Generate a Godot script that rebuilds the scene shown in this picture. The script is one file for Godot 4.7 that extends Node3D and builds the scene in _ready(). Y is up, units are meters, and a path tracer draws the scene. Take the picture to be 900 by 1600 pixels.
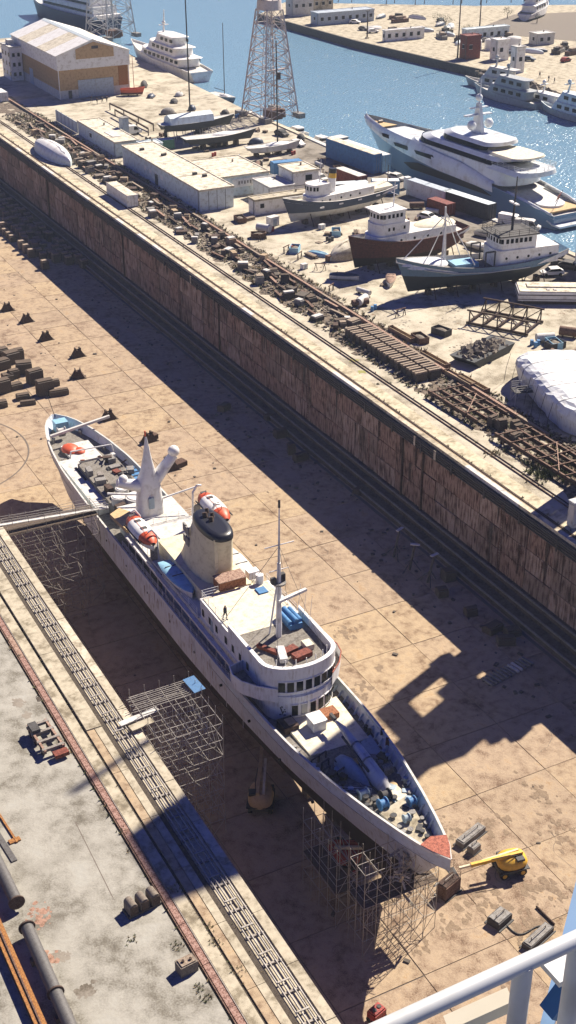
extends Node3D
# A dry dock seen from a high crane. y = 0 is the top of the quays, -z runs along the dock, +x across it. Units are metres.

const EYE := Vector3(0, 80, 0)
const FOCAL := 2066.0
const PITCH := 28.9957
const YAW := 27.6978
const FLOOR_Y := -13.5
var M := {}
var T := {}
var used := {}
var rng := RandomNumberGenerator.new()

class MB:
	var v := PackedVector3Array()
	var n := PackedVector3Array()
	func tri(a: Vector3, b: Vector3, c: Vector3) -> void:
		var m := (c - a).cross(b - a).normalized()
		v.append(a); v.append(b); v.append(c)
		n.append(m); n.append(m); n.append(m)
	func quad(a: Vector3, b: Vector3, c: Vector3, d: Vector3) -> void:
		tri(a, b, c); tri(a, c, d)
	func face(o: Vector3, u: Vector3, w: Vector3) -> void:   # normal is w x u
		quad(o - u - w, o + u - w, o + u + w, o - u + w)
	func box(c: Vector3, s: Vector3, b := Basis.IDENTITY) -> MB:
		var x := b.x * s.x * 0.5
		var y := b.y * s.y * 0.5
		var z := b.z * s.z * 0.5
		face(c + y, x, z); face(c - y, z, x); face(c + x, z, y); face(c - x, y, z); face(c + z, y, x); face(c - z, x, y)
		return self
	func span(x0: float, x1: float, y0: float, y1: float, z0: float, z1: float) -> MB:
		return box(Vector3(x0 + x1, y0 + y1, z0 + z1) * 0.5, Vector3(absf(x1 - x0), absf(y1 - y0), absf(z1 - z0)))
	func beam(a: Vector3, b: Vector3, w: float, h: float) -> MB:  # box from a to b, w wide and h high
		var d := (b - a).normalized()
		var up := Vector3.UP if absf(d.y) < 0.95 else Vector3.FORWARD
		var x := up.cross(d).normalized()
		return box((a + b) * 0.5, Vector3(w, h, (b - a).length()), Basis(x, d.cross(x), d))
	func grid(rows: Array, wrap := false) -> MB:   # smooth sheet over rows of points
		var nr := rows.size()
		var nc: int = rows[0].size()
		var nn := []
		for i in nr:
			var r := PackedVector3Array()
			r.resize(nc)
			nn.append(r)
		for i in nr - 1:
			for j in nc - 1:
				var a: Vector3 = rows[i][j]
				var b: Vector3 = rows[i][j + 1]
				var c: Vector3 = rows[i + 1][j + 1]
				var d: Vector3 = rows[i + 1][j]
				var m := (c - a).cross(b - d)
				if m.length() > 1e-12:
					m = m.normalized()
				nn[i][j] += m; nn[i][j + 1] += m; nn[i + 1][j + 1] += m; nn[i + 1][j] += m
		if wrap:
			for i in nr:
				var s: Vector3 = nn[i][0] + nn[i][nc - 1]
				nn[i][0] = s; nn[i][nc - 1] = s
		for i in nr - 1:
			for j in nc - 1:
				for k in [[i, j], [i, j + 1], [i + 1, j + 1], [i, j], [i + 1, j + 1], [i + 1, j]]:
					v.append(rows[k[0]][k[1]])
					n.append((nn[k[0]][k[1]] as Vector3).normalized())
		return self
	func flatgrid(rows: Array) -> MB:
		for i in rows.size() - 1:
			for j in rows[0].size() - 1:
				quad(rows[i][j], rows[i][j + 1], rows[i + 1][j + 1], rows[i + 1][j])
		return self
	func fan(p: PackedVector3Array) -> MB:
		var c := Vector3.ZERO
		for q in p:
			c += q
		c /= p.size()
		for i in p.size():
			tri(c, p[i], p[(i + 1) % p.size()])
		return self
	func tube(a: Vector3, b: Vector3, r0: float, r1 := -1.0, sides := 8, caps := true) -> MB:
		if r1 < 0.0:
			r1 = r0
		var d := (b - a).normalized()
		var up := Vector3.UP if absf(d.y) < 0.95 else Vector3.RIGHT
		var x := up.cross(d).normalized()
		var y := d.cross(x)
		var ra := PackedVector3Array()
		var rb := PackedVector3Array()
		for k in sides + 1:
			var t := TAU * (k % sides) / sides
			var o := x * cos(t) + y * sin(t)
			ra.append(a + o * r0); rb.append(b + o * r1)
		grid([rb, ra], true)
		if caps:
			var pa := ra.slice(0, sides)
			var pb := rb.slice(0, sides)
			pb.reverse()
			if r0 > 0.001:
				fan(pa)
			if r1 > 0.001:
				fan(pb)
		return self
	func path(pts: Array, r: float, sides := 6) -> MB:
		for i in pts.size() - 1:
			tube(pts[i], pts[i + 1], r, r, sides)
		return self
	func prism(poly: PackedVector2Array, o: Vector3, ax: Vector3, ay: Vector3, depth: Vector3) -> MB:  # outline in (ax, ay) at o, pushed along depth
		var idx := Geometry2D.triangulate_polygon(poly)
		var s := 1.0 if ax.cross(ay).dot(depth) < 0.0 else -1.0
		for k in range(0, idx.size(), 3):
			var p := [poly[idx[k]], poly[idx[k + 1]], poly[idx[k + 2]]]
			var area: float = (p[1] - p[0]).cross(p[2] - p[0])
			if (area > 0.0) == (s > 0.0):
				p.reverse()
			var q := []
			for e in p:
				q.append(o + ax * e.x + ay * e.y)
			tri(q[0], q[1], q[2])
			tri(q[0] + depth, q[2] + depth, q[1] + depth)
		var sgn := 0.0
		for i in poly.size():
			sgn += poly[i].cross(poly[(i + 1) % poly.size()])
		for i in poly.size():
			var e0 := poly[i]
			var e1 := poly[(i + 1) % poly.size()]
			var a := o + ax * e0.x + ay * e0.y
			var b := o + ax * e1.x + ay * e1.y
			if (sgn > 0.0) == (s > 0.0):
				quad(a, a + depth, b + depth, b)
			else:
				quad(b, b + depth, a + depth, a)
		return self
	func quad_box(a: Vector3, b: Vector3, c: Vector3, d: Vector3, t := 0.06) -> MB:   # a sheet with thickness
		var m := (c - a).cross(b - a).normalized() * t
		quad(a + m, b + m, c + m, d + m); quad(d - m, c - m, b - m, a - m)
		quad(a - m, b - m, b + m, a + m); quad(b - m, c - m, c + m, b + m); quad(c - m, d - m, d + m, c + m); quad(d - m, a - m, a + m, d + m)
		return self
	func dome(c: Vector3, r: Vector3, from := -0.5, to := 0.5, seg := 14, rings := 7) -> MB:  # from / to in units of pi
		var rows := []
		for i in rings + 1:
			var la := PI * lerpf(to, from, float(i) / rings)
			var row := PackedVector3Array()
			for j in seg + 1:
				var lo := -TAU * (j % seg) / seg
				row.append(c + Vector3(cos(la) * cos(lo) * r.x, sin(la) * r.y, cos(la) * sin(lo) * r.z))
			rows.append(row)
		return grid(rows, true)
	func made() -> ArrayMesh:
		var a := []
		a.resize(Mesh.ARRAY_MAX)
		a[Mesh.ARRAY_VERTEX] = v
		a[Mesh.ARRAY_NORMAL] = n
		var m := ArrayMesh.new()
		if v.size() > 0:
			m.add_surface_from_arrays(Mesh.PRIMITIVE_TRIANGLES, a)
		return m

# ---------------------------------------------------------------- naming and placing
func numbered(called: String) -> String:
	var k: int = used.get(called, 0)
	used[called] = k + 1
	return called if k == 0 else "%s_%03d" % [called, k]

func tag(o: Node3D, label: String, category: String, group := "") -> Node3D:
	o.set_meta("label", label)
	o.set_meta("category", category)
	if group != "":
		o.set_meta("group", group)
	return o

func thing(called: String, label: String, category: String, at := Vector3.ZERO, turn := 0.0, group := "") -> Node3D:
	var o := Node3D.new()
	o.name = numbered(called)
	add_child(o)
	o.position = at
	o.rotation.y = turn
	return tag(o, label, category, group)

func part(parent: Node, called: String, mb: MB, m: Material, at := Vector3.ZERO) -> MeshInstance3D:
	var o := MeshInstance3D.new()
	o.mesh = mb.made()
	o.material_override = m
	if parent == self:
		called = numbered(called)
	o.name = called
	o.position = at
	parent.add_child(o, true)
	return o

func inst(parent: Node, called: String, mesh: Mesh, m: Material, at := Vector3.ZERO, b := Basis.IDENTITY) -> MeshInstance3D:
	var o := MeshInstance3D.new()
	o.mesh = mesh
	o.material_override = m
	o.name = numbered(called) if parent == self else called
	o.transform = Transform3D(b, at)
	parent.add_child(o, true)
	return o

func struct(called: String, mb: MB, m: Material) -> MeshInstance3D:
	var o := part(self, called, mb, m)
	o.set_meta("kind", "structure")
	return o

func stuff(called: String, mb: MB, m: Material, label: String, category: String, parent: Node = null) -> MeshInstance3D:
	var o := part(self if parent == null else parent, called, mb, m)
	o.set_meta("kind", "stuff")
	if parent == null:
		tag(o, label, category)
	return o

func copy(o: Node3D, called: String, at: Vector3, turn := 0.0, label := "", group := "") -> Node3D:
	var c: Node3D = o.duplicate()
	c.name = numbered(called)
	add_child(c)
	c.position = at
	c.rotation.y = turn
	if label != "":
		c.set_meta("label", label)
	if group != "":
		c.set_meta("group", group)
	return c

func ray(px: float, py: float) -> Vector3:   # direction of a pixel of the 900 x 1600 photograph, one metre deep
	var p := deg_to_rad(PITCH)
	var a := deg_to_rad(YAW)
	var x := (px - 450.0) / FOCAL
	var y := (800.0 - py) / FOCAL
	var u := y * cos(p) - sin(p)
	var w := y * sin(p) + cos(p)
	return Vector3(x * cos(a) + w * sin(a), u, -(w * cos(a) - x * sin(a)))

func on(px: float, py: float, y := 0.0) -> Vector3:   # where that pixel meets the level y
	var d := ray(px, py)
	return EYE + d * ((y - EYE.y) / d.y)

# ---------------------------------------------------------------- surfaces
func noise_img(seed_: int, freq: float, oct: int, w: int, h: int, kind := FastNoiseLite.TYPE_SIMPLEX_SMOOTH) -> PackedByteArray:
	var f := FastNoiseLite.new()
	f.seed = seed_
	f.noise_type = kind
	f.frequency = freq
	f.fractal_octaves = oct
	f.fractal_type = FastNoiseLite.FRACTAL_FBM if oct > 1 else FastNoiseLite.FRACTAL_NONE
	var im := f.get_seamless_image(w, h)
	im.convert(Image.FORMAT_L8)
	return im.get_data()

func stretched(seed_: int, freq: float, oct: int, size: int, squash: int) -> PackedByteArray:   # noise drawn out down the picture
	var d := noise_img(seed_, freq, oct, size, size / squash)
	var im := Image.create_from_data(size, size / squash, false, Image.FORMAT_L8, d)
	im.resize(size, size, Image.INTERPOLATE_CUBIC)
	return im.get_data()

func ramp(stops: Array) -> PackedByteArray:   # [[position, r, g, b] ...] in sRGB 0..1
	var g := Gradient.new()
	var off := PackedFloat32Array()
	var col := PackedColorArray()
	for s in stops:
		off.append(s[0]); col.append(Color(s[1], s[2], s[3]))
	g.offsets = off
	g.colors = col
	var lut := PackedByteArray()
	for i in 256:
		var c := g.sample(i / 255.0)
		lut.append(int(c.r * 255)); lut.append(int(c.g * 255)); lut.append(int(c.b * 255))
	return lut

func blend_tex(size: int, a: PackedByteArray, b: PackedByteArray, c: PackedByteArray, wa: float, wb: float, wc: float, lut: PackedByteArray) -> ImageTexture:
	var out := PackedByteArray()
	out.resize(size * size * 3)
	var ia := int(wa * 256)
	var ib := int(wb * 256)
	var ic := int(wc * 256)
	for i in size * size:
		var k := clampi((a[i] * ia + b[i] * ib + c[i] * ic) >> 8, 0, 255) * 3
		out[i * 3] = lut[k]
		out[i * 3 + 1] = lut[k + 1]
		out[i * 3 + 2] = lut[k + 2]
	var im := Image.create_from_data(size, size, false, Image.FORMAT_RGB8, out)
	return ImageTexture.create_from_image(im)

func normal_tex(size: int, seed_: int, freq: float, oct: int, strength: float) -> ImageTexture:
	var im := Image.create_from_data(size, size, false, Image.FORMAT_L8, noise_img(seed_, freq, oct, size, size))
	im.convert(Image.FORMAT_RGBA8)
	im.bump_map_to_normal_map(strength)
	return ImageTexture.create_from_image(im)

func mat(r: float, g: float, b: float, rough := 0.8, tex := "", tile := 8.0, metal := 0.0) -> StandardMaterial3D:
	var m := StandardMaterial3D.new()
	m.albedo_color = Color(r, g, b).linear_to_srgb()
	m.roughness = rough
	m.metallic = metal
	if tex != "":
		m.albedo_texture = T[tex]
		m.uv1_triplanar = true
		m.uv1_world_triplanar = true
		m.uv1_scale = Vector3.ONE / tile
	return m

func bumpy(m: StandardMaterial3D, tex: String, strength := 1.0) -> StandardMaterial3D:
	m.normal_enabled = true
	m.normal_texture = T[tex]
	m.normal_scale = strength
	if not m.uv1_triplanar:
		m.uv1_triplanar = true
		m.uv1_world_triplanar = true
	return m

func make_textures() -> void:
	var fine := noise_img(11, 0.16, 3, 1024, 1024)
	var mid := noise_img(12, 0.02, 5, 1024, 1024)
	var big := noise_img(13, 0.005, 5, 1024, 1024)
	T.apron = blend_tex(1024, fine, mid, big, 0.22, 0.30, 0.48, ramp([[0.0, 0.45, 0.42, 0.38], [0.3, 0.66, 0.63, 0.57], [0.45, 0.86, 0.84, 0.79], [0.6, 0.95, 0.93, 0.88], [1.0, 1, 1, 0.97]]))
	T.floor = blend_tex(1024, fine, mid, big, 0.30, 0.36, 0.34, ramp([[0.0, 0.45, 0.38, 0.33], [0.28, 0.66, 0.58, 0.51], [0.40, 0.84, 0.78, 0.71], [0.52, 0.93, 0.88, 0.81], [0.64, 0.98, 0.93, 0.85], [0.76, 0.90, 0.80, 0.66], [1.0, 0.76, 0.6, 0.46]]))
	var st := stretched(14, 0.03, 5, 1024, 8)
	T.streak = blend_tex(1024, fine, st, big, 0.22, 0.5, 0.3, ramp([[0.0, 0.2, 0.16, 0.14], [0.32, 0.42, 0.35, 0.31], [0.44, 0.72, 0.62, 0.56], [0.54, 0.88, 0.8, 0.74], [0.66, 0.95, 0.89, 0.84], [0.78, 0.84, 0.70, 0.62], [1.0, 0.72, 0.52, 0.43]]))
	var f5 := noise_img(15, 0.2, 3, 512, 512)
	var m5 := noise_img(16, 0.03, 5, 512, 512)
	var b5 := noise_img(17, 0.009, 4, 512, 512)
	T.paint = blend_tex(512, f5, m5, b5, 0.15, 0.35, 0.5, ramp([[0.0, 0.7, 0.67, 0.62], [0.35, 0.9, 0.89, 0.87], [0.5, 0.97, 0.97, 0.96], [1.0, 1, 1, 1]]))
	T.rust = blend_tex(512, f5, m5, b5, 0.2, 0.5, 0.3, ramp([[0.0, 0.34, 0.27, 0.24], [0.35, 0.58, 0.47, 0.42], [0.5, 0.84, 0.73, 0.67], [0.65, 0.96, 0.91, 0.87], [1.0, 1, 0.97, 0.94]]))
	var s5 := stretched(18, 0.05, 4, 512, 8)
	T.hull = blend_tex(512, f5, s5, b5, 0.15, 0.5, 0.35, ramp([[0.0, 0.6, 0.55, 0.5], [0.30, 0.85, 0.83, 0.8], [0.44, 0.96, 0.955, 0.95], [1.0, 1, 1, 1]]))
	T.grit = blend_tex(512, f5, m5, b5, 0.5, 0.3, 0.2, ramp([[0.0, 0.4, 0.36, 0.32], [0.35, 0.6, 0.56, 0.52], [0.5, 0.9, 0.88, 0.85], [1.0, 1, 1, 1]]))
	T.ballast = blend_tex(512, f5, m5, b5, 0.45, 0.4, 0.15, ramp([[0.0, 0.2, 0.18, 0.16], [0.38, 0.42, 0.38, 0.34], [0.5, 0.85, 0.8, 0.74], [0.6, 1.0, 0.96, 0.9], [1.0, 1, 1, 1]]))
	var wd := stretched(19, 0.16, 3, 512, 16)
	T.wood = blend_tex(512, f5, wd, b5, 0.15, 0.6, 0.25, ramp([[0.0, 0.4, 0.36, 0.33], [0.4, 0.68, 0.63, 0.59], [0.55, 0.9, 0.87, 0.84], [1.0, 1, 0.98, 0.96]]))
	T.ripple = normal_tex(512, 21, 0.045, 4, 9.0)
	T.rough = normal_tex(512, 22, 0.12, 4, 4.0)

func make_materials() -> void:
	M.apron = bumpy(mat(0.355, 0.355, 0.345, 0.95, "apron", 34.0), "rough", 0.10)
	M.yard = bumpy(mat(0.52, 0.49, 0.425, 0.95, "apron", 46.0), "rough", 0.12)
	M.road = mat(0.27, 0.25, 0.23, 0.95, "apron", 40.0)
	for k in 4:
		var t: float = [1.0, 0.93, 1.05, 0.97][k]
		M["slab%d" % k] = bumpy(mat(0.40 * t, 0.34 * t, [0.268, 0.275, 0.258, 0.278][k] * t, 0.95, "floor", [23.0, 29.0, 26.0, 33.0][k]), "rough", 0.12)
		var w: float = [1.0, 0.86, 1.12, 0.95][k]
		M["wall%d" % k] = bumpy(mat([0.40, 0.38, 0.43, 0.42][k] * w, [0.365, 0.35, 0.40, 0.35][k] * w, [0.335, 0.325, 0.37, 0.31][k] * w, 0.95, "streak", [13.0, 17.0, 15.0, 11.0][k]), "rough", 0.8)
	M.joint = mat(0.13, 0.105, 0.085, 1.0)
	M.wallback = mat(0.33, 0.30, 0.275, 0.95, "streak", 9.0)
	M.tar = bumpy(mat(0.12, 0.115, 0.11, 0.9, "grit", 5.0), "rough", 1.0)
	M.ledge = bumpy(mat(0.13, 0.115, 0.10, 0.95, "grit", 9.0), "rough", 0.8)
	M.coping = mat(0.62, 0.58, 0.50, 0.9, "apron", 12.0)
	M.walk = mat(0.50, 0.465, 0.39, 0.95, "apron", 15.0)
	M.walk2 = mat(0.43, 0.37, 0.285, 0.95, "floor", 17.0)
	M.groove = mat(0.09, 0.075, 0.06, 1.0, "grit", 3.0)
	M.redrail = mat(0.36, 0.26, 0.235, 0.8, "rust", 3.0)
	M.rust = mat(0.20, 0.145, 0.115, 0.85, "rust", 2.5)
	M.darkrust = mat(0.10, 0.078, 0.066, 0.9, "rust", 2.0)
	M.paleRust = mat(0.42, 0.345, 0.295, 0.85, "rust", 2.0)
	M.steel = mat(0.36, 0.34, 0.32, 0.6, "grit", 2.0, 0.3)
	M.galv = mat(0.50, 0.49, 0.47, 0.5, "grit", 2.0, 0.35)
	M.black = mat(0.018, 0.018, 0.02, 0.6)
	M.soot = mat(0.014, 0.015, 0.022, 0.35)
	M.grey = mat(0.30, 0.30, 0.30, 0.8, "grit", 4.0)
	M.darkgrey = mat(0.085, 0.085, 0.09, 0.8, "grit", 4.0)
	M.block = mat(0.25, 0.22, 0.19, 0.95, "grit", 1.7)
	M.block2 = mat(0.13, 0.115, 0.10, 0.95, "grit", 1.5)
	M.timber = mat(0.40, 0.345, 0.28, 0.9, "wood", 1.5)
	M.oldtimber = mat(0.15, 0.12, 0.095, 0.95, "wood", 1.2)
	M.white = mat(0.80, 0.79, 0.77, 0.45, "paint", 9.0)
	M.shipwhite = mat(0.78, 0.78, 0.775, 0.5, "hull", 7.0)
	M.hullgrey = mat(0.60, 0.60, 0.60, 0.5, "hull", 6.0)
	M.cream = mat(0.66, 0.59, 0.42, 0.7, "paint", 6.0)
	M.creamdeck = mat(0.68, 0.625, 0.49, 0.8, "paint", 5.0)
	M.deck = mat(0.25, 0.24, 0.22, 0.85, "grit", 5.0)
	M.deckblue = mat(0.33, 0.41, 0.47, 0.75, "paint", 4.0)
	M.glass = mat(0.012, 0.014, 0.018, 0.12)
	M.glass.metallic_specular = 0.25
	M.paleglass = mat(0.30, 0.31, 0.32, 0.2)
	M.bottom = mat(0.045, 0.028, 0.024, 0.9, "grit", 3.0)
	M.orange = mat(0.62, 0.095, 0.035, 0.5, "paint", 2.5)
	M.coral = mat(0.46, 0.17, 0.115, 0.8, "rust", 2.0)
	M.tan = mat(0.52, 0.37, 0.19, 0.8, "paint", 3.0)
	M.tarpbrown = mat(0.40, 0.20, 0.10, 0.9, "rust", 1.5)
	M.redbrown = mat(0.25, 0.075, 0.05, 0.8, "rust", 2.0)
	M.blue = mat(0.06, 0.20, 0.42, 0.6, "paint", 5.0)
	M.skyblue = mat(0.25, 0.47, 0.62, 0.6, "paint", 5.0)
	M.paleblue = mat(0.58, 0.66, 0.70, 0.6, "paint", 6.0)
	M.cranegrey = mat(0.5, 0.52, 0.54, 0.6, "paint", 4.0)
	M.craneblue = mat(0.05, 0.16, 0.34, 0.45, "paint", 2.0)
	M.railwhite = mat(0.50, 0.52, 0.54, 0.45, "paint", 5.0)
	M.navy = mat(0.035, 0.055, 0.10, 0.5, "hull", 4.0)
	M.blackhull = mat(0.025, 0.03, 0.035, 0.6, "hull", 4.0)
	M.bluehull = mat(0.10, 0.18, 0.27, 0.55, "hull", 4.0)
	M.ironred = mat(0.115, 0.038, 0.032, 0.75, "rust", 3.0)
	M.yachtwhite = mat(0.74, 0.77, 0.79, 0.2, "paint", 20.0)
	M.yachthull = mat(0.16, 0.24, 0.33, 0.12)
	M.lightgrey = mat(0.56, 0.55, 0.53, 0.8, "paint", 6.0)
	M.brownboat = mat(0.52, 0.47, 0.41, 0.8, "grit", 5.0)
	M.roofwhite = mat(0.72, 0.69, 0.62, 0.85, "apron", 11.0)
	M.ochre = mat(0.50, 0.34, 0.18, 0.8, "paint", 5.0)
	M.doorblue = mat(0.40, 0.46, 0.53, 0.6, "paint", 4.0)
	M.yellow = mat(0.72, 0.42, 0.04, 0.5, "paint", 2.0)
	M.yellowrust = mat(0.42, 0.23, 0.06, 0.8, "rust", 1.2)
	M.red = mat(0.42, 0.05, 0.04, 0.6, "rust", 3.0)
	M.boxred = mat(0.24, 0.055, 0.045, 0.7, "rust", 3.0)
	M.pipegrey = mat(0.13, 0.13, 0.135, 0.6, "grit", 2.0)
	M.rubber = mat(0.02, 0.02, 0.02, 0.9)
	M.wrap = mat(0.72, 0.75, 0.77, 0.6, "hull", 6.0)
	M.lattice = mat(0.56, 0.48, 0.455, 0.7, "paint", 3.0)
	M.naval = mat(0.33, 0.36, 0.38, 0.6, "hull", 5.0)
	M.weed = mat(0.085, 0.095, 0.035, 0.95)
	M.dryweed = mat(0.20, 0.15, 0.07, 0.95)
	M.moss = mat(0.26, 0.25, 0.08, 1.0)
	M.stain = mat(0.40, 0.25, 0.20, 0.95, "apron", 3.0)
	M.rubble = mat(0.24, 0.215, 0.185, 0.95, "grit", 3.0)
	M.water = mat(0.16, 0.285, 0.385, 0.16)
	M.water.uv1_scale = Vector3.ONE / 26.0
	bumpy(M.water, "ripple", 0.55)
	M.ballast = bumpy(mat(0.20, 0.175, 0.15, 1.0, "ballast", 11.0), "rough", 0.5)
	M.strip = mat(0.60, 0.55, 0.44, 0.95, "apron", 19.0)
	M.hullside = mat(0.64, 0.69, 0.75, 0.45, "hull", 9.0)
	M.spill = mat(0.26, 0.215, 0.17, 0.95, "floor", 3.0)
	M.skin = mat(0.45, 0.28, 0.2, 0.7)
	M.cloth = mat(0.03, 0.035, 0.05, 0.9)

func _ready() -> void:
	# camera
	var cam := Camera3D.new()
	cam.name = "camera"
	add_child(cam)
	cam.position = EYE
	cam.rotation = Vector3(deg_to_rad(-PITCH), deg_to_rad(-YAW), 0)
	cam.fov = 2.0 * rad_to_deg(atan(800.0 / FOCAL))
	cam.near = 0.1
	cam.far = 12000.0
	cam.current = true
	# sky
	var env := Environment.new()
	env.background_mode = Environment.BG_SKY
	var sm := ProceduralSkyMaterial.new()
	sm.sky_top_color = Color(0.03, 0.16, 0.56)
	sm.sky_horizon_color = Color(0.60, 0.77, 0.93)
	sm.sky_curve = 0.075
	sm.ground_bottom_color = Color(0.20, 0.19, 0.18)
	sm.ground_horizon_color = Color(0.46, 0.55, 0.62)
	var sky := Sky.new()
	sky.sky_material = sm
	env.sky = sky
	env.background_energy_multiplier = 0.43
	env.tonemap_mode = Environment.TONE_MAPPER_LINEAR
	env.tonemap_exposure = 2.1
	env.fog_enabled = true
	env.fog_density = 0.00015
	env.fog_light_color = Color(0.80, 0.86, 0.92)
	env.sdfgi_enabled = true
	env.ssao_enabled = true
	env.ssil_enabled = true
	var we := WorldEnvironment.new()
	we.name = "environment"
	we.environment = env
	add_child(we)
	# sun
	var sun := DirectionalLight3D.new()
	sun.name = "sun"
	add_child(sun)
	sun.look_at_from_position(Vector3.ZERO, Vector3(-0.95, -1.0, 0.38), Vector3.UP)
	sun.light_energy = 1.6
	sun.light_angular_distance = 0.5
	sun.light_color = Color(1.0, 0.955, 0.89)
	sun.shadow_enabled = true
	# build
	make_textures()
	make_materials()
	unit_tube = MB.new().tube(Vector3.ZERO, Vector3(0, 1, 0), 1.0, 1.0, 6).made()
	unit_box = MB.new().box(Vector3.ZERO, Vector3.ONE).made()
	build_ground()
	build_dock()
	build_rails_yard()
	build_cranes()
	build_ship()
	build_dock_things()
	build_yard_buildings()
	build_boats_on_land()
	build_yachts()
	build_far()
	build_track_things()
	build_clutter()
	build_people()
	build_weeds()

# ---------------------------------------------------------------- the setting
func sheet(outline: PackedVector2Array, y: float, depth: float) -> MB:   # outline in (x, z)
	return MB.new().prism(outline, Vector3(0, y, 0), Vector3(1, 0, 0), Vector3(0, 0, 1), Vector3(0, -depth, 0))

func build_ground() -> void:
	var w := MB.new()
	w.quad(Vector3(-6000, -2.4, -6000), Vector3(6000, -2.4, -6000), Vector3(6000, -2.4, -482), Vector3(-6000, -2.4, -482))
	w.quad(Vector3(100, -2.4, -482), Vector3(6000, -2.4, -482), Vector3(6000, -2.4, 3000), Vector3(100, -2.4, 3000))
	struct("water", w, M.water)
	# the yard between dock and harbour, and the quay with the crane track
	struct("ground", sheet(PackedVector2Array([Vector2(97.2, 200), Vector2(97.2, -480), Vector2(168, -480), Vector2(165.5, -395), Vector2(163.4, -335), Vector2(163.4, 200)]), 0.0, 16.0), M.yard)
	struct("quay", MB.new().span(-600, 27.4, -16, 0, -700, 600), M.apron)
	# ballast of the crane track, with a ragged edge on both sides
	rng.seed = 3
	var bal := MB.new()
	for k in 190:
		var z0 := -110.0 - k * 1.9
		for j in 5:
			if rng.randf() < 0.25:
				continue
			var c := Vector3(102.4 + j * 1.8 + rng.randfn() * 0.35, 0.005 + 0.0015 * ((k + j) % 3), z0 + rng.randfn() * 0.5)
			var ring := PackedVector3Array()
			for q in 9:
				ring.append(c + Vector3(cos(q * TAU / 9) * 1.45, 0, sin(q * TAU / 9) * 1.5) * rng.randf_range(0.7, 1.25))
			bal.fan(ring)
	struct("track_ballast", bal, M.ballast)
	var road := MB.new()
	road.quad(Vector3(148.0, 0.006, -300), Vector3(162.3, 0.006, -300), Vector3(162.3, 0.006, 100), Vector3(145.0, 0.006, 100))
	struct("road", road, M.road)
	# quay wall along the harbour: kerb and fender strip
	var hk := struct("harbour_kerb", MB.new().span(162.5, 163.5, -1.5, -0.02, -340, 100), M.coping)
	for k in 24:
		var z0 := -334.0 + k * 12.0
		part(hk, "kerb_stone", MB.new().span(162.3, 163.6, 0.0, 0.28, z0, z0 + 11.92), M.coping if k % 3 else M.lightgrey)
	# far pier
	struct("pier", sheet(PackedVector2Array([Vector2(243, -487), Vector2(246, -416), Vector2(253, -362), Vector2(258, -335), Vector2(252, -300), Vector2(250, -200), Vector2(254, 100), Vector2(900, 100), Vector2(900, -330), Vector2(420, -426), Vector2(330, -466), Vector2(266, -510)]), 0.0, 6.0), M.walk)
	struct("quay_wall", sheet(PackedVector2Array([Vector2(242.2, -487), Vector2(245.2, -416), Vector2(252.3, -362), Vector2(257, -335), Vector2(258, -335), Vector2(253, -362), Vector2(246, -416), Vector2(243, -487)]), 0.25, 6.0), M.tar)
	rng.seed = 61
	var rocks := MB.new()
	for k in 1500:
		var z := -352.0 + rng.randf() * 110.0
		var x := lerp_table([[-352.0, 254.5], [-335.0, 257.5], [-300.0, 251.5], [-240.0, 250.5]], z) - rng.randf() * 3.4
		var sz := rng.randf_range(0.5, 1.6)
		rocks.box(Vector3(x, -2.2 + rng.randf() * 2.0, z), Vector3(sz, sz * 0.7, sz * 0.9), Basis.from_euler(Vector3(rng.randf() * 3, rng.randf() * 6, rng.randf() * 3)))
	stuff("riprap", rocks, M.rubble, "dark rubble stones banked along the far pier's edge", "stones")
	struct("shingle_field", sheet(PackedVector2Array([Vector2(292, -415), Vector2(330, -440), Vector2(420, -418), Vector2(420, -330), Vector2(320, -372)]), 0.05, 0.04), M.rubble)

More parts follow.
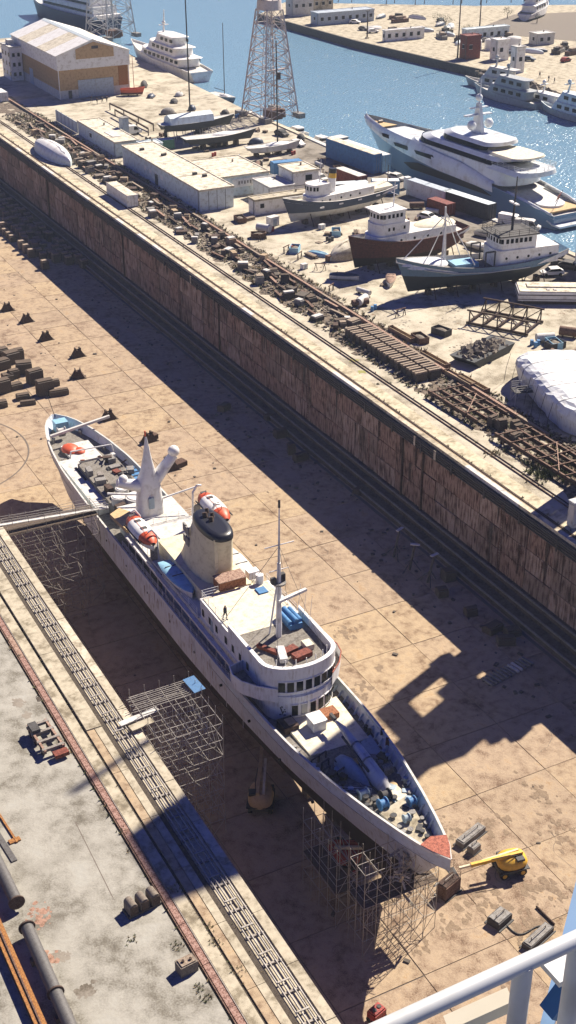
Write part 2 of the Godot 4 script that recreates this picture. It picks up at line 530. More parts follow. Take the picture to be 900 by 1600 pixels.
func build_dock() -> void:
	# floor of concrete slabs with open joints
	var fl := struct("dock_floor", MB.new().span(26, 97, FLOOR_Y - 2.0, FLOOR_Y - 0.06, -480, 250), M.joint)
	var xs := [34.4, 40.6, 49.5, 58.5, 67.5, 76.4, 85.3, 92.0]
	var row := 0
	rng.seed = 5
	var rz := -59.2
	while rz > -330.0:
		for c in xs.size() - 1:
			var g: float = [0.06, 0.06, 0.045, 0.02][rng.randi() % 4]
			var lift := rng.randf_range(-0.012, 0.012)
			var mb := MB.new().span(xs[c] + g, xs[c + 1] - g, FLOOR_Y - 0.3, FLOOR_Y + lift, rz - 8.86 + g, rz - g)
			part(fl, "slab", mb, M["slab%d" % [rng.randi() % 4]])
		rz -= 8.86
		row += 1
	part(fl, "slab", MB.new().span(34.4, 92, FLOOR_Y - 0.3, FLOOR_Y, -480, rz), M.slab0)
	part(fl, "slab", MB.new().span(34.4, 92, FLOOR_Y - 0.3, FLOOR_Y, -59.2, 250), M.slab1)
	# wall below the yard: cast panels over a dark backing, a tarred fender ledge above, three steps below
	var wl := struct("dock_wall", MB.new().span(94.0, 97.2, -15, -0.3, -480, 250), M.wallback)
	var levels := [-11.2, -8.2, -5.2, -2.2]
	for c in 62:
		var z0 := -98.0 - c * 5.2
		for r in 3:
			var depth := rng.randf_range(-0.07, 0.07)
			var k := rng.randi() % 4
			if c in [7, 8, 13, 26]:
				k = 3
			part(wl, "wall_panel", MB.new().span(93.72 + depth, 94.1, levels[r] + 0.05, levels[r + 1] - 0.05, z0 - 5.14, z0 - 0.06), M["wall%d" % k])
	part(wl, "wall_panel", MB.new().span(93.75, 94.1, -11.2, -2.2, -98, 250), M.wall1)
	part(wl, "wall_panel", MB.new().span(93.75, 94.1, -11.2, -2.2, -480, -421), M.wall0)
	var lg := part(wl, "fender_ledge", MB.new().span(93.35, 94.05, -1.3, -0.45, -480, 250), M.tar)
	part(wl, "lower_ledge", MB.new().span(93.6, 94.08, -2.2, -1.3, -480, 250), M.tar)
	for y in [-0.7, -1.1, -1.6, -2.0]:
		part(wl, "service_pipe", MB.new().tube(Vector3(93.32 if y > -1.3 else 93.55, y, -480), Vector3(93.32 if y > -1.3 else 93.55, y, 250), 0.09, 0.09, 6), M.darkgrey)
	for k in 30:
		part(wl, "ledge_bracket", MB.new().span(93.2, 93.34, -2.2, -0.6, -100.0 - k * 7.6, -99.75 - k * 7.6), M.darkgrey)
	# ladders, drain pipes and rust runs down the wall
	for z in [-119.0, -171.5, -223.0, -275.0]:
		var ld := part(wl, "ladder", MB.new().span(93.45, 93.5, -11.2, -0.2, z, z + 0.06), M.rust)
		part(ld, "stile", MB.new().span(93.45, 93.5, -11.2, -0.2, z + 0.5, z + 0.56), M.rust)
		for k in 26:
			inst(ld, "rung", unit_box, M.rust, Vector3(93.47, -10.9 + k * 0.41, z + 0.28), Basis.from_scale(Vector3(0.04, 0.04, 0.46)))
	for z in [-137.6, -142.9, -205.0, -252.0, -300.0]:
		part(wl, "drain_pipe", MB.new().tube(Vector3(93.55, -11.2, z), Vector3(93.55, -2.2, z), 0.16, 0.16, 8), M.darkrust)
	for k in 90:
		var z := -100.0 - rng.randf() * 220.0
		var y0 := -2.3 if k % 3 else -5.3
		var len := rng.randf_range(1.2, 6.5)
		var wd := rng.randf_range(0.06, 0.4)
		var mb := MB.new()
		var n := 7
		for j in n:
			var ya := y0 - len * j / n
			var yb := y0 - len * (j + 1) / n
			var wa := wd * (1.0 - 0.75 * j / n) * rng.randf_range(0.7, 1.3)
			mb.quad(Vector3(93.63, ya, z - wa), Vector3(93.63, ya, z + wa), Vector3(93.63, yb, z + wa * 0.85), Vector3(93.63, yb, z - wa * 0.85))
		part(wl, "rust_run", mb, [M.redrail, M.darkrust, M.rust, M.ledge][k % 4])
	for p in [[-134.5, 0.5], [-139.6, 0.4], [-216.5, 0.45]]:
		part(wl, "ladder_plate", MB.new().span(93.14, 93.19, -1.7, -0.3, p[0], p[0] + p[1]), M.coping)
	var st := [[93.1, -11.2, -11.95], [91.9, -11.95, -12.7], [90.4, -12.7, -13.1]]
	for k in 3:
		part(wl, "step", MB.new().span(st[k][0] - 0.0, 94.0, st[k][1] - (0.75 if k < 2 else 0.9), st[k][1], -480, 250), M.ledge)
		part(wl, "step_edge", MB.new().span(st[k][0] - 0.06, st[k][0] + 0.14, st[k][1] - 0.2, st[k][1] + 0.025, -480, 250), M.grey)
	part(fl, "drain_channel", MB.new().span(89.6, 90.1, FLOOR_Y - 0.2, FLOOR_Y + 0.03, -480, 250), M.joint)
	# wall below the crane track, seen from above only
	var w2 := struct("track_wall", MB.new().span(33.0, 34.3, -15, -0.4, -480, 250), M.wall1)
	# coping of the yard side: pale edge stones, a dark slot, the strip of paving
	var cp := struct("coping", MB.new().span(93.78, 97.2, -0.45, -0.03, -480, 250), M.groove)
	for k in 75:
		var z0 := -96.0 - k * 4.0
		var mk: Material = [M.coping, M.coping, M.walk, M.lightgrey][rng.randi() % 4]
		part(cp, "edge_stone", MB.new().span(93.72, 94.42, -0.4, 0.06 + rng.randf_range(-0.015, 0.02), z0 - 3.95, z0), mk)
	part(cp, "edge_stone", MB.new().span(93.72, 94.42, -0.4, 0.06, -96, 250), M.coping)
	part(cp, "slot_cover", MB.new().span(94.42, 94.62, -0.4, 0.0, -480, 250), M.walk2)
	part(cp, "slot_rail", MB.new().span(94.86, 94.94, -0.4, 0.05, -480, 250), M.rust)
	part(cp, "paving_strip", MB.new().span(95.15, 97.2, -0.4, 0.0, -480, 250), M.strip)
	# track side of the dock, from the edge inwards
	var ts := struct("track_bed", MB.new().span(27.4, 34.3, -0.9, -0.10, -480, 250), M.groove)
	for k in 60:
		var z0 := -40.0 - k * 6.0
		part(ts, "edge_stone", MB.new().span(33.55 + rng.randf_range(-0.02, 0.03), 34.45, -0.6, 0.07 + rng.randf_range(-0.02, 0.02), z0 - 5.94, z0), [M.walk2, M.coping, M.walk][rng.randi() % 3])
	part(ts, "pipe_trench", MB.new().span(31.75, 33.55, -0.5, -0.06, -480, 250), M.walk)
	part(ts, "paving_strip", MB.new().span(31.3, 31.72, -0.5, 0.02, -480, 250), M.groove)
	for k in 12:   # concrete cover slabs: newer pale ones far along, worn ones nearer
		var z0 := -98.3 - k * 14.0
		part(ts, "cover_slab", MB.new().span(29.75, 31.28, -0.4, 0.16, z0 - 13.94, z0), M.walk)
	for k in 8:
		var z0 := -42.3 - k * 7.0
		part(ts, "worn_slab", MB.new().span(29.75, 30.5, -0.4, 0.03, z0 - 6.95, z0), M.walk2)
		part(ts, "worn_slab", MB.new().span(30.56, 31.28, -0.4, 0.06, z0 - 6.95, z0), M.walk)
	part(ts, "paving_strip", MB.new().span(28.5, 29.5, -0.4, 0.0, -480, 250), M.walk)
	# red painted strip over the crane rail
	for k in 36:
		var z0 := -44.0 - k * 4.6
		part(ts, "rail_cover", MB.new().span(27.75, 28.3, -0.3, 0.05 + rng.randf_range(-0.01, 0.01), z0 - 4.55, z0), M.redrail if not k in [15, 19, 24] else M.paleRust)
	part(ts, "crane_rail", MB.new().span(28.36, 28.44, -0.3, 0.09, -480, 250), M.steel)
	part(ts, "crane_rail", MB.new().span(27.58, 27.66, -0.3, 0.07, -480, 250), M.rust)
	# expansion joints of the apron are cut as thin dark strips
	for a in [[on(118, 1285), on(176, 1402)]]:
		part(ts, "joint_strip", MB.new().beam(a[0] + Vector3(0, -0.03, 0), a[1] + Vector3(0, -0.03, 0), 0.07, 0.07), M.joint)
	# pipe rack along the edge
	var pr := thing("pipe_rack", "long rack of thin parallel pipes on cross bars along the dock edge", "pipes", Vector3(0, 0, 0))
	for x in [31.95, 32.35, 32.9, 33.25]:
		part(pr, "pipe", MB.new().tube(Vector3(x, 0.16, -330), Vector3(x, 0.16, 20), 0.075, 0.075, 6), M.galv)
	for k in 62:
		part(pr, "cross_bar", MB.new().span(31.8, 33.4, 0.0, 0.13, -40.0 - k * 3.1, -39.8 - k * 3.1), M.steel)
	for k in 62:
		part(pr, "bracket", MB.new().span(32.0, 33.0, 0.24, 0.30, -41.0 - k * 3.1, -40.86 - k * 3.1), M.galv)

func build_rails_yard() -> void:
	# two crane rails on the yard side with their concrete beams
	for a in [[98.7, "rusty crane rail running beside the paved dock edge"], [109.4, "rusty crane rail on a concrete beam beside the boat yard"]]:
		var t := thing("crane_track", a[1], "rail", Vector3(a[0], 0, 0))
		part(t, "rail_head", MB.new().span(-0.05, 0.05, 0.0, 0.18, -470, 150), M.rust)
		part(t, "rail_head", MB.new().span(0.55, 0.65, 0.0, 0.15, -470, 150), M.darkrust)
		if a[0] > 100.0:
			for k in 40:
				part(t, "beam_section", MB.new().span(-0.55, -0.1, 0.0, 0.55, -130.0 - k * 7.2 - 7.1, -130.0 - k * 7.2), M.paleRust if k % 4 else M.timber)

func build_weeds() -> void:
	rng.seed = 77
	var w := MB.new()
	var dry := MB.new()
	var lines := []
	for z in range(0, 430):   # along slot, rails and the strips of the track side
		lines.append([95.1, -92.0 - z * 0.8, 0.16, 0.3])
		if z % 2 == 0:
			lines.append([99.0 + rng.randfn() * 0.4, -92.0 - z * 0.8, 0.3, 0.4])
	for z in 150:
		lines.append([27.45, -48.0 - z * 0.55, 0.14, 0.3])
		lines.append([29.6, -48.0 - z * 0.7, 0.08, 0.16])
		lines.append([31.5, -50.0 - z * 0.7, 0.05, 0.12])
	for l in lines:
		if rng.randf() < 0.45:
			continue
		tuft(w if rng.randf() < 0.6 else dry, Vector3(l[0] + rng.randfn() * l[2] * 0.8, 0.0, l[1] + rng.randf_range(-0.4, 0.4)), l[3] * rng.randf_range(0.5, 1.4), 7)
	for p in [[205, 1470, 0.4], [280, 1475, 0.6], [310, 1545, 0.5], [322, 1560, 0.5], [190, 1300, 0.4], [275, 1390, 0.5], [325, 1450, 0.6], [335, 1470, 0.6], [375, 1515, 0.5], [620, 610, 0.5], [590, 600, 0.4], [790, 705, 0.5]]:
		var c := on(p[0], p[1])
		for k in 14:
			tuft(w if k % 3 else dry, c + Vector3(rng.randfn() * p[2] * 0.6, 0, rng.randfn() * p[2] * 0.6), 0.2, 7)
	# thick weeds in the crane track
	for k in 3600:
		var z := -125.0 - rng.randf() * 235.0
		tuft(w if rng.randf() < 0.55 else dry, Vector3(rng.randf_range(101.0, 111.6), 0.0, z), rng.randf_range(0.2, 0.75), 6)
	for k in 260:
		tuft(w, on(865, 735) + Vector3(rng.randfn() * 1.8, 0, rng.randfn() * 1.4), rng.randf_range(0.3, 0.9), 8)
	for k in 60:
		tuft(dry, on(772, 708) + Vector3(rng.randfn() * 0.9, 0, rng.randfn() * 0.6), rng.randf_range(0.2, 0.4), 7)
	stuff("weeds", w, M.weed, "low green weeds growing along rails, slots and cracks", "weeds")
	stuff("dry_weeds", dry, M.dryweed, "dry brown weeds growing along rails, slots and cracks", "weeds")
	# broken stone and scrap lying in the crane track
	var r := MB.new()
	for k in 3600:
		var z := -122.0 - rng.randf() * 240.0
		var s := rng.randf_range(0.1, 0.45)
		r.box(Vector3(rng.randf_range(101.3, 111.0), s * 0.25, z), Vector3(s, s * 0.6, s * rng.randf_range(0.7, 2.2)), Basis.from_euler(Vector3(rng.randf_range(-0.4, 0.4), rng.randf() * TAU, rng.randf_range(-0.4, 0.4))))
	stuff("rubble", r, M.rubble, "broken stone and scrap strewn over the crane track", "rubble")
	var d := MB.new()   # litter on the dock floor, mostly along the foot of the wall
	for k in 420:
		var s := rng.randf_range(0.06, 0.4)
		var x := rng.randf_range(81.0, 90.0) if k % 4 else rng.randf_range(40.0, 82.0)
		d.box(Vector3(x, FLOOR_Y + s * 0.2, -64.0 - rng.randf() * 200.0), Vector3(s, s * 0.5, s * rng.randf_range(0.6, 2.0)), Basis.from_euler(Vector3(0, rng.randf() * TAU, 0)))
	stuff("litter", d, M.block2, "small dark scraps scattered on the dock floor", "litter")

func tuft(mb: MB, c: Vector3, h: float, blades: int) -> void:
	for k in blades:
		var t := rng.randf() * TAU
		var lean := Vector3(cos(t), 0, sin(t)) * h * rng.randf_range(0.25, 0.9)
		var side := Vector3(-sin(t), 0, cos(t)) * h * 0.16
		var top := c + lean + Vector3.UP * h * rng.randf_range(0.4, 1.0)
		mb.tri(c + side + lean * 0.15, top, c - side + lean * 0.15)

# ---------------------------------------------------------------- hulls
func lerp_table(tab: Array, x: float) -> float:
	for i in tab.size() - 1:
		if x <= tab[i + 1][0]:
			var t: float = clampf((x - tab[i][0]) / maxf(tab[i + 1][0] - tab[i][0], 1e-6), 0, 1)
			return lerpf(tab[i][1], tab[i + 1][1], t)
	return tab[-1][1]

# A hull along z with its bow at +length / 2. d: half (table of half breadths over 0 stern .. 1 bow), bow, mid, stern (sheer heights), wl, keel, rake, bulwark, flare
func hull(parent: Node3D, d: Dictionary) -> Dictionary:
	var n: int = d.get("n", 30)
	var L: float = d.length
	var top := [[], []]
	var low := [[], []]
	var deck := []
	var inner := [[], []]
	var cap := [[], []]
	var bul: float = d.get("bulwark", 1.0)
	for i in n + 1:
		var s := float(i) / n
		if d.get("dense", true):
			s = 0.5 - 0.5 * cos(PI * s)
		var hb := maxf(lerp_table(d.half, s), 0.012)
		var fore := clampf((s - 0.55) / 0.45, 0, 1)
		var aft := clampf((0.3 - s) / 0.3, 0, 1)
		var y0: float = d.mid + (d.bow - d.mid) * pow(clampf((s - 0.42) / 0.58, 0, 1), 2.0) + (d.stern - d.mid) * pow(clampf((0.42 - s) / 0.42, 0, 1), 2.0)
		var z := (s - 0.5) * L
		var wl: float = d.wl
		var keel: float = d.keel + aft * aft * d.get("rise", 0.0)
		for side in 2:
			var sx := -1.0 if side == 0 else 1.0
			var rt := PackedVector3Array()
			for q in 4:
				var t := q / 3.0
				var y := lerpf(y0, wl, t)
				var narrow := lerpf(1.0, 1.0 - d.get("flare", 0.5), pow(fore, 1.3)) * lerpf(1.0, 1.0 - d.get("tuck", 0.35), pow(aft, 1.5))
				var hx := hb * lerpf(1.0, narrow, pow(t, 0.8))
				rt.append(Vector3(sx * hx, y, z - pow(fore, 2.0) * d.rake * (y0 - y) / (y0 - keel) + aft * aft * d.get("counter", 0.0) * t))
			top[side].append(rt)
			var rl := PackedVector3Array()
			var wx: float = absf(rt[3].x)
			for q in 6:
				var t := q / 5.0
				var y := lerpf(wl, keel, t)
				var hx := wx * pow(maxf(1.0 - t, 0.0), 0.28 + 0.5 * maxf(fore, aft))
				rl.append(Vector3(sx * maxf(hx, minf(0.12, wx)), y, z - pow(fore, 2.0) * d.rake * (y0 - y) / (y0 - keel) + aft * aft * d.get("counter", 0.0) * lerpf(1.0, 2.0, t)))
			low[side].append(rl)
			var ix := maxf(hb - 0.14, 0.005)
			inner[side].append(PackedVector3Array([Vector3(sx * ix, y0 + 0.0, z - 0.08), Vector3(sx * ix, y0 - bul, z - 0.08)]))
			cap[side].append(PackedVector3Array([Vector3(sx * (hb + 0.03), y0 + 0.03, z), Vector3(sx * maxf(hb - 0.2, 0.0), y0 + 0.03, z - 0.05)]))
		deck.append(PackedVector3Array([Vector3(-maxf(hb - 0.1, 0.005), y0 - bul, z - 0.08), Vector3(0, y0 - bul + 0.03 * hb, z - 0.08), Vector3(maxf(hb - 0.1, 0.005), y0 - bul, z - 0.08)]))
	var a := MB.new().grid(top[0]).grid(top[1])
	var b := MB.new().grid(low[0]).grid(low[1])
	# transom
	var ring := PackedVector3Array()
	for p in top[0][0]:
		ring.append(p)
	for p in low[0][0]:
		ring.append(p)
	for k in range(low[1][0].size() - 1, -1, -1):
		ring.append(low[1][0][k])
	for k in range(top[1][0].size() - 1, -1, -1):
		ring.append(top[1][0][k])
	if d.half[0][1] > 0.05:
		a.fan(ring)
	part(parent, "hull", a, d.paint)
	part(parent, "hull_bottom", b, d.under)
	part(parent, "deck", MB.new().grid(deck), d.floor)
	part(parent, "bulwark", MB.new().grid(inner[0]).grid(inner[1]), d.inside)
	part(parent, "cap_rail", MB.new().flatgrid(cap[0]).flatgrid(cap[1]), d.get("rail", d.inside))
	return d

# a deckhouse with a rounded front (towards +z); walls and roof are two parts of one mesh
func round_house(zf: float, za: float, hw: float, y0: float, y1: float, bulge: float, slope := 0.0) -> MB:
	var mb := MB.new()
	var lo := PackedVector3Array()
	var hi := PackedVector3Array()
	for k in 17:
		var t := -PI / 2 + PI * k / 16.0
		lo.append(Vector3(hw * sin(t), y0, zf - bulge + bulge * cos(t)))
		hi.append(Vector3((hw - slope) * sin(t), y1, zf - slope - bulge + bulge * cos(t)))
	mb.grid([hi, lo])
	mb.quad(Vector3(-hw, y0, za), lo[0], hi[0], Vector3(-hw + slope, y1, za))
	mb.quad(Vector3(hw - slope, y1, za), hi[16], lo[16], Vector3(hw, y0, za))
	mb.quad(Vector3(-hw, y0, za), Vector3(-hw + slope, y1, za), Vector3(hw - slope, y1, za), Vector3(hw, y0, za))
	var roof := PackedVector3Array(hi)
	roof.append(Vector3(hw - slope, y1, za))
	roof.append(Vector3(-hw + slope, y1, za))
	mb.fan(roof)
	return mb

func arc_pos(zf: float, hw: float, bulge: float, t: float) -> Array:   # point and outward direction on the rounded front
	var p := Vector3(hw * sin(t), 0, zf - bulge + bulge * cos(t))
	var nrm := Vector3(sin(t) / hw, 0, cos(t) / bulge).normalized()
	return [p, nrm]

func pane(parent: Node, p: Vector3, nrm: Vector3, w: float, h: float, m: Material, called := "window") -> void:
	var x := Vector3.UP.cross(nrm).normalized()
	var o := part(parent, called, MB.new().box(p, Vector3(w, h, 0.06), Basis(x, Vector3.UP, nrm)), m)
	if h > 0.9 and called == "window":
		part(o, "frame", MB.new().box(p + Vector3(0, h * 0.5 + 0.05, 0), Vector3(w + 0.16, 0.1, 0.14), Basis(x, Vector3.UP, nrm)).box(p - Vector3(0, h * 0.5 + 0.05, 0), Vector3(w + 0.16, 0.1, 0.14), Basis(x, Vector3.UP, nrm)), M.shipwhite)

func railing(parent: Node, pts: Array, h := 1.0, called := "railing", m: Material = null, r := 0.03) -> void:
	var mb := MB.new()
	for i in pts.size() - 1:
		var a: Vector3 = pts[i]
		var b: Vector3 = pts[i + 1]
		for k in 3:
			var u := Vector3.UP * h * (k + 1) / 3.0
			mb.tube(a + u, b + u, r * 0.8, r * 0.8, 4, false)
		var n := maxi(1, int((b - a).length() / 1.6))
		for k in n + 1:
			var p := a.lerp(b, float(k) / n)
			mb.tube(p, p + Vector3.UP * h, r, r, 4, false)
	part(parent, called, mb, M.shipwhite if m == null else m)

func lifeboat(parent_at: Vector3, label: String, called := "lifeboat") -> Node3D:   # totally enclosed boat, 7.6 m, white with orange red ends of the canopy
	var t := thing(called, label, "lifeboat", parent_at, 0.0, "")
	var hl := MB.new()
	var rows := []
	for i in 15:
		var s := i / 14.0
		var hb := 1.25 * pow(maxf(1.0 - pow(absf(s * 2 - 1), 2.6), 0.0), 0.6) + 0.02
		var r := PackedVector3Array()
		for k in 9:
			var a := PI * k / 8.0
			r.append(Vector3(-cos(a) * hb, -sin(a) * (0.95 - 0.25 * pow(absf(s * 2 - 1), 2.0)), (s - 0.5) * 7.6))
		rows.append(r)
	hl.grid(rows)
	part(t, "hull", hl, M.white)
	var cols := [M.orange, M.white, M.orange]
	var cuts := [[0.02, 0.27], [0.27, 0.73], [0.73, 0.98]]
	for c in 3:
		var cr := []
		for i in 7:
			var s := lerpf(cuts[c][0], cuts[c][1], i / 6.0)
			var hb := 1.18 * pow(maxf(1.0 - pow(absf(s * 2 - 1), 2.6), 0.0), 0.6) + 0.02
			var ht := 0.95 * pow(maxf(1.0 - pow(absf(s * 2 - 1), 4.0), 0.0), 0.6)
			var r := PackedVector3Array()
			for k in 9:
				var a := PI * k / 8.0
				r.append(Vector3(-cos(a) * hb, pow(sin(a), 0.75) * ht + 0.02, (s - 0.5) * 7.5))
			cr.append(r)
		part(t, "canopy", MB.new().grid(cr), cols[c])
	part(t, "gunwale", MB.new().span(-1.28, -1.16, -0.08, 0.06, -2.6, 2.6).span(1.16, 1.28, -0.08, 0.06, -2.6, 2.6), M.black)
	for z in [-2.9, -1.0, 0.9]:
		part(t, "hatch", MB.new().box(Vector3(0, 0.97 if absf(z) < 2 else 0.74, z), Vector3(0.7, 0.1, 0.5)), M.darkgrey)
	part(t, "grab_line", MB.new().tube(Vector3(-0.25, 1.0, -2.2), Vector3(-0.25, 1.0, 2.2), 0.03, 0.03, 4), M.orange)
	for z in [-2.2, 2.2]:
		part(t, "hook", MB.new().tube(Vector3(0, 0.8, z), Vector3(0, 1.35, z), 0.06, 0.06, 5), M.steel)
	return t

func covered_boat(at: Vector3, label: String, m: Material) -> Node3D:   # open tender under a stretched cover
	var t := thing("tender_boat", label, "boat", at, 0.0, "")
	var rows := []
	var rc := []
	for i in 13:
		var s := i / 12.0
		var hb := 1.15 * pow(maxf(1.0 - pow(maxf(s * 1.5 - 0.5, 0.0), 2.4), 0.0), 0.7) * lerpf(0.75, 1.0, minf(1.0, s * 4)) + 0.02
		var r := PackedVector3Array()
		var c := PackedVector3Array()
		for k in 7:
			var a := PI * k / 6.0
			r.append(Vector3(-cos(a) * hb, -sin(a) * 0.9, (s - 0.5) * 7.8))
			c.append(Vector3(-cos(a) * (hb + 0.04), 0.03 + sin(a) * 0.38 * (1.0 - pow(absf(s * 2 - 1), 3.0)), (s - 0.5) * 7.85))
		rows.append(r)
		rc.append(c)
	part(t, "hull", MB.new().grid(rows), M.shipwhite)
	part(t, "cover", MB.new().grid(rc), m)
	part(t, "strap", MB.new().box(Vector3(0, 0.40, 0.2), Vector3(1.7, 0.06, 0.12)), M.black)
	part(t, "strap", MB.new().box(Vector3(0, 0.36, -2.0), Vector3(1.6, 0.06, 0.12)), M.black)
	return t

func drum(parent: Node, c: Vector3, r: float, w: float, m: Material, called := "winch_drum") -> void:
	var o := part(parent, called, MB.new().tube(c - Vector3(w / 2, 0, 0), c + Vector3(w / 2, 0, 0), r * 0.7, r * 0.7, 10), m)
	part(o, "flange", MB.new().tube(c - Vector3(w / 2, 0, 0), c - Vector3(w / 2 - 0.08, 0, 0), r, r, 12), m)
	part(o, "flange", MB.new().tube(c + Vector3(w / 2 - 0.08, 0, 0), c + Vector3(w / 2, 0, 0), r, r, 12), m)
	part(o, "bed", MB.new().box(c - Vector3(0, r * 0.8, 0), Vector3(w * 0.8, r * 0.9, r * 1.2)), M.grey)

func bollard(parent: Node, c: Vector3, m: Material) -> void:
	for dz in [0.0, 0.7]:
		var p := c + Vector3(0, 0, dz)
		var o := part(parent, "bollard", MB.new().tube(p, p + Vector3(0, 0.6, 0), 0.17, 0.17, 8), m)
		part(o, "cap", MB.new().tube(p + Vector3(0, 0.6, 0), p + Vector3(0, 0.68, 0), 0.24, 0.24, 8), m)

func build_ship() -> void:
	var s := thing("ship", "long white ship with cream funnel standing on blocks in the dry dock", "ship", Vector3(52.1, 0, -121.9), -0.0075)
	var Z := 121.9
	# half breadths from stern (0) to bow (1) along 107 m
	var tab := []
	for a in [[-175.4, 0.3], [-174, 1.5], [-171.5, 2.6], [-168, 3.5], [-163, 4.3], [-157, 4.9], [-148, 5.15], [-136, 5.2], [-105, 5.2], [-98.8, 5.15], [-93, 4.98], [-88.6, 4.7], [-82.8, 3.95], [-77.6, 2.95], [-73.8, 2.05], [-70.7, 1.2], [-69.2, 0.65], [-68.4, 0.05]]:
		tab.append([(a[0] + Z) / 107.0 + 0.5, a[1]])
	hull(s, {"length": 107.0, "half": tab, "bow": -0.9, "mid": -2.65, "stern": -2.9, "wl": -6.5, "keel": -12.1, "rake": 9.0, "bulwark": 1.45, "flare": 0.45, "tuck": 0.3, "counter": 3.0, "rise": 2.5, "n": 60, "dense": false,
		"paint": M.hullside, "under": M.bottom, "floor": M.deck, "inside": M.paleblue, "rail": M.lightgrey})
	# portholes and scuppers in the hull
	for k in 30:
		var zw := -146.0 + k * 2.3
		if k % 3 != 0:
			continue
		for sx in [-1, 1]:
			part(s, "porthole", MB.new().tube(Vector3(sx * 5.0, -4.55, zw + Z), Vector3(sx * 5.24, -4.55, zw + Z), 0.15, 0.15, 8), M.glass)
	for k in 11:   # weld seams between the shell plates
		var zw := -140.0 + k * 4.1
		for sx in [-1, 1]:
			part(s, "plate_seam", MB.new().span(sx * 5.185, sx * 5.225, -6.3, -2.75, zw + Z, zw + 0.05 + Z), M.hullgrey)
	rng.seed = 17
	for k in 34:   # rust runs below scuppers and seams
		var zw := rng.randf_range(-146.0, -100.0)
		var ya := -2.8 - rng.randf() * 1.6
		var ln := rng.randf_range(0.5, 2.0)
		var wd := rng.randf_range(0.03, 0.10)
		for sx in [-1, 1]:
			part(s, "rust_run", MB.new().fan(PackedVector3Array([Vector3(sx * 5.235, ya, zw - wd + Z), Vector3(sx * 5.235, ya, zw + wd + Z), Vector3(sx * 5.235, ya - ln * 0.6, zw + wd * 0.7 + Z), Vector3(sx * 5.235, ya - ln, zw + Z), Vector3(sx * 5.235, ya - ln * 0.6, zw - wd * 0.7 + Z)])), M.paleRust)
	# bow: red painted tip plate
	var tip := PackedVector3Array([Vector3(0, -0.86, -68.5 + Z), Vector3(-0.9, -0.9, -70.0 + Z), Vector3(-1.35, -0.95, -71.2 + Z), Vector3(0, -0.97, -71.7 + Z), Vector3(1.35, -0.95, -71.2 + Z), Vector3(0.9, -0.9, -70.0 + Z)])
	part(s, "bow_plate", MB.new().fan(tip), M.coral)
	# ---- foredeck
	var fd := -3.0
	part(s, "deck_covering", MB.new().prism(PackedVector2Array([Vector2(-3.0, -94.6 + Z), Vector2(3.9, -95.6 + Z), Vector2(3.5, -88.2 + Z), Vector2(-2.9, -88.4 + Z)]), Vector3(0, -3.6, 0), Vector3(1, 0, 0), Vector3(0, 0, 1), Vector3(0, 0.5, 0)), M.creamdeck)
	part(s, "deck_covering", MB.new().prism(PackedVector2Array([Vector2(-1.6, -77.6 + Z), Vector2(1.7, -78.4 + Z), Vector2(0.8, -72.0 + Z), Vector2(-0.7, -72.0 + Z)]), Vector3(0, -2.5, 0), Vector3(1, 0, 0), Vector3(0, 0, 1), Vector3(0, 0.22, 0)), M.walk)
	var wb := part(s, "ventilator_trunk", MB.new().span(-1.0, 0.4, -3.6, -2.0, -92.9 + Z, -91.3 + Z), M.white)
	part(wb, "trunk_lid", MB.new().span(-1.1, 0.5, -2.0, -1.88, -93.0 + Z, -91.2 + Z), M.white)
	part(s, "deck_locker", MB.new().span(0.9, 2.5, -3.6, -2.5, -93.8 + Z, -92.4 + Z), M.tarpbrown)
	part(s, "deck_locker", MB.new().span(-3.6, -2.0, -3.6, -2.6, -94.4 + Z, -92.6 + Z), M.darkrust)
	part(s, "hatch_cover", MB.new().span(-3.0, -2.1, -2.58, -2.5, -94.0 + Z, -92.9 + Z), M.tan)
	part(s, "deck_covering", MB.new().prism(PackedVector2Array([Vector2(0.6, -79.6 + Z), Vector2(1.9, -80.4 + Z), Vector2(2.1, -78.0 + Z), Vector2(1.0, -77.8 + Z)]), Vector3(0, -2.7, 0), Vector3(1, 0, 0), Vector3(0, 0, 1), Vector3(0, 0.2, 0)), M.creamdeck)
	part(s, "deck_covering", MB.new().prism(PackedVector2Array([Vector2(1.5, -87.6 + Z), Vector2(3.9, -88.6 + Z), Vector2(3.4, -84.6 + Z), Vector2(1.7, -84.2 + Z)]), Vector3(0, -3.4, 0), Vector3(1, 0, 0), Vector3(0, 0, 1), Vector3(0, 0.3, 0)), M.deckblue)
	for a in [[-3.6, -87.0], [-2.9, -86.2], [-3.3, -85.2], [-2.6, -87.3], [-2.2, -84.4]]:
		part(s, "deck_frame", MB.new().path([Vector3(a[0], -3.3, a[1] + Z), Vector3(a[0], -2.4, a[1] + Z), Vector3(a[0] + 0.9, -2.4, a[1] - 0.3 + Z), Vector3(a[0] + 0.9, -3.3, a[1] - 0.3 + Z)], 0.09, 6), M.darkgrey)
	# big jib of the deck crane, resting
	var jib := []
	for a in [[0.9, -0.1, -90.4, 0.14, 0.12], [0.9, 0.0, -88.8, 0.32, 0.35], [0.75, -0.15, -86.0, 0.5, 0.62], [0.65, -0.5, -83.4, 0.66, 0.85], [0.7, -1.0, -81.6, 0.75, 1.0], [0.8, -1.5, -80.4, 0.6, 0.9], [0.8, -1.9, -79.9, 0.2, 0.3]]:
		var r := PackedVector3Array()
		for k in 11:
			var t := TAU * (k % 10) / 10.0
			r.append(Vector3(a[0] + cos(t) * a[3], a[1] - 1.5 + sin(t) * a[4] + 0.0, a[2] + Z))
		jib.append(r)
	var jb := part(s, "crane_jib", MB.new().grid(jib, true), M.hullgrey)
	part(jb, "pedestal", MB.new().tube(Vector3(0.8, -3.2, -81.5 + Z), Vector3(0.8, -2.2, -81.5 + Z), 0.9, 0.7, 12), M.hullgrey)
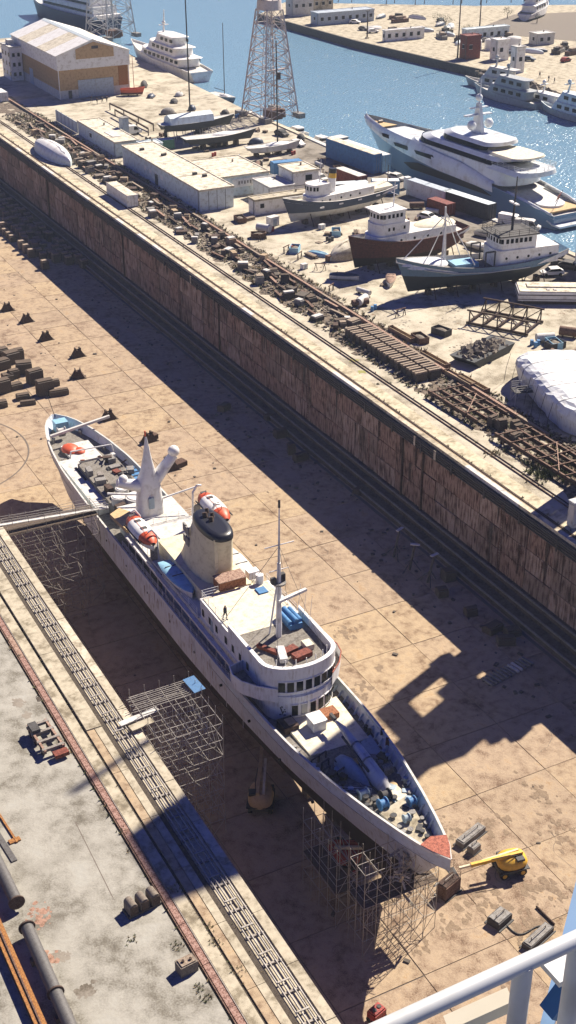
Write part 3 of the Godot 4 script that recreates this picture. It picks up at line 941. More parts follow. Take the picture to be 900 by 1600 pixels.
	for a in [[0.75, -1.65, -86.0, 0.56, 0.68], [0.66, -1.95, -83.6, 0.7, 0.88]]:
		var ring := []
		for dz in [-0.12, 0.12]:
			var r := PackedVector3Array()
			for k in 11:
				var t := TAU * (k % 10) / 10.0
				r.append(Vector3(a[0] + cos(t) * a[3], a[1] + sin(t) * a[4], a[2] + dz + Z))
			ring.append(r)
		part(jb, "hinge_band", MB.new().grid(ring, true), M.grey)
	part(jb, "jib_cylinder", MB.new().tube(Vector3(0.1, -1.3, -87.6 + Z), Vector3(0.0, -1.7, -82.4 + Z), 0.13, 0.13, 7), M.darkgrey)
	part(jb, "hook_block", MB.new().span(0.75, 1.05, -1.75, -1.3, -91.4 + Z, -90.4 + Z), M.darkgrey)
	var cv := []
	for a in [[-86.9, 0.15, 0.1], [-86.2, 0.7, 0.7], [-85.0, 0.85, 0.95], [-83.6, 0.7, 0.8], [-82.4, 0.45, 0.5], [-81.7, 0.1, 0.1]]:
		var r := PackedVector3Array()
		for k in 7:
			var t := PI * k / 6.0
			r.append(Vector3(-1.0 - cos(t) * a[1] + (a[0] + 86.9) * 0.16, -3.15 + sin(t) * a[2] * 1.5, a[0] + Z))
		cv.append(r)
	part(s, "covered_windlass", MB.new().grid(cv), M.deckblue)
	# winches, bollards and gear on the foredeck
	drum(s, Vector3(-1.6, -2.35, -80.6 + Z), 0.55, 1.0, M.deckblue)
	drum(s, Vector3(0.1, -2.3, -79.4 + Z), 0.6, 0.9, M.darkgrey)
	drum(s, Vector3(2.1, -2.3, -82.6 + Z), 0.55, 1.0, M.grey)
	drum(s, Vector3(-0.9, -2.0, -78.2 + Z), 0.6, 0.8, M.blue)
	drum(s, Vector3(1.55, -1.9, -77.2 + Z), 0.5, 0.7, M.blue)
	drum(s, Vector3(-0.1, -1.8, -75.4 + Z), 0.42, 0.6, M.deckblue)
	rng.seed = 31
	for a in [[-3.6, -86.5], [-3.3, -84.4], [3.4, -85.2], [3.0, -80.6], [-2.1, -79.0], [-1.1, -75.0], [1.3, -75.0], [0.4, -73.5], [-3.8, -90.0], [3.9, -89.5], [2.3, -78.6]]:
		bollard(s, Vector3(a[0], -3.35 + (a[1] + 90.0) * 0.045, a[1] + Z), [M.darkgrey, M.grey, M.deckblue, M.black][rng.randi() % 4])
	for k in 54:   # valves, pipes and coils among the winches
		var zz := rng.randf_range(-86.5, -74.0)
		var hw := lerp_table([[-88.0, 4.0], [-80.0, 2.7], [-73.0, 0.9]], zz)
		var p := Vector3(rng.randf_range(-hw, hw), -3.45 + (zz + 90.0) * 0.05, zz + Z)
		var h := rng.randf_range(0.35, 0.9)
		var mm: Material = [M.darkgrey, M.grey, M.black, M.darkgrey, M.deckblue, M.block2, M.tan][rng.randi() % 7]
		match k % 3:
			0: part(s, "valve", MB.new().tube(p, p + Vector3(0, h, 0), 0.12, 0.12, 7).tube(p + Vector3(0, h, 0), p + Vector3(0, h + 0.06, 0), 0.3, 0.3, 9), mm)
			1: part(s, "rope_coil", MB.new().tube(p, p + Vector3(0, 0.3, 0), 0.5, 0.42, 10), mm)
			2: part(s, "gear_box", MB.new().box(p + Vector3(0, h * 0.4, 0), Vector3(rng.randf_range(0.4, 0.9), h * 0.8, rng.randf_range(0.4, 1.1)), Basis(Vector3.UP, rng.randf())), mm)
	for k in 3:
		part(s, "deck_pipe", MB.new().tube(Vector3(-0.8 + k * 0.8, -2.9, -82.5 + Z), Vector3(-0.5 + k * 0.5, -2.5, -75.5 + Z), 0.11, 0.11, 6), [M.grey, M.darkgrey, M.deckblue][k])
	railing(s, [Vector3(-3.2, -3.2, -82.4 + Z), Vector3(-0.6, -3.2, -80.8 + Z)], 0.9)
	part(s, "hawse_opening", MB.new().tube(Vector3(4.35, -2.1, -87.4 + Z), Vector3(4.6, -2.1, -87.2 + Z), 0.36, 0.36, 10), M.black)
	part(s, "hawse_opening", MB.new().tube(Vector3(4.02, -2.1, -85.9 + Z), Vector3(4.3, -2.1, -85.7 + Z), 0.42, 0.42, 10), M.redbrown)
	for k in 22:   # stays of the bulwark
		var zz := -74.0 - k * 1.15
		var hw := lerp_table([[-98.0, 5.0], [-93.0, 4.9], [-88.6, 4.62], [-82.8, 3.87], [-77.6, 2.87], [-73.8, 1.95]], zz) - 0.1
		for sx in [-1, 1]:
			part(s, "bulwark_stay", MB.new().beam(Vector3(sx * (hw - 0.1), -1.75 - k * 0.055, zz + Z), Vector3(sx * (hw - 0.55), -2.5 - k * 0.055, zz + Z), 0.05, 0.3), M.paleblue)
	# ---- superstructure: lower tier, bridge tier, roof with bulwark
	part(s, "lower_house", round_house(-94.2 + Z, -124.0 + Z, 3.75, -4.25, -0.6, 2.6), M.shipwhite)
	part(s, "bridge_house", round_house(-94.4 + Z, -111.8 + Z, 4.05, -0.6, 2.0, 2.7, -0.12), M.shipwhite)
	part(s, "bridge_deck", round_house(-94.3 + Z, -112.2 + Z, 4.12, -0.72, -0.5, 2.7), M.shipwhite)
	# the roof bulwark follows the rounded front
	var bo := PackedVector3Array()
	var bi := PackedVector3Array()
	var to := PackedVector3Array()
	var ti := PackedVector3Array()
	var pts := [Vector3(-4.17, 0, -104.5 + Z)]
	for k in 17:
		var t := -PI / 2 + PI * k / 16.0
		pts.append(Vector3(4.17 * sin(t), 0, -94.28 + Z - 2.7 + 2.7 * cos(t)))
	pts.append(Vector3(4.17, 0, -104.5 + Z))
	for p in pts:
		var c := Vector3(0, 0, -98.0 + Z)
		var u: Vector3 = (p - c).normalized()
		bo.append(p + Vector3(0, 2.0, 0)); to.append(p + u * 0.06 + Vector3(0, 2.95, 0))
		bi.append(p - u * 0.5 + Vector3(0, 2.0, 0)); ti.append(p - u * 0.42 + Vector3(0, 2.95, 0))
	part(s, "roof_bulwark", MB.new().grid([to, bo]).grid([bi, ti]).flatgrid([ti, to]), M.shipwhite)
	var rd := PackedVector3Array()
	for p in bi:
		rd.append(p + Vector3(0, 0.05, 0))
	part(s, "compass_deck", MB.new().fan(rd), M.deck)
	part(s, "roof_deck", MB.new().span(-3.9, 3.9, 2.0, 2.09, -111.6 + Z, -103.4 + Z), M.creamdeck)
	# windows of the two fronts
	for k in 9:
		var t := lerpf(-0.72, 1.2, k / 8.0)
		var a := arc_pos(-94.34 + Z, 4.12, 2.7, t)
		pane(s, a[0] + Vector3(0, 0.66, 0) + a[1] * 0.02, a[1], 0.68, 1.2, M.glass)
	for k in 7:
		var t := lerpf(-0.42, 1.2, k / 6.0)
		var a := arc_pos(-94.2 + Z, 3.75, 2.6, t)
		pane(s, a[0] + Vector3(0, -2.2, 0) + a[1] * 0.02, a[1], 0.62, 1.3, M.glass if k != 1 else M.paleglass)
	# faded painted emblem beside the lower windows: a slanting figure with dots
	for a in [[-0.80, -1.75, 0.16, 0.12, 0.0], [-0.82, -2.15, 0.12, 0.75, 0.35], [-0.77, -2.45, 0.10, 0.5, -0.45], [-0.86, -2.7, 0.2, 0.1, 0.0], [-0.72, -2.05, 0.14, 0.1, 0.3], [-0.70, -2.3, 0.1, 0.16, 0.0], [-0.72, -2.72, 0.22, 0.1, 0.0]]:
		var e := arc_pos(-94.2 + Z, 3.75, 2.6, a[0])
		var ux: Vector3 = Vector3.UP.cross(e[1]).normalized()
		part(s, "emblem_stroke", MB.new().box(e[0] + Vector3(0, a[1], 0) + e[1] * 0.03, Vector3(a[2], a[3], 0.03), Basis(ux, Vector3.UP, e[1]) * Basis(Vector3(0, 0, 1), a[4])), M.pipegrey)
	# side windows and doors
	for sx in [-1, 1]:
		for k in 7:
			var zz := -100.0 - k * 1.75 - (0.6 if k > 3 else 0.0)
			pane(s, Vector3(sx * 4.12, 0.55, zz + Z), Vector3(sx, 0, 0), 0.5, 0.85, M.glass)
		pane(s, Vector3(sx * 4.1, 0.15, -102.9 - 6.0 + Z), Vector3(sx, 0, 0), 0.7, 1.5, M.deckblue, "door")
		for k in 9:
			pane(s, Vector3(sx * 3.77, -2.2, -99.5 - k * 2.5 + Z), Vector3(sx, 0, 0), 0.5, 0.7, M.glass)
		# bridge wing
		var wy := [Vector2(3.1, -95.1 + Z), Vector2(4.6, -96.4 + Z), Vector2(5.7, -98.0 + Z), Vector2(6.0, -99.4 + Z), Vector2(5.7, -100.8 + Z), Vector2(4.0, -101.2 + Z)]
		var po := PackedVector3Array()
		var pt := PackedVector3Array()
		for p in wy:
			po.append(Vector3(sx * p.x, -1.15, p.y)); pt.append(Vector3(sx * p.x * 1.01, 0.5, p.y))
		var wg := part(s, "bridge_wing", MB.new().grid([pt, po]).fan(po), M.shipwhite)
		var ip := PackedVector3Array()
		for p in wy:
			ip.append(Vector3(sx * (p.x * 0.97), -0.5, lerpf(p.y, -98.6 + Z, 0.08)))
		part(wg, "wing_deck", MB.new().fan(ip), M.deck)
		part(wg, "wing_rail", MB.new().path([pt[0], pt[1], pt[2], pt[3], pt[4], pt[5]], 0.07), M.shipwhite if sx < 0 else M.coral)
		# edge of the boat deck, a narrow slab over the side deck, with its posts
		var be := part(s, "boat_deck_edge", MB.new().span(sx * 4.35, sx * 4.85, -1.15, -0.85, -133.0 + Z, -101.0 + Z), M.hullgrey)
		for k in 14:
			part(be, "post", MB.new().tube(Vector3(sx * 4.6, -3.85, -102.0 - k * 2.35 + Z), Vector3(sx * 4.6, -1.1, -102.0 - k * 2.35 + Z), 0.06, 0.06, 5), M.hullgrey)
	part(s, "bridge_ladder", MB.new().beam(Vector3(-4.5, -3.6, -104.0 + Z), Vector3(-4.3, -0.6, -101.8 + Z), 0.6, 0.08), M.grey)
	# radar mast on the roof
	var ms := part(s, "radar_mast", MB.new().tube(Vector3(0.2, 2.0, -101.4 + Z), Vector3(0.2, 11.0, -101.3 + Z), 0.34, 0.2, 8).tube(Vector3(0.2, 11.0, -101.3 + Z), Vector3(0.2, 17.4, -101.2 + Z), 0.14, 0.06, 6).tube(Vector3(-0.5, 2.0, -102.2 + Z), Vector3(0.2, 10.0, -101.3 + Z), 0.1, 0.1, 6).tube(Vector3(0.9, 2.0, -102.2 + Z), Vector3(0.2, 10.0, -101.3 + Z), 0.1, 0.1, 6), M.shipwhite)
	part(ms, "yard", MB.new().tube(Vector3(-1.4, 13.1, -101.3 + Z), Vector3(1.9, 13.1, -101.3 + Z), 0.06, 0.06, 5).tube(Vector3(-0.9, 10.2, -101.3 + Z), Vector3(1.3, 10.2, -101.3 + Z), 0.05, 0.05, 5), M.shipwhite)
	part(ms, "radar_arm", MB.new().beam(Vector3(0.0, 6.6, -101.0 + Z), Vector3(3.4, 6.9, -101.4 + Z), 0.35, 0.28), M.white)
	part(ms, "platform", MB.new().tube(Vector3(0.2, 8.6, -101.3 + Z), Vector3(0.2, 8.75, -101.3 + Z), 0.75, 0.75, 10), M.grey)
	part(ms, "lamp_box", MB.new().span(0.4, 0.9, 8.75, 9.6, -101.7 + Z, -101.2 + Z).span(-0.7, -0.2, 8.75, 9.4, -101.5 + Z, -101.0 + Z), M.darkgrey)
	part(ms, "antenna", MB.new().tube(Vector3(0.2, 17.4, -101.2 + Z), Vector3(0.2, 18.2, -101.2 + Z), 0.12, 0.12, 6), M.darkgrey)
	for k in 4:
		var a: Vector3 = [Vector3(-3.9, 2.0, -106.5), Vector3(3.9, 2.0, -106.5), Vector3(-2.6, 2.9, -96.2), Vector3(2.6, 2.9, -96.2)][k] + Vector3(0, 0, Z)
		part(ms, "stay", MB.new().tube(a, Vector3(0.2, 13.0, -101.25 + Z), 0.025, 0.025, 4, false), M.grey)
	for k in 3:
		part(s, "whip_antenna", MB.new().tube(Vector3(3.6, 2.9, -101.0 - k * 1.3 + Z), Vector3(3.9, 6.2, -101.0 - k * 1.3 + Z), 0.03, 0.02, 4), M.shipwhite)
	# gear stowed around the mast foot
	for a in [[-1.9, 2.3, -99.3, 0.5, 0.35, 3.0, 0.5, "redbrown"], [-0.4, 2.35, -98.2, 2.1, 0.5, 0.9, 0.2, "redbrown"], [0.6, 2.35, -97.0, 2.0, 0.5, 1.0, 0.15, "redbrown"], [-1.2, 2.4, -97.9, 0.8, 0.5, 2.4, -0.3, "hullgrey"], [1.9, 2.4, -98.2, 0.9, 0.6, 1.2, 0.0, "creamdeck"]]:
		part(s, "stowed_panel", MB.new().box(Vector3(a[0], a[1], a[2] + Z), Vector3(a[3], a[4], a[5]), Basis(Vector3.UP, a[6])), M[a[7]])
	for k in 7:
		var a := arc_pos(-94.9 + Z, 3.4, 2.2, lerpf(-1.0, 1.0, k / 6.0))
		part(s, "light_post", MB.new().tube(a[0] + Vector3(0, 2.1, 0), a[0] + Vector3(0, 3.5, 0), 0.05, 0.05, 5), M.white)
	var bt := part(s, "tarpaulin_bale", MB.new().span(1.7, 3.1, 2.1, 2.75, -104.6 + Z, -101.6 + Z).tube(Vector3(1.75, 2.85, -104.5 + Z), Vector3(1.75, 2.85, -101.8 + Z), 0.3, 0.3, 8).tube(Vector3(2.4, 2.95, -104.6 + Z), Vector3(2.5, 2.95, -101.7 + Z), 0.32, 0.32, 8).tube(Vector3(3.0, 2.85, -104.5 + Z), Vector3(3.0, 2.85, -101.9 + Z), 0.28, 0.28, 8), M.blue)
	var cr := part(s, "covered_crate", MB.new().span(-1.7, 1.5, 2.1, 3.15, -113.6 + Z, -111.9 + Z), M.tarpbrown)
	part(cr, "crate_cover", MB.new().span(-1.8, 1.6, 3.15, 3.24, -113.7 + Z, -111.8 + Z), M.paleRust)
	part(s, "deck_hatch", MB.new().span(1.9, 3.0, 2.1, 2.25, -110.6 + Z, -109.4 + Z), M.blue)
	part(s, "fan_housing", MB.new().tube(Vector3(3.0, 2.1, -111.6 + Z), Vector3(3.0, 3.2, -111.6 + Z), 0.45, 0.45, 10).span(2.2, 3.5, 2.1, 3.0, -113.6 + Z, -112.6 + Z), M.shipwhite)
	railing(s, [Vector3(-3.95, 2.05, -104.6 + Z), Vector3(-3.95, 2.05, -111.7 + Z), Vector3(-2.0, 2.05, -111.7 + Z)], 1.0)
	railing(s, [Vector3(3.95, 2.05, -104.6 + Z), Vector3(3.95, 2.05, -111.7 + Z)], 1.0)
	# engine casing and funnel
	part(s, "engine_casing", MB.new().span(-2.9, 2.9, -0.6, 1.2, -127.0 + Z, -112.2 + Z), M.cream)
	part(s, "boat_deck", MB.new().span(-4.3, 4.3, -0.75, -0.5, -133.5 + Z, -112.2 + Z), M.lightgrey)
	var fr := []
	var fc := []
	for i in 9:
		var t := i / 8.0
		var y := lerpf(1.2, 7.1, t)
		fr.append(funnel_ring(lerpf(-114.6, -113.7, t) + Z, lerpf(-124.0, -120.7, t) + Z, lerpf(2.15, 1.6, t), y))
	for a in [[7.1, 0.04], [7.6, 0.02], [7.85, -0.25], [7.9, -0.7]]:
		fc.append(funnel_ring(-113.65 + a[1] + Z, -120.75 - a[1] + Z, 1.62 + a[1] * 0.9, a[0]))
	var fn := part(s, "funnel", MB.new().grid(fr, true), M.cream)
	var cp := part(s, "funnel_cap", MB.new().grid(fc, true).fan(fc[3]), M.soot)
	for a in [[-0.3, -118.4, 0.3], [0.4, -118.0, 0.24], [-0.1, -117.2, 0.28], [0.3, -119.2, 0.22]]:
		part(cp, "exhaust_pipe", MB.new().tube(Vector3(a[0], 7.6, a[1] + Z), Vector3(a[0], 8.35, a[1] - 0.3 + Z), a[2], a[2], 9), M.darkrust)
	for k in 4:   # louvres on the side of the funnel
		for sx in [-1, 1]:
			part(fn, "louvre", MB.new().box(Vector3(sx * (1.83 - (k % 2) * 0.1), 4.2 + (k / 2) * 1.4, -120.2 - (k % 2) * 1.0 + Z), Vector3(0.2, 0.95, 0.75)), M.grey)
	part(fn, "ladder", MB.new().span(-1.2, -0.8, 1.2, 7.3, -114.35 + Z, -114.2 + Z), M.cream)
	# the white Y shaped mast aft
	var ym := part(s, "signal_mast", mast_y(Z), M.white)
	part(ym, "dome", MB.new().dome(Vector3(3.6, 7.1, -136.9 + Z), Vector3(0.75, 0.75, 0.75)), M.white)
	part(ym, "dome", MB.new().dome(Vector3(-3.1, 4.6, -137.2 + Z), Vector3(0.6, 0.6, 0.6)), M.white)
	part(ym, "door", MB.new().box(Vector3(-0.25, 1.4, -135.35 + Z), Vector3(0.7, 1.5, 0.12)), M.deckblue)
	part(ym, "lamp", MB.new().tube(Vector3(0, 9.9, -137.0 + Z), Vector3(0, 10.6, -137.0 + Z), 0.1, 0.1, 6), M.orange)
	part(s, "mast_house", MB.new().span(-3.2, 3.2, -3.9, -0.6, -139.5 + Z, -127.5 + Z), M.lightgrey)
	part(s, "mast_deck", MB.new().span(-3.3, 4.0, -0.7, -0.5, -139.8 + Z, -133.6 + Z), M.lightgrey)
	part(s, "tan_platform", MB.new().prism(PackedVector2Array([Vector2(-5.0, -137.6 + Z), Vector2(-4.6, -133.0 + Z), Vector2(-2.4, -132.8 + Z), Vector2(-2.2, -136.6 + Z), Vector2(-3.4, -138.6 + Z)]), Vector3(0, -0.5, 0), Vector3(1, 0, 0), Vector3(0, 0, 1), Vector3(0, 0.5, 0)), M.tan)
	part(s, "derrick_boom", MB.new().tube(Vector3(1.2, 1.4, -136.0 + Z), Vector3(6.4, 2.6, -135.0 + Z), 0.14, 0.1, 6), M.white)
	part(s, "derrick_boom", MB.new().tube(Vector3(-4.0, 1.0, -141.0 + Z), Vector3(0.2, 0.8, -139.0 + Z), 0.16, 0.16, 6), M.white)
	# davits
	for sx in [-1, 1]:
		for zz in [-125.6, -131.0]:
			part(s, "davit", MB.new().path([Vector3(sx * 3.4, -0.5, zz + Z), Vector3(sx * 3.5, 3.4 + sx * 0.7, zz + Z), Vector3(sx * 4.1, 4.3 + sx * 0.7, zz + Z), Vector3(sx * 4.6, 4.1 + sx * 0.7, zz + Z)], 0.13), M.shipwhite)
			part(s, "cradle", MB.new().span(sx * 3.6, sx * 4.4, -0.5, 1.75 + sx * 0.55, zz - 0.15 + Z, zz + 0.15 + Z), M.grey)
		railing(s, [Vector3(sx * 4.25, -0.5, -133.4 + Z), Vector3(sx * 4.25, -0.5, -127.0 + Z)], 1.0)
		railing(s, [Vector3(sx * 4.25, -0.5, -117.0 + Z), Vector3(sx * 4.25, -0.5, -112.5 + Z)], 1.0)
	railing(s, [Vector3(-4.3, -0.5, -133.5 + Z), Vector3(4.3, -0.5, -133.5 + Z)], 1.0)
	railing(s, [Vector3(-4.9, -2.7, -101.5 + Z), Vector3(-4.9, -2.7, -134.0 + Z)], 0.7)
	# ---- after deck with its machinery
	part(s, "after_house", MB.new().span(-2.6, 2.8, -4.3, -2.3, -157.0 + Z, -141.5 + Z), M.deck)
	part(s, "hatch_coaming", MB.new().span(-4.4, -1.9, -4.3, -2.9, -160.0 + Z, -145.0 + Z), M.lightgrey)
	for a in [[-2.9, -155.0, 0.3, 4.2], [0.9, -153.5, 1.0, 0.8], [1.8, -150.5, 1.2, 2.6], [-0.5, -147.5, 0.7, 3.0]]:
		part(s, "slot_hatch", MB.new().box(Vector3(a[0], -2.2 if a[0] > -2.0 else -2.86, a[1] + Z), Vector3(a[2], 0.12, a[3])), M.black)
	for a in [[-1.6, -143.6, 1.0], [0.4, -142.6, 1.45], [2.0, -142.0, 1.0], [-0.4, -145.6, 0.9]]:
		var rv := part(s, "reel", MB.new().tube(Vector3(a[0], -2.3, a[1] + Z), Vector3(a[0], -1.2, a[1] + Z), a[2], a[2], 16), M.lightgrey)
		part(rv, "reel_top", MB.new().tube(Vector3(a[0], -1.2, a[1] + Z), Vector3(a[0], -1.1, a[1] + Z), a[2] * 0.8, a[2] * 0.8, 16), M.white)
	rng.seed = 91
	for k in 34:
		var zz := rng.randf_range(-158.0, -141.0)
		var h := rng.randf_range(0.3, 1.0)
		var p := Vector3(rng.randf_range(-2.3, 3.6), -2.3, zz + Z)
		var mm: Material = [M.grey, M.lightgrey, M.darkrust, M.white, M.steel, M.redbrown][rng.randi() % 6]
		if k % 2:
			part(s, "deck_box", MB.new().box(p + Vector3(0, h * 0.5, 0), Vector3(rng.randf_range(0.4, 1.5), h, rng.randf_range(0.4, 1.8)), Basis(Vector3.UP, rng.randf_range(-0.3, 0.3))), mm)
		else:
			part(s, "deck_pipe", MB.new().tube(p + Vector3(0, 0.2, 0), p + Vector3(rng.randf_range(-1.5, 1.5), 0.3 + h * 0.6, rng.randf_range(-1.5, 1.5)), 0.1, 0.1, 6), mm)
	part(s, "blue_tarpaulin", MB.new().span(3.0, 4.3, -4.2, -2.7, -153.5 + Z, -147.0 + Z), M.blue)
	for k in 6:
		part(s, "tarpaulin_batten", MB.new().span(2.95, 4.35, -2.7, -2.6, -153.0 + k * 1.1 + Z, -152.8 + k * 1.1 + Z), M.navy)
	part(s, "stern_deck", MB.new().span(-2.0, 2.2, -4.4, -3.8, -166.5 + Z, -160.5 + Z), M.lightgrey)
	part(s, "orange_net", MB.new().dome(Vector3(-1.2, -3.7, -164.5 + Z), Vector3(1.3, 0.7, 1.6), 0.0, 0.5, 9, 3).dome(Vector3(-0.2, -3.7, -163.4 + Z), Vector3(0.9, 0.5, 1.0), 0.0, 0.5, 7, 3), M.orange)
	part(s, "stern_boom", MB.new().beam(Vector3(-3.2, -2.3, -167.0 + Z), Vector3(6.2, -1.5, -168.0 + Z), 0.4, 0.35), M.lightgrey)
	part(s, "stern_frame", MB.new().path([Vector3(-2.4, -3.8, -161.0 + Z), Vector3(-2.2, -2.3, -161.0 + Z), Vector3(3.6, -2.2, -160.4 + Z), Vector3(3.9, -3.8, -160.4 + Z)], 0.1), M.white)
	part(s, "stern_roller", MB.new().span(-0.9, 1.0, -4.3, -2.7, -173.2 + Z, -171.5 + Z), M.skyblue)
	part(s, "ensign_staff", MB.new().tube(Vector3(0, -3.0, -174.6 + Z), Vector3(-0.6, 0.6, -176.0 + Z), 0.05, 0.04, 5), M.black)
	drum(s, Vector3(-0.8, -2.9, -169.3 + Z), 0.6, 1.2, M.lightgrey)
	for a in [[-2.2, -169.5], [2.2, -170.2], [-3.2, -162.0], [3.4, -163.5]]:
		bollard(s, Vector3(a[0], -4.3, a[1] + Z), M.grey)
	# bilge keel flaps catching the sun below the bow flare
	# boats carried on deck are things of their own
	lifeboat(Vector3(47.75, 2.1, -128.3), "red and white enclosed lifeboat beside the tan deck, facing the crane track")
	lifeboat(Vector3(56.9, 3.3, -127.6), "red and white enclosed lifeboat behind the cream funnel's black cap")
	covered_boat(Vector3(48.65, 0.35, -119.6), "tender under cover painted the blue of its shade beside the cream funnel", M.skyblue)  # cover colour holds the blue it takes on in shadow
	covered_boat(Vector3(56.0, 0.35, -118.6), "tender under grey white cover on the sunlit side of the funnel", M.lightgrey)

func funnel_ring(zf: float, za: float, hw: float, y: float) -> PackedVector3Array:
	var r := PackedVector3Array()
	var c := (zf + za) * 0.5
	var l := (zf - za) * 0.5
	for k in 25:
		var t := TAU * (k % 24) / 24.0
		r.append(Vector3(signf(cos(t)) * pow(absf(cos(t)), 0.75) * hw, y, c + signf(sin(t)) * pow(absf(sin(t)), 0.85) * l))
	return r

func mast_y(Z: float) -> MB:
	var mb := MB.new()
	var rows := []
	for a in [[-0.6, 1.75, 1.3], [2.2, 1.5, 1.1], [4.3, 1.3, 0.95], [5.4, 0.85, 0.7], [7.4, 0.45, 0.42], [9.9, 0.1, 0.12]]:
		var r := PackedVector3Array()
		for k in 13:
			var t := TAU * (k % 12) / 12.0
			r.append(Vector3(signf(cos(t)) * pow(absf(cos(t)), 0.5) * a[1], a[0], -136.7 + Z + signf(sin(t)) * pow(absf(sin(t)), 0.5) * a[2]))
		rows.append(r)
	mb.grid(rows, true)
	mb.tube(Vector3(0.4, 3.4, -136.7 + Z), Vector3(3.6, 6.6, -136.9 + Z), 0.95, 0.62, 10)
	mb.tube(Vector3(-0.4, 3.2, -136.7 + Z), Vector3(-3.9, 4.3, -137.2 + Z), 0.9, 0.55, 10)
	return mb

# ---------------------------------------------------------------- in and beside the dock
var unit_tube: ArrayMesh
var unit_box: ArrayMesh

func rod(parent: Node, called: String, a: Vector3, b: Vector3, r: float, m: Material) -> MeshInstance3D:
	var d := b - a
	var up := Vector3.UP if absf(d.normalized().y) < 0.95 else Vector3.RIGHT
	var x := up.cross(d).normalized()
	return inst(parent, called, unit_tube, m, a, Basis(x * r, d, x.cross(d.normalized()) * r))

func bar(parent: Node, called: String, a: Vector3, b: Vector3, w: float, h: float, m: Material) -> MeshInstance3D:
	var d := b - a
	var up := Vector3.UP if absf(d.normalized().y) < 0.95 else Vector3.FORWARD
	var x := up.cross(d).normalized()
	return inst(parent, called, unit_box, m, (a + b) * 0.5, Basis(x * w, d.normalized().cross(x) * h, d))

func scaffold(label: String, cells: Array, y0: float, tops: Array, decks: Array, m: Material, r := 0.035) -> Node3D:
	# cells: [xs, zs] pairs of one block each; tops: its height; decks: levels with boards
	var t := thing("scaffold", label, "scaffold", Vector3(cells[0][0][0], y0, cells[0][1][0]))
	var o := t.position
	for c in cells.size():
		var xs: Array = cells[c][0]
		var zs: Array = cells[c][1]
		var top: float = tops[c]
		for x in xs:
			for z in zs:
				rod(t, "standard", Vector3(x, y0, z) - o, Vector3(x, top + 1.1, z) - o, r, m)
		var y := y0 + 2.0
		var k := 0
		while y <= top + 0.1:
			for z in zs:
				rod(t, "ledger", Vector3(xs[0], y, z) - o, Vector3(xs[-1], y, z) - o, r * 0.9, m)
			for x in xs:
				rod(t, "transom", Vector3(x, y, zs[0]) - o, Vector3(x, y, zs[-1]) - o, r * 0.9, m)
			for i in xs.size() - 1:
				var f := i if k % 2 == 0 else i + 1
				rod(t, "brace", Vector3(xs[f], y - 2.0, zs[-1]) - o, Vector3(xs[i + 1 if k % 2 == 0 else i], y, zs[-1]) - o, r * 0.8, m)
			for i in zs.size() - 1:
				rod(t, "brace", Vector3(xs[-1], y - 2.0, zs[i + k % 2]) - o, Vector3(xs[-1], y, zs[i + 1 - k % 2]) - o, r * 0.8, m)
			y += 2.0
			k += 1
		for d in decks[c]:
			var n := 5
			for b in n:
				var z0 := lerpf(zs[0], zs[-1], float(b) / n)
				var z1 := lerpf(zs[0], zs[-1], float(b + 1) / n)
				part(t, "board", MB.new().span(xs[0] - o.x, xs[-1] - o.x, d[0] - o.y, d[0] + 0.06 - o.y, z0 - o.z + (0.04 if z1 > z0 else -0.04), z1 - o.z), d[1])
			for x in [xs[0], xs[-1]]:
				rod(t, "guard_rail", Vector3(x, d[0] + 1.0, zs[0]) - o, Vector3(x, d[0] + 1.0, zs[-1]) - o, r * 0.8, m)
			for z in [zs[0], zs[-1]]:
				rod(t, "guard_rail", Vector3(xs[0], d[0] + 1.0, z) - o, Vector3(xs[-1], d[0] + 1.0, z) - o, r * 0.8, m)
	return t

func keel_block(at: Vector3, label: String, group: String, size := Vector3(2.0, 1.3, 1.3), cap := 0.25, m: Material = null, turn := 0.0, cm: Material = null) -> Node3D:
	var t := thing("keel_block", label, "block", at, turn, group)
	inst(t, "base", unit_box, M.block if m == null else m, Vector3(0, size.y * 0.5, 0), Basis.from_scale(size))
	if cap > 0.0:
		inst(t, "timber_cap", unit_box, M.oldtimber if cm == null else cm, Vector3(0, size.y + cap * 0.5, 0), Basis.from_scale(Vector3(size.x * 0.96, cap, size.z * 0.7)))
	return t

func trestle(at: Vector3, turn: float) -> Node3D:
	var t := thing("shore_trestle", "small brown tapered steel trestle standing on the sunlit dock floor", "trestle", at, turn, "trestles in a row on the dock floor")
	var mb := MB.new()
	var lo := [Vector3(-1.25, 0, -0.7), Vector3(1.25, 0, -0.7), Vector3(1.25, 0, 0.7), Vector3(-1.25, 0, 0.7), Vector3(-1.25, 0, -0.7)]
	var hi := []
	for p in lo:
		hi.append(Vector3(p.x * 0.42, 1.35, p.z * 0.6))
	mb.flatgrid([PackedVector3Array(hi), PackedVector3Array(lo)])
	mb.fan(PackedVector3Array(hi.slice(0, 4)))
	part(t, "body", mb, M.darkrust)
	for sx in [-1, 1]:
		part(t, "horn", MB.new().span(sx * 0.32, sx * 0.56, 1.35, 1.75, -0.4, 0.4), M.darkrust)
		part(t, "foot_plate", MB.new().span(sx * 1.0, sx * 1.45, 0, 0.1, -0.75, 0.75), M.oldtimber)
	return t

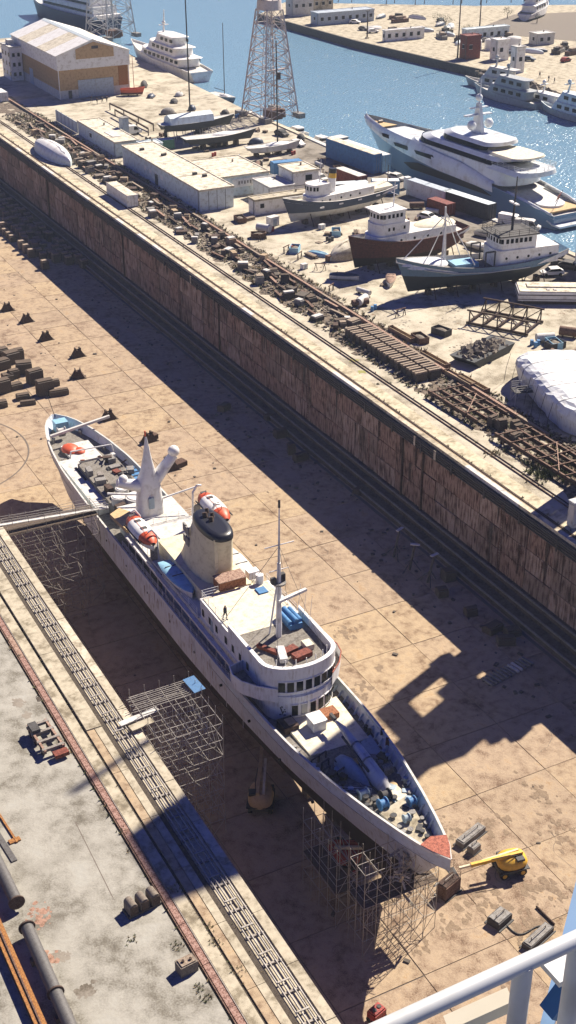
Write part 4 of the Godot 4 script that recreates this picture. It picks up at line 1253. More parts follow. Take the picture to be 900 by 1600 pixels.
func boom_lift(at: Vector3, turn: float, label: String, body: Material, raise := 0.12) -> Node3D:
	var t := thing("boom_lift", label, "boom lift", at, turn)
	part(t, "chassis", MB.new().span(-1.0, 1.0, 0.45, 0.95, -1.5, 1.5), M.darkgrey)
	for sx in [-1, 1]:
		for z in [-1.1, 1.1]:
			var w := part(t, "wheel", MB.new().tube(Vector3(sx * 0.85, 0.5, z), Vector3(sx * 1.25, 0.5, z), 0.5, 0.5, 14), M.rubber)
			part(w, "rim", MB.new().tube(Vector3(sx * 1.2, 0.5, z), Vector3(sx * 1.28, 0.5, z), 0.27, 0.27, 10), body)
	var rows := []
	for a in [[0.95, 1.25, 1.6], [1.6, 1.35, 1.75], [2.15, 1.1, 1.5], [2.4, 0.6, 1.0]]:
		var r := PackedVector3Array()
		for k in 17:
			var u := TAU * (k % 16) / 16.0
			r.append(Vector3(signf(cos(u)) * pow(absf(cos(u)), 0.7) * a[1], a[0], -0.2 + signf(sin(u)) * pow(absf(sin(u)), 0.7) * a[2]))
		rows.append(r)
	part(t, "turntable", MB.new().grid(rows, true).fan(rows[3]), body)
	part(t, "control_box", MB.new().span(-1.3, -0.9, 1.3, 1.9, 0.2, 1.1), M.black)
	part(t, "warning_band", MB.new().span(-1.4, 1.4, 1.02, 1.16, -1.8, 1.4), M.black)
	part(t, "hose", MB.new().path([Vector3(0.5, 2.4, -0.8), Vector3(0.6, 2.9, 0.4), Vector3(0.5, 2.8, 2.6)], 0.05, 5), M.black)
	part(t, "engine_vent", MB.new().span(0.4, 1.2, 2.15, 2.45, -1.2, -0.3), M.black)
	var a := Vector3(0.25, 2.55, -1.3)
	var b := a + Vector3(0, raise * 6.0, 6.2)
	part(t, "boom", MB.new().beam(a, b, 0.34, 0.4), body if body != M.yellow else M.yellow)
	part(t, "inner_boom", MB.new().beam(b, b + (b - a).normalized() * 1.4, 0.22, 0.26), M.cream)
	part(t, "lift_arm", MB.new().beam(a + Vector3(-0.6, -0.1, 0.2), b + Vector3(-0.5, -0.35, -1.6), 0.24, 0.3), M.cream)
	part(t, "lift_cylinder", MB.new().tube(Vector3(0.1, 1.8, 1.0), a.lerp(b, 0.5), 0.09, 0.09, 6), M.steel)
	var c := b + (b - a).normalized() * 1.6
	railing(t, [c + Vector3(-0.9, -0.6, 0), c + Vector3(0.9, -0.6, 0), c + Vector3(0.9, -0.6, 0.9), c + Vector3(-0.9, -0.6, 0.9), c + Vector3(-0.9, -0.6, 0)], 1.1, "basket", M.rust)
	part(t, "basket_floor", MB.new().box(c + Vector3(0, -0.6, 0.45), Vector3(1.8, 0.08, 0.9)), M.darkgrey)
	return t

func build_dock_things() -> void:
	rng.seed = 404
	# blocks under the keel
	for k in 17:
		keel_block(Vector3(52.1, FLOOR_Y, -84.0 - k * 5.0), "timber capped concrete block under the white ship's keel", "blocks under the ship", Vector3(1.6, 1.1, 1.2), 0.3)
	# scaffolds
	scaffold("grey tube scaffold bridging from the dock edge towards the ship's side, blue sheet on top", [[[35.2, 36.8, 38.4, 40.0, 41.6], [-100.8, -99.2, -97.6, -96.0, -94.4, -92.8]]], FLOOR_Y, [0.4], [[]], M.galv)
	var tb := thing("scaffold_tubes", "bundle of loose scaffold tubes laid across the tube scaffold by the dock edge", "tubes", Vector3(34.8, 0.62, -100.6))
	for k in 9:
		rod(tb, "tube", Vector3(rng.randf_range(-0.3, 0.2), 0.05 + 0.05 * (k % 2), 0.1 + k * 0.3), Vector3(6.6 + rng.randf_range(-0.4, 0.3), 0.08, 0.0 + k * 0.3), 0.04, M.galv)
	var sh := part(self, "blue_sheet", MB.new().beam(Vector3(41.3, 1.2, -100.2), Vector3(41.6, 0.9, -98.0), 1.3, 0.05), M.craneblue)
	tag(sh, "blue sheet hung over the end of the tube scaffold", "sheet")
	scaffold("brown tube scaffold carrying a long gangway to the ship's stern quarter", [[[34.8, 37.2, 39.6, 42.0, 44.4, 46.4], [-142.6, -139.6]], [[35.0, 37.5, 40.0, 42.4], [-147.5, -145.0, -142.6]], [[36.5, 39.5, 42.5], [-137.5, -135.0]]], FLOOR_Y, [-1.0, -2.5, -4.6], [[[-0.9, M.oldtimber]], [], []], M.steel)
	scaffold("dense tube scaffold wrapped round the white ship's bow", [[[45.6, 46.9, 48.2, 49.5, 50.8, 52.1, 53.4], [-75.0, -73.8, -72.4]], [[45.2, 46.4, 47.4], [-83.0, -81.4, -79.8, -78.2, -76.6]]], FLOOR_Y, [-3.6, -5.0], [[[-7.5, M.oldtimber]], [[-9.3, M.oldtimber]]], M.galv, 0.032)
	var pb := thing("board_pile", "jumbled pale scaffold boards and netting at the bow scaffold's outer corner", "boards", Vector3(51.5, -3.9, -73.2))
	for k in 60:
		var c := Vector3(rng.randf_range(-2.4, 1.8), -rng.randf() * rng.randf() * 5.0, rng.randf_range(-0.9, 0.9))
		inst(pb, "board", unit_box, [M.lightgrey, M.galv, M.walk, M.grey][rng.randi() % 4], c, Basis.from_euler(Vector3(rng.randfn() * 0.5, rng.randf() * TAU, rng.randfn() * 0.7)) * Basis.from_scale(Vector3(0.22, 0.05, rng.randf_range(0.7, 1.6))))
	# gangway landing
	var gw := thing("gangway", "narrow grey gangway from the pipe rack to the ship's stern quarter", "gangway", Vector3(33.6, 0, -141.0))
	bar(gw, "walkway", Vector3(0, 0.25, 0), Vector3(14.4, -0.55, 0.6), 0.6, 0.12, M.lightgrey)
	for sz in [-0.55, 0.55]:
		for k in 3:
			rod(gw, "hand_rail", Vector3(0, 0.35 + 0.35 * k, sz), Vector3(14.4, -0.45 + 0.35 * k, 0.6 + sz), 0.035, M.galv)
		for k in 8:
			rod(gw, "post", Vector3(k * 2.0, 0.25 - k * 0.11, sz + k * 0.085), Vector3(k * 2.0, 1.3 - k * 0.11, sz + k * 0.085), 0.03, M.galv)
	var g2 := thing("gangway", "short grey plank landing onto the scaffold with the blue sheet", "gangway", Vector3(32.8, 0, -97.4))
	bar(g2, "walkway", Vector3(0, 0.34, 0), Vector3(4.2, 0.42, -0.5), 0.7, 0.1, M.lightgrey)
	bar(g2, "walkway", Vector3(0.6, 0.52, 1.3), Vector3(3.0, 0.52, 1.0), 0.9, 0.1, M.walk)
	# trestles on the floor
	for p in [[12, 485], [42, 503], [72, 531], [122, 557], [122, 590], [170, 655], [233, 690], [268, 733]]:
		trestle(on(p[0], p[1], FLOOR_Y), rng.randf_range(-0.3, 0.3))
	# loose blocks on the sunlit floor
	var bl := [[18, 566, 2.6, 2.0, 2.4], [38, 582, 2.8, 2.0, 2.2], [4, 575, 2.4, 1.6, 2.2], [12, 593, 1.8, 1.0, 2.0], [55, 598, 2.6, 2.4, 1.8], [71, 616, 2.8, 2.6, 1.8], [78, 603, 3.4, 0.9, 1.2], [92, 617, 3.4, 0.9, 1.2], [25, 607, 2.0, 0.9, 1.6], [36, 623, 2.2, 0.8, 1.4], [2, 635, 2.0, 0.9, 1.6], [5, 612, 2.4, 2.2, 2.0], [30, 560, 1.6, 1.8, 1.6], [3, 556, 2.2, 1.4, 1.8], [44, 632, 2.6, 0.6, 1.0], [22, 590, 1.8, 1.4, 1.5]]
	for a in bl:
		keel_block(on(a[0], a[1], FLOOR_Y), "weathered dark block lying in the loose heap on the sunlit dock floor", "heap of loose blocks", Vector3(a[2], a[3], a[4]), 0.2, M.block2, rng.randf_range(-0.25, 0.25))
	# rows of blocks stored in the wall's shade
	for i in 24:
		for j in 5:
			if rng.randf() < 0.12:
				continue
			var p := Vector3(82.3 + j * 1.95 + rng.randfn() * 0.15, FLOOR_Y, -268.0 - i * 3.1 + rng.randfn() * 0.3)
			if i < 5 and j < 4 - i and rng.randf() < 0.6:
				continue
			keel_block(p, "timber topped block stored in rows in the wall's shade", "blocks stored in the shade of the wall", Vector3(1.5, rng.randf_range(1.1, 1.9), 1.5), 0.35, M.block2 if rng.randf() < 0.6 else M.block, rng.randf_range(-0.12, 0.12), M.timber)
	# gear in the shade along the foot of the wall
	for p in [[438, 682, 2.0, 1.2, 1.4], [470, 718, 2.4, 1.0, 1.2], [455, 708, 1.2, 1.6, 1.2], [350, 640, 2.0, 0.9, 1.4], [700, 905, 1.6, 1.4, 1.6], [690, 930, 1.4, 1.0, 1.4], [735, 960, 1.5, 0.9, 1.2], [770, 985, 2.4, 0.8, 1.5], [800, 990, 1.8, 0.7, 1.6], [790, 1005, 2.2, 0.9, 1.4], [420, 655, 1.4, 0.8, 1.2], [560, 770, 1.4, 0.7, 1.2]]:
		keel_block(on(p[0], p[1], FLOOR_Y), "dark block standing alone in the shade below the wall's steps", "single blocks in the shade", Vector3(p[2], p[3], p[4]), 0.15, M.block2, rng.randf_range(-0.5, 0.5))
	for p in [[615, 870, 0.4], [640, 890, -0.7], [668, 910, 0.2]]:
		var sp := thing("shore_prop", "leaning steel shore prop on a splayed stand in the wall's shade", "prop", on(p[0], p[1], FLOOR_Y), p[2], "shore props in the shade")
		part(sp, "tube", MB.new().tube(Vector3(0, 0, 0), Vector3(0.6, 4.2, 0.4), 0.16, 0.12, 7), M.darkgrey)
		part(sp, "head_plate", MB.new().box(Vector3(0.6, 4.25, 0.4), Vector3(1.3, 0.12, 0.4)), M.lightgrey)
		for k in 3:
			part(sp, "leg", MB.new().tube(Vector3(0.25, 1.8, 0.16), Vector3(cos(k * 2.1) * 1.5, 0, sin(k * 2.1) * 1.5), 0.07, 0.07, 5), M.darkgrey)
	var rk := thing("bar_rack", "flat rack of parallel bars lying in shade on the dock floor", "rack", on(795, 1050, FLOOR_Y), 0.18)
	for k in 12:
		bar(rk, "bar", Vector3(-3.6 + k * 0.62, 0.2, -0.9), Vector3(-3.6 + k * 0.62, 0.2, 0.9), 0.3, 0.25, M.grey if not k in [7, 8] else M.lightgrey)
	bar(rk, "bearer", Vector3(-3.9, 0.04, 0.5), Vector3(3.6, 0.04, 0.5), 0.2, 0.08, M.oldtimber)
	bar(rk, "bearer", Vector3(-3.9, 0.04, -0.5), Vector3(3.6, 0.04, -0.5), 0.2, 0.08, M.oldtimber)
	# small crates by the ship
	for p in [[232, 686, 1.6], [276, 728, 1.8]]:
		var c := thing("crate", "open dark crate beside the ship's after deck on the dock floor", "crate", on(p[0] + 4, p[1], FLOOR_Y), 0.3, "crates beside the ship")
		for k in 5:
			part(c, "slat", MB.new().span(-p[2] * 0.6, p[2] * 0.6, 0.75, 0.85, -0.7 + k * 0.3, -0.5 + k * 0.3), M.rust)
		part(c, "bin", MB.new().span(-p[2] * 0.6, p[2] * 0.6, 0, 0.72, -0.75, 0.75), M.darkrust)
	# lifts and gear around the bow
	boom_lift(on(795, 1360, FLOOR_Y), -1.75, "yellow boom lift with lowered arm in the sun before the bow", M.yellow, -0.02).scale = Vector3.ONE * 0.88
	boom_lift(on(408, 1258, FLOOR_Y), 2.6, "tan boom lift parked in the ship's shadow under the bow flare", M.tan, 0.2)
	boom_lift(on(540, 1352, FLOOR_Y), 0.9, "red boom lift in deep shade beside the bow scaffold", M.red, 0.15)
	var rm := thing("red_machine", "small red machine with two round lids on the dock floor by the crane railing", "machine", on(588, 1592, FLOOR_Y), 0.3)
	part(rm, "body", MB.new().span(-0.7, 0.7, 0.2, 1.1, -0.5, 0.5), M.red)
	part(rm, "cowl", MB.new().span(-0.6, 0.6, 1.1, 1.3, -0.42, 0.42), M.red)
	for sx in [-0.28, 0.28]:
		part(rm, "lid", MB.new().tube(Vector3(sx, 1.3, 0), Vector3(sx, 1.38, 0), 0.2, 0.2, 10), M.darkgrey)
	for sx in [-0.65, 0.65]:
		part(rm, "wheel", MB.new().tube(Vector3(sx - 0.1, 0.25, 0.3), Vector3(sx + 0.1, 0.25, 0.3), 0.25, 0.25, 10).tube(Vector3(sx - 0.1, 0.25, -0.3), Vector3(sx + 0.1, 0.25, -0.3), 0.25, 0.25, 10), M.rubber)
	for a in [[700, 1395, 2.2, 1.6, 1.2, "rust", "rusty steel frame heap lying below the bow tip"], [780, 1440, 2.0, 0.8, 1.4, "darkgrey", "dark generator box with hose on the floor before the bow"], [735, 1310, 3.6, 0.7, 1.0, "grey", "grey steel trough lying in the bow's shadow"], [740, 1330, 1.2, 0.8, 0.8, "grey", "small grey cabinet in the bow's shadow"], [840, 1468, 3.6, 0.6, 1.0, "darkgrey", "dark trough with a pale lid on the dock floor near the railing"]]:
		var q := thing("site_equipment", a[6], "equipment", on(a[0], a[1], FLOOR_Y), 0.3)
		part(q, "body", MB.new().span(-a[2] / 2, a[2] / 2, 0, a[3], -a[4] / 2, a[4] / 2), M[a[5]])
		part(q, "lid", MB.new().span(-a[2] * 0.46, a[2] * 0.46, a[3], a[3] + 0.1, -a[4] * 0.42, a[4] * 0.42), M.grey if a[5] != "rust" else M.darkrust)
		part(q, "handle", MB.new().path([Vector3(-a[2] * 0.3, a[3], 0), Vector3(-a[2] * 0.3, a[3] + 0.45, 0), Vector3(a[2] * 0.3, a[3] + 0.45, 0), Vector3(a[2] * 0.3, a[3], 0)], 0.05, 5), M.steel)
		part(q, "skid", MB.new().span(-a[2] * 0.55, a[2] * 0.55, 0.0, 0.1, a[4] * 0.52, a[4] * 0.65).span(-a[2] * 0.55, a[2] * 0.55, 0.0, 0.1, -a[4] * 0.65, -a[4] * 0.52), M.black)
	var hose := []
	for k in 16:
		var t := k / 15.0
		hose.append(on(lerpf(792, 850, t), 1447 + sin(t * 5.0) * 10.0 + t * 12.0, FLOOR_Y) + Vector3(0, 0.08, 0))
	tag(part(self, "hose", MB.new().path(hose, 0.08, 6), M.black), "black hose trailing from the generator box over the dock floor", "hose")
	var pl := []
	for k in 10:
		pl.append(on(lerpf(838, 866, k / 9.0), lerpf(1418, 1446, k / 9.0), FLOOR_Y) + Vector3(0, 0.15, 0))
	tag(part(self, "steel_pole", MB.new().path(pl, 0.12, 6), M.darkrust), "rusty pole lying on the dock floor under the blue column", "pole")
	# painted circle on the floor
	var ring := MB.new()
	for k in 40:
		var a0 := lerpf(-1.3, 1.5, k / 40.0)
		var a1 := lerpf(-1.3, 1.5, (k + 1) / 40.0)
		var c := Vector3(36.5, FLOOR_Y + 0.022, -191.0)
		ring.quad(c + Vector3(cos(a0), 0, sin(a0)) * 15.3, c + Vector3(cos(a1), 0, sin(a1)) * 15.3, c + Vector3(cos(a1), 0, sin(a1)) * 15.55, c + Vector3(cos(a0), 0, sin(a0)) * 15.55)
	part(get_node("dock_floor"), "circle_marking", ring, M.joint)
	build_quay_things()

func build_quay_things() -> void:
	# bogie on the apron
	var b := thing("rail_bogie", "rusty flat bogie frame with wheels parked beside the red rail cover", "bogie", on(72, 1160), 0.06)
	for x in [-0.9, 0.9]:
		bar(b, "side_beam", Vector3(x, 0.75, -2.3), Vector3(x, 0.75, 2.3), 0.22, 0.35, M.paleRust)
	for z in [-2.0, -0.7, 0.7, 2.0]:
		bar(b, "cross_beam", Vector3(-1.1, 0.8, z), Vector3(1.1, 0.8, z), 0.3, 0.3, M.steel)
	for x in [-0.9, 0.9]:
		for z in [-1.5, -0.3, 1.5]:
			var w := part(b, "wheel", MB.new().tube(Vector3(x - 0.12, 0.42, z), Vector3(x + 0.12, 0.42, z), 0.42, 0.42, 14), M.darkrust)
			part(w, "hub", MB.new().tube(Vector3(x - 0.2, 0.42, z), Vector3(x + 0.2, 0.42, z), 0.12, 0.12, 8), M.steel)
	part(b, "coupling", MB.new().span(-0.3, 1.1, 0.3, 0.7, 2.4, 3.2), M.redbrown)
	part(b, "gear_case", MB.new().span(-1.0, -0.2, 0.5, 1.3, -2.0, -0.6), M.darkgrey)
	# row of three counterweights
	var c := thing("buffer_blocks", "three rounded stone buffers on one base beside the red rail cover", "buffer", on(222, 1418), 0.12)
	part(c, "base", MB.new().span(-1.5, 1.5, 0, 0.25, -0.6, 0.6), M.block2)
	for k in 3:
		var bx := part(c, "buffer", MB.new().span(-1.35 + k * 1.0, -0.6 + k * 1.0, 0.25, 0.95, -0.55, 0.55).tube(Vector3(-0.98 + k * 1.0, 0.95, -0.55), Vector3(-0.98 + k * 1.0, 0.95, 0.55), 0.37, 0.37, 12), M.block)
		part(bx, "face_plate", MB.new().span(-1.3 + k * 1.0, -0.65 + k * 1.0, 0.3, 1.1, 0.55, 0.62), M.darkrust)
	var d := thing("mooring_block", "square worn concrete block with a bolted top beside the track", "block", on(292, 1516), 0.1)
	part(d, "base", MB.new().span(-0.75, 0.75, 0, 1.0, -0.5, 0.5), M.block)
	part(d, "top_plate", MB.new().span(-0.6, 0.6, 1.0, 1.1, -0.4, 0.4), M.timber)
	part(d, "bolt", MB.new().tube(Vector3(-0.3, 1.1, 0), Vector3(-0.3, 1.25, 0), 0.12, 0.12, 8).tube(Vector3(0.3, 1.1, 0.1), Vector3(0.3, 1.25, 0.1), 0.12, 0.12, 8), M.darkrust)
	# thick pipes on saddles
	for a in [[Vector3(16.6, 0.95, -104.0), Vector3(16.85, 0.95, -79.0), "thick dark grey pipe on saddles, its flanged end open on the apron"], [Vector3(16.75, 0.95, -76.2), Vector3(16.2, 0.95, -40.0), "thick dark grey pipe with a flange joint beside the yellow beam"]]:
		var p := thing("large_pipe", a[2], "pipe", Vector3(a[0].x, 0, a[0].z))
		var o: Vector3 = p.position
		part(p, "pipe_wall", MB.new().tube(a[0] - o, a[1] - o, 0.52, 0.52, 18), M.pipegrey)
		var dr: Vector3 = (a[1] - a[0]).normalized()
		var ln: float = (a[1] - a[0]).length()
		for t in [0.0, 7.2, ln - 0.12]:
			part(p, "flange", MB.new().tube(a[0] - o + dr * t, a[0] - o + dr * (t + 0.14), 0.68, 0.68, 18), M.darkrust)
		for k in int(ln / 6.0):
			part(p, "saddle", MB.new().box(a[0] - o + dr * (3.0 + k * 6.0) - Vector3(0, 0.7, 0), Vector3(1.3, 0.55, 0.5)), M.block2)
	var yb := thing("crane_beam", "yellow rust flecked steel beam lying along the apron", "beam", Vector3(14.8, 0, -60))
	part(yb, "top_flange", MB.new().span(-0.42, 0.42, 0.62, 0.7, -40, 40), M.yellowrust)
	part(yb, "web", MB.new().span(-0.12, 0.12, 0.08, 0.62, -40, 40), M.yellowrust)
	part(yb, "bottom_flange", MB.new().span(-0.42, 0.42, 0.0, 0.08, -40, 40), M.yellowrust)
	part(yb, "rail_head", MB.new().span(-0.06, 0.06, 0.7, 0.82, -40, 40), M.rust)
	for k in 30:
		part(yb, "stiffener", MB.new().span(0.12, 0.4, 0.08, 0.62, -34 + k * 2.2, -33.92 + k * 2.2), M.yellowrust)
	var y2 := thing("guard_rail", "short orange rusted rail with a cross foot beside a dark channel", "rail", on(16, 1300), 0.08)
	part(y2, "bar", MB.new().span(-0.09, 0.09, 0.0, 0.16, -5.5, 1.6), M.yellowrust)
	part(y2, "foot", MB.new().span(-0.6, 0.4, 0.0, 0.14, 1.0, 1.5), M.yellowrust)
	part(y2, "channel", MB.new().span(-1.3, -0.8, 0.0, 0.12, -6.0, 3.6), M.pipegrey)
	# stains: paint and oil spilled on the concrete, each with a ragged edge
	var qy := get_node("quay")
	rng.seed = 8
	for a in [[65, 1432, 1.1, 1.5, "stain"], [80, 1498, 0.7, 0.9, "stain"], [100, 1495, 0.8, 0.7, "road"], [136, 1547, 1.0, 0.5, "road"], [30, 1098, 0.7, 0.9, "road"], [62, 1092, 0.3, 0.3, "groove"], [42, 1118, 0.4, 0.4, "road"]]:
		var cc := on(a[0], a[1]) + Vector3(0, 0.005, 0)
		var mb := MB.new()
		for k in 46:
			var p := cc + Vector3(rng.randfn() * a[2] * 0.42, rng.randf() * 0.003, rng.randfn() * a[3] * 0.42)
			var ring := PackedVector3Array()
			var rr := rng.randf_range(0.05, 0.32)
			for j in 7:
				ring.append(p + Vector3(cos(j * TAU / 7), 0, sin(j * TAU / 7)) * rr * rng.randf_range(0.5, 1.2))
			mb.fan(ring)
		part(qy, "stain", mb, M[a[4]])
	var df := get_node("dock_floor")
	for a in [[690, 1300, 3.0, 2.2, 60], [760, 1290, 2.6, 1.4, 40], [660, 1400, 2.0, 1.2, 30], [860, 1390, 2.4, 3.0, 46], [760, 1415, 3.2, 2.4, 70], [830, 1450, 2.4, 1.6, 46], [650, 1480, 1.6, 1.0, 18], [540, 990, 1.6, 2.4, 30], [560, 1075, 1.4, 2.0, 26], [590, 1045, 0.7, 0.5, 12], [20, 430, 3.0, 3.4, 26], [880, 1300, 2.0, 2.6, 30], [700, 1450, 2.0, 0.6, 14], [805, 1540, 1.2, 0.6, 10], [480, 700, 2.2, 3.0, 24], [840, 1240, 1.4, 3.0, 24]]:
		var cc := on(a[0], a[1], FLOOR_Y) + Vector3(0, 0.018, 0)
		var mb := MB.new()
		for k in a[4]:
			var p := cc + Vector3(rng.randfn() * a[2] * 0.5, rng.randf() * 0.004, rng.randfn() * a[3] * 0.5)
			var ring := PackedVector3Array()
			var rr := rng.randf_range(0.05, 0.55) * rng.randf_range(0.4, 1.0)
			for j in 8:
				ring.append(p + Vector3(cos(j * TAU / 8), 0, sin(j * TAU / 8) * 1.6) * rr * rng.randf_range(0.4, 1.3))
			mb.fan(ring)
		part(df, "stain", mb, M.spill)
	for k in 26:   # cracks in the slabs
		var p := Vector3(rng.randf_range(42.0, 80.0), FLOOR_Y + 0.016, -62.0 - rng.randf() * 190.0)
		var way := Vector3(rng.randfn(), 0, rng.randfn()).normalized()
		var mb := MB.new()
		for j in 14:
			way = way.rotated(Vector3.UP, rng.randfn() * 0.35)
			var q := p + way * rng.randf_range(0.25, 0.7)
			var w := Vector3(-way.z, 0, way.x) * rng.randf_range(0.008, 0.03)
			mb.quad(p - w, p + w, q + w, q - w)
			p = q
		part(df, "crack", mb, M.joint)
	var yd := get_node("ground")
	for a in [[553, 563, 0.8, 0.5, "moss"], [566, 581, 0.8, 0.5, "moss"], [500, 350, 2.0, 2.0, "stain"], [700, 600, 2.0, 1.0, "road"]]:
		var cc := on(a[0], a[1]) + Vector3(0, 0.005, 0)
		var mb := MB.new()
		for k in 50:
			var p := cc + Vector3(rng.randfn() * a[2] * 0.4, rng.randf() * 0.004, rng.randfn() * a[3] * 0.6)
			var ring := PackedVector3Array()
			var rr := rng.randf_range(0.08, 0.3)
			for j in 7:
				ring.append(p + Vector3(cos(j * TAU / 7), 0, sin(j * TAU / 7)) * rr * rng.randf_range(0.5, 1.2))
			mb.fan(ring)
		part(yd, "stain", mb, M[a[4]])

# ---------------------------------------------------------------- the cranes
func build_cranes() -> void:
	# portal crane on the yard rails, standing just beyond the picture's edge: it throws the stepped shadow into the dock
	var t := thing("portal_crane", "tall grey portal crane standing on the crane rails at the dock edge", "crane", Vector3(112.0, 0, -112.0))
	for x in [-4.2, 4.2]:
		for z in [-6.0, 6.6]:
			var lg := part(t, "leg", MB.new().span(x - 0.8, x + 0.8, 1.1, 17.0, z - 0.8, z + 0.8), M.cranegrey)
			part(lg, "bogie", MB.new().span(x - 0.6, x + 0.6, 0.0, 1.1, z - 1.9, z + 1.9), M.cranegrey)
		part(t, "portal_girder", MB.new().span(x - 0.7, x + 0.7, 17.0, 19.6, -8.4, 8.4), M.cranegrey)
		part(t, "upper_girder", MB.new().span(x - 0.7, x + 0.7, 27.4, 30.8, -7.6, 3.4), M.cranegrey)
		for z in [-7.0, -1.6, 2.6]:
			part(t, "post", MB.new().span(x - 0.6, x + 0.6, 19.6, 27.4, z - 1.0, z + 1.0), M.cranegrey)
	part(t, "cross_girder", MB.new().span(-3.5, 3.5, 17.2, 19.4, -6.6, -5.2), M.cranegrey)
	part(t, "cross_girder", MB.new().span(-3.5, 3.5, 17.2, 19.4, 5.8, 7.2), M.cranegrey)
	part(t, "deck_plate", MB.new().span(-3.5, 3.5, 19.0, 19.5, -1.8, 4.6), M.cranegrey)
	part(t, "column", MB.new().span(-1.4, 1.4, 19.6, 73.0, -1.5, 1.3), M.cranegrey)
	part(t, "column_base", MB.new().span(-3.0, 3.0, 27.5, 34.0, -3.0, 2.4), M.cranegrey)
	part(t, "machinery_house", MB.new().span(-4.0, 4.0, 73.0, 84.6, -3.2, 5.8), M.cranegrey)
	part(t, "added_shade_box", MB.new().span(-2.0, 2.0, 51.0, 64.0, 0.5, 6.8), M.cranegrey)  # box added to the column to widen its shadow on the ship's foredeck
	part(t, "jib", MB.new().beam(Vector3(0, 77.0, -3.2), Vector3(0, 77.0, -13.5), 0.9, 1.1), M.cranegrey)
	part(t, "jib_post", MB.new().span(-0.3, 0.3, 76.2, 91.0, -13.5, -12.9), M.cranegrey)
	part(t, "cab", MB.new().span(4.0, 6.0, 75.4, 78.2, -1.2, 1.2), M.cranegrey)
	var cb := thing("crane_leg_box", "pale grey upright box put in for the crane leg at the dock edge beside tangled weeds", "cabinet", on(897, 822))  # added box standing in for the crane leg at the dock edge
	part(cb, "body", MB.new().span(-0.7, 0.7, 0.1, 3.4, -0.6, 0.6), M.cranegrey)
	part(cb, "roof", MB.new().span(-0.8, 0.8, 3.4, 3.55, -0.7, 0.7), M.cranegrey)
	part(cb, "door", MB.new().span(-0.76, -0.7, 0.3, 3.2, -0.5, 0.5), M.lightgrey)
	# the crane that carries the camera: its leg behind, a landing below, and the landing's railing in the picture
	var c := thing("gantry_leg", "broad blue gantry crane leg rising behind the landing", "crane leg", Vector3(-6, 0, 6))
	part(c, "leg_box", MB.new().span(-2, 2, 1.2, 84, -2, 2), M.craneblue)
	part(c, "bogie", MB.new().span(-2.4, 2.4, 0.0, 1.2, -5, 5), M.craneblue)
	part(c, "bracket", MB.new().span(2.0, 8.0, 75.2, 75.8, -1.6, -0.8).span(2.0, 8.0, 75.2, 75.8, 0.8, 1.6), M.craneblue)
	var yh := 77.35
	var a := EYE + ray(520, 1643) * ((yh - 80.0) / ray(520, 1643).y)
	var b := EYE + ray(980, 1431) * ((yh - 80.0) / ray(980, 1431).y)
	var ex := (b - a).normalized()
	var inw := Vector3(-ex.z, 0, ex.x)
	if inw.dot(Vector3(0, 0, 1)) < 0.0:
		inw = -inw
	var rl := thing("crane_railing", "white painted tube railing of the crane landing high above the dock", "railing", Vector3(a.x, 76.25, a.z))
	var o := rl.position
	part(rl, "hand_rail", MB.new().tube(a - ex * 1.2 - o, b + ex * 1.5 - o, 0.0235, 0.0235, 16), M.railwhite)
	var mdn := Vector3(0, -0.5, 0)
	part(rl, "mid_rail", MB.new().tube(a - ex * 1.2 + mdn - o, b + ex * 1.5 + mdn - o, 0.024, 0.024, 14), M.railwhite)
	for px in [818.0, 905.0, 300.0]:
		var d := ray(px, 1643 - (px - 520.0) * 0.461)
		var p := a + ex * clampf((EYE + d * ((yh - 80.0) / d.y) - a).dot(ex), -1.0, 3.4)
		part(rl, "post", MB.new().tube(p - o, p + Vector3(0, -1.1, 0) - o, 0.026, 0.026, 14), M.railwhite)
		part(rl, "base_plate", MB.new().box(p + Vector3(0, -1.08, 0) - o, Vector3(0.16, 0.03, 0.16)), M.railwhite)
	part(rl, "toe_board", MB.new().beam(a - ex * 1.2 + Vector3(0, -0.98, 0) - inw * 0.10 - o, b + ex * 1.5 + Vector3(0, -0.98, 0) - inw * 0.10 - o, 0.02, 0.16), M.creamdeck)
	var ld := thing("crane_landing", "steel landing below the white crane railing", "platform", Vector3(a.x, 76.2, a.z))
	part(ld, "floor_plate", MB.new().box((a + b) * 0.5 + inw * 1.5 - Vector3(0, yh - 76.2, 0) - ld.position, Vector3(6.0, 0.08, 3.2), Basis(ex, Vector3.UP, ex.cross(Vector3.UP))), M.grey)
	part(ld, "joist", MB.new().beam((a + b) * 0.5 + inw * 0.4 - Vector3(0, yh - 76.0, 0) - ld.position, Vector3(-4.0, 75.9, 5.0) - ld.position, 0.2, 0.3), M.craneblue)
	# blue column and gusset outside the railing
	var q := EYE + ray(880, 1470) * 4.3
	var bc := thing("blue_column", "bright blue steel column with white gusset plate outside the crane railing", "column", Vector3(q.x, 74.0, q.z))
	var top := EYE + ray(922, 1330) * 4.5 - bc.position
	var bot := EYE + ray(846, 1640) * 3.9 - bc.position
	part(bc, "post", MB.new().beam(bot, top, 0.04, 0.04), M.craneblue)
	var g0 := EYE + ray(862, 1512) * 3.75 - bc.position
	part(bc, "gusset", MB.new().box(g0 + ex * 0.06, Vector3(0.16, 0.02, 0.12), Basis(ex, Vector3.UP, ex.cross(Vector3.UP))), M.railwhite)
	part(bc, "bracket", MB.new().beam(g0 + ex * 0.2 + Vector3(0, 0.02, 0), g0 + ex * 0.02 + Vector3(0, -0.2, 0), 0.06, 0.05), M.craneblue)
	part(bc, "tie", MB.new().beam(EYE + ray(700, 1605) * 3.7 - bc.position, EYE + ray(800, 1560) * 3.7 - bc.position, 0.05, 0.04), M.creamdeck)
	part(bc, "foot", MB.new().beam(bot, bot - Vector3(0, 2.0, 0), 0.1, 0.1), M.craneblue)

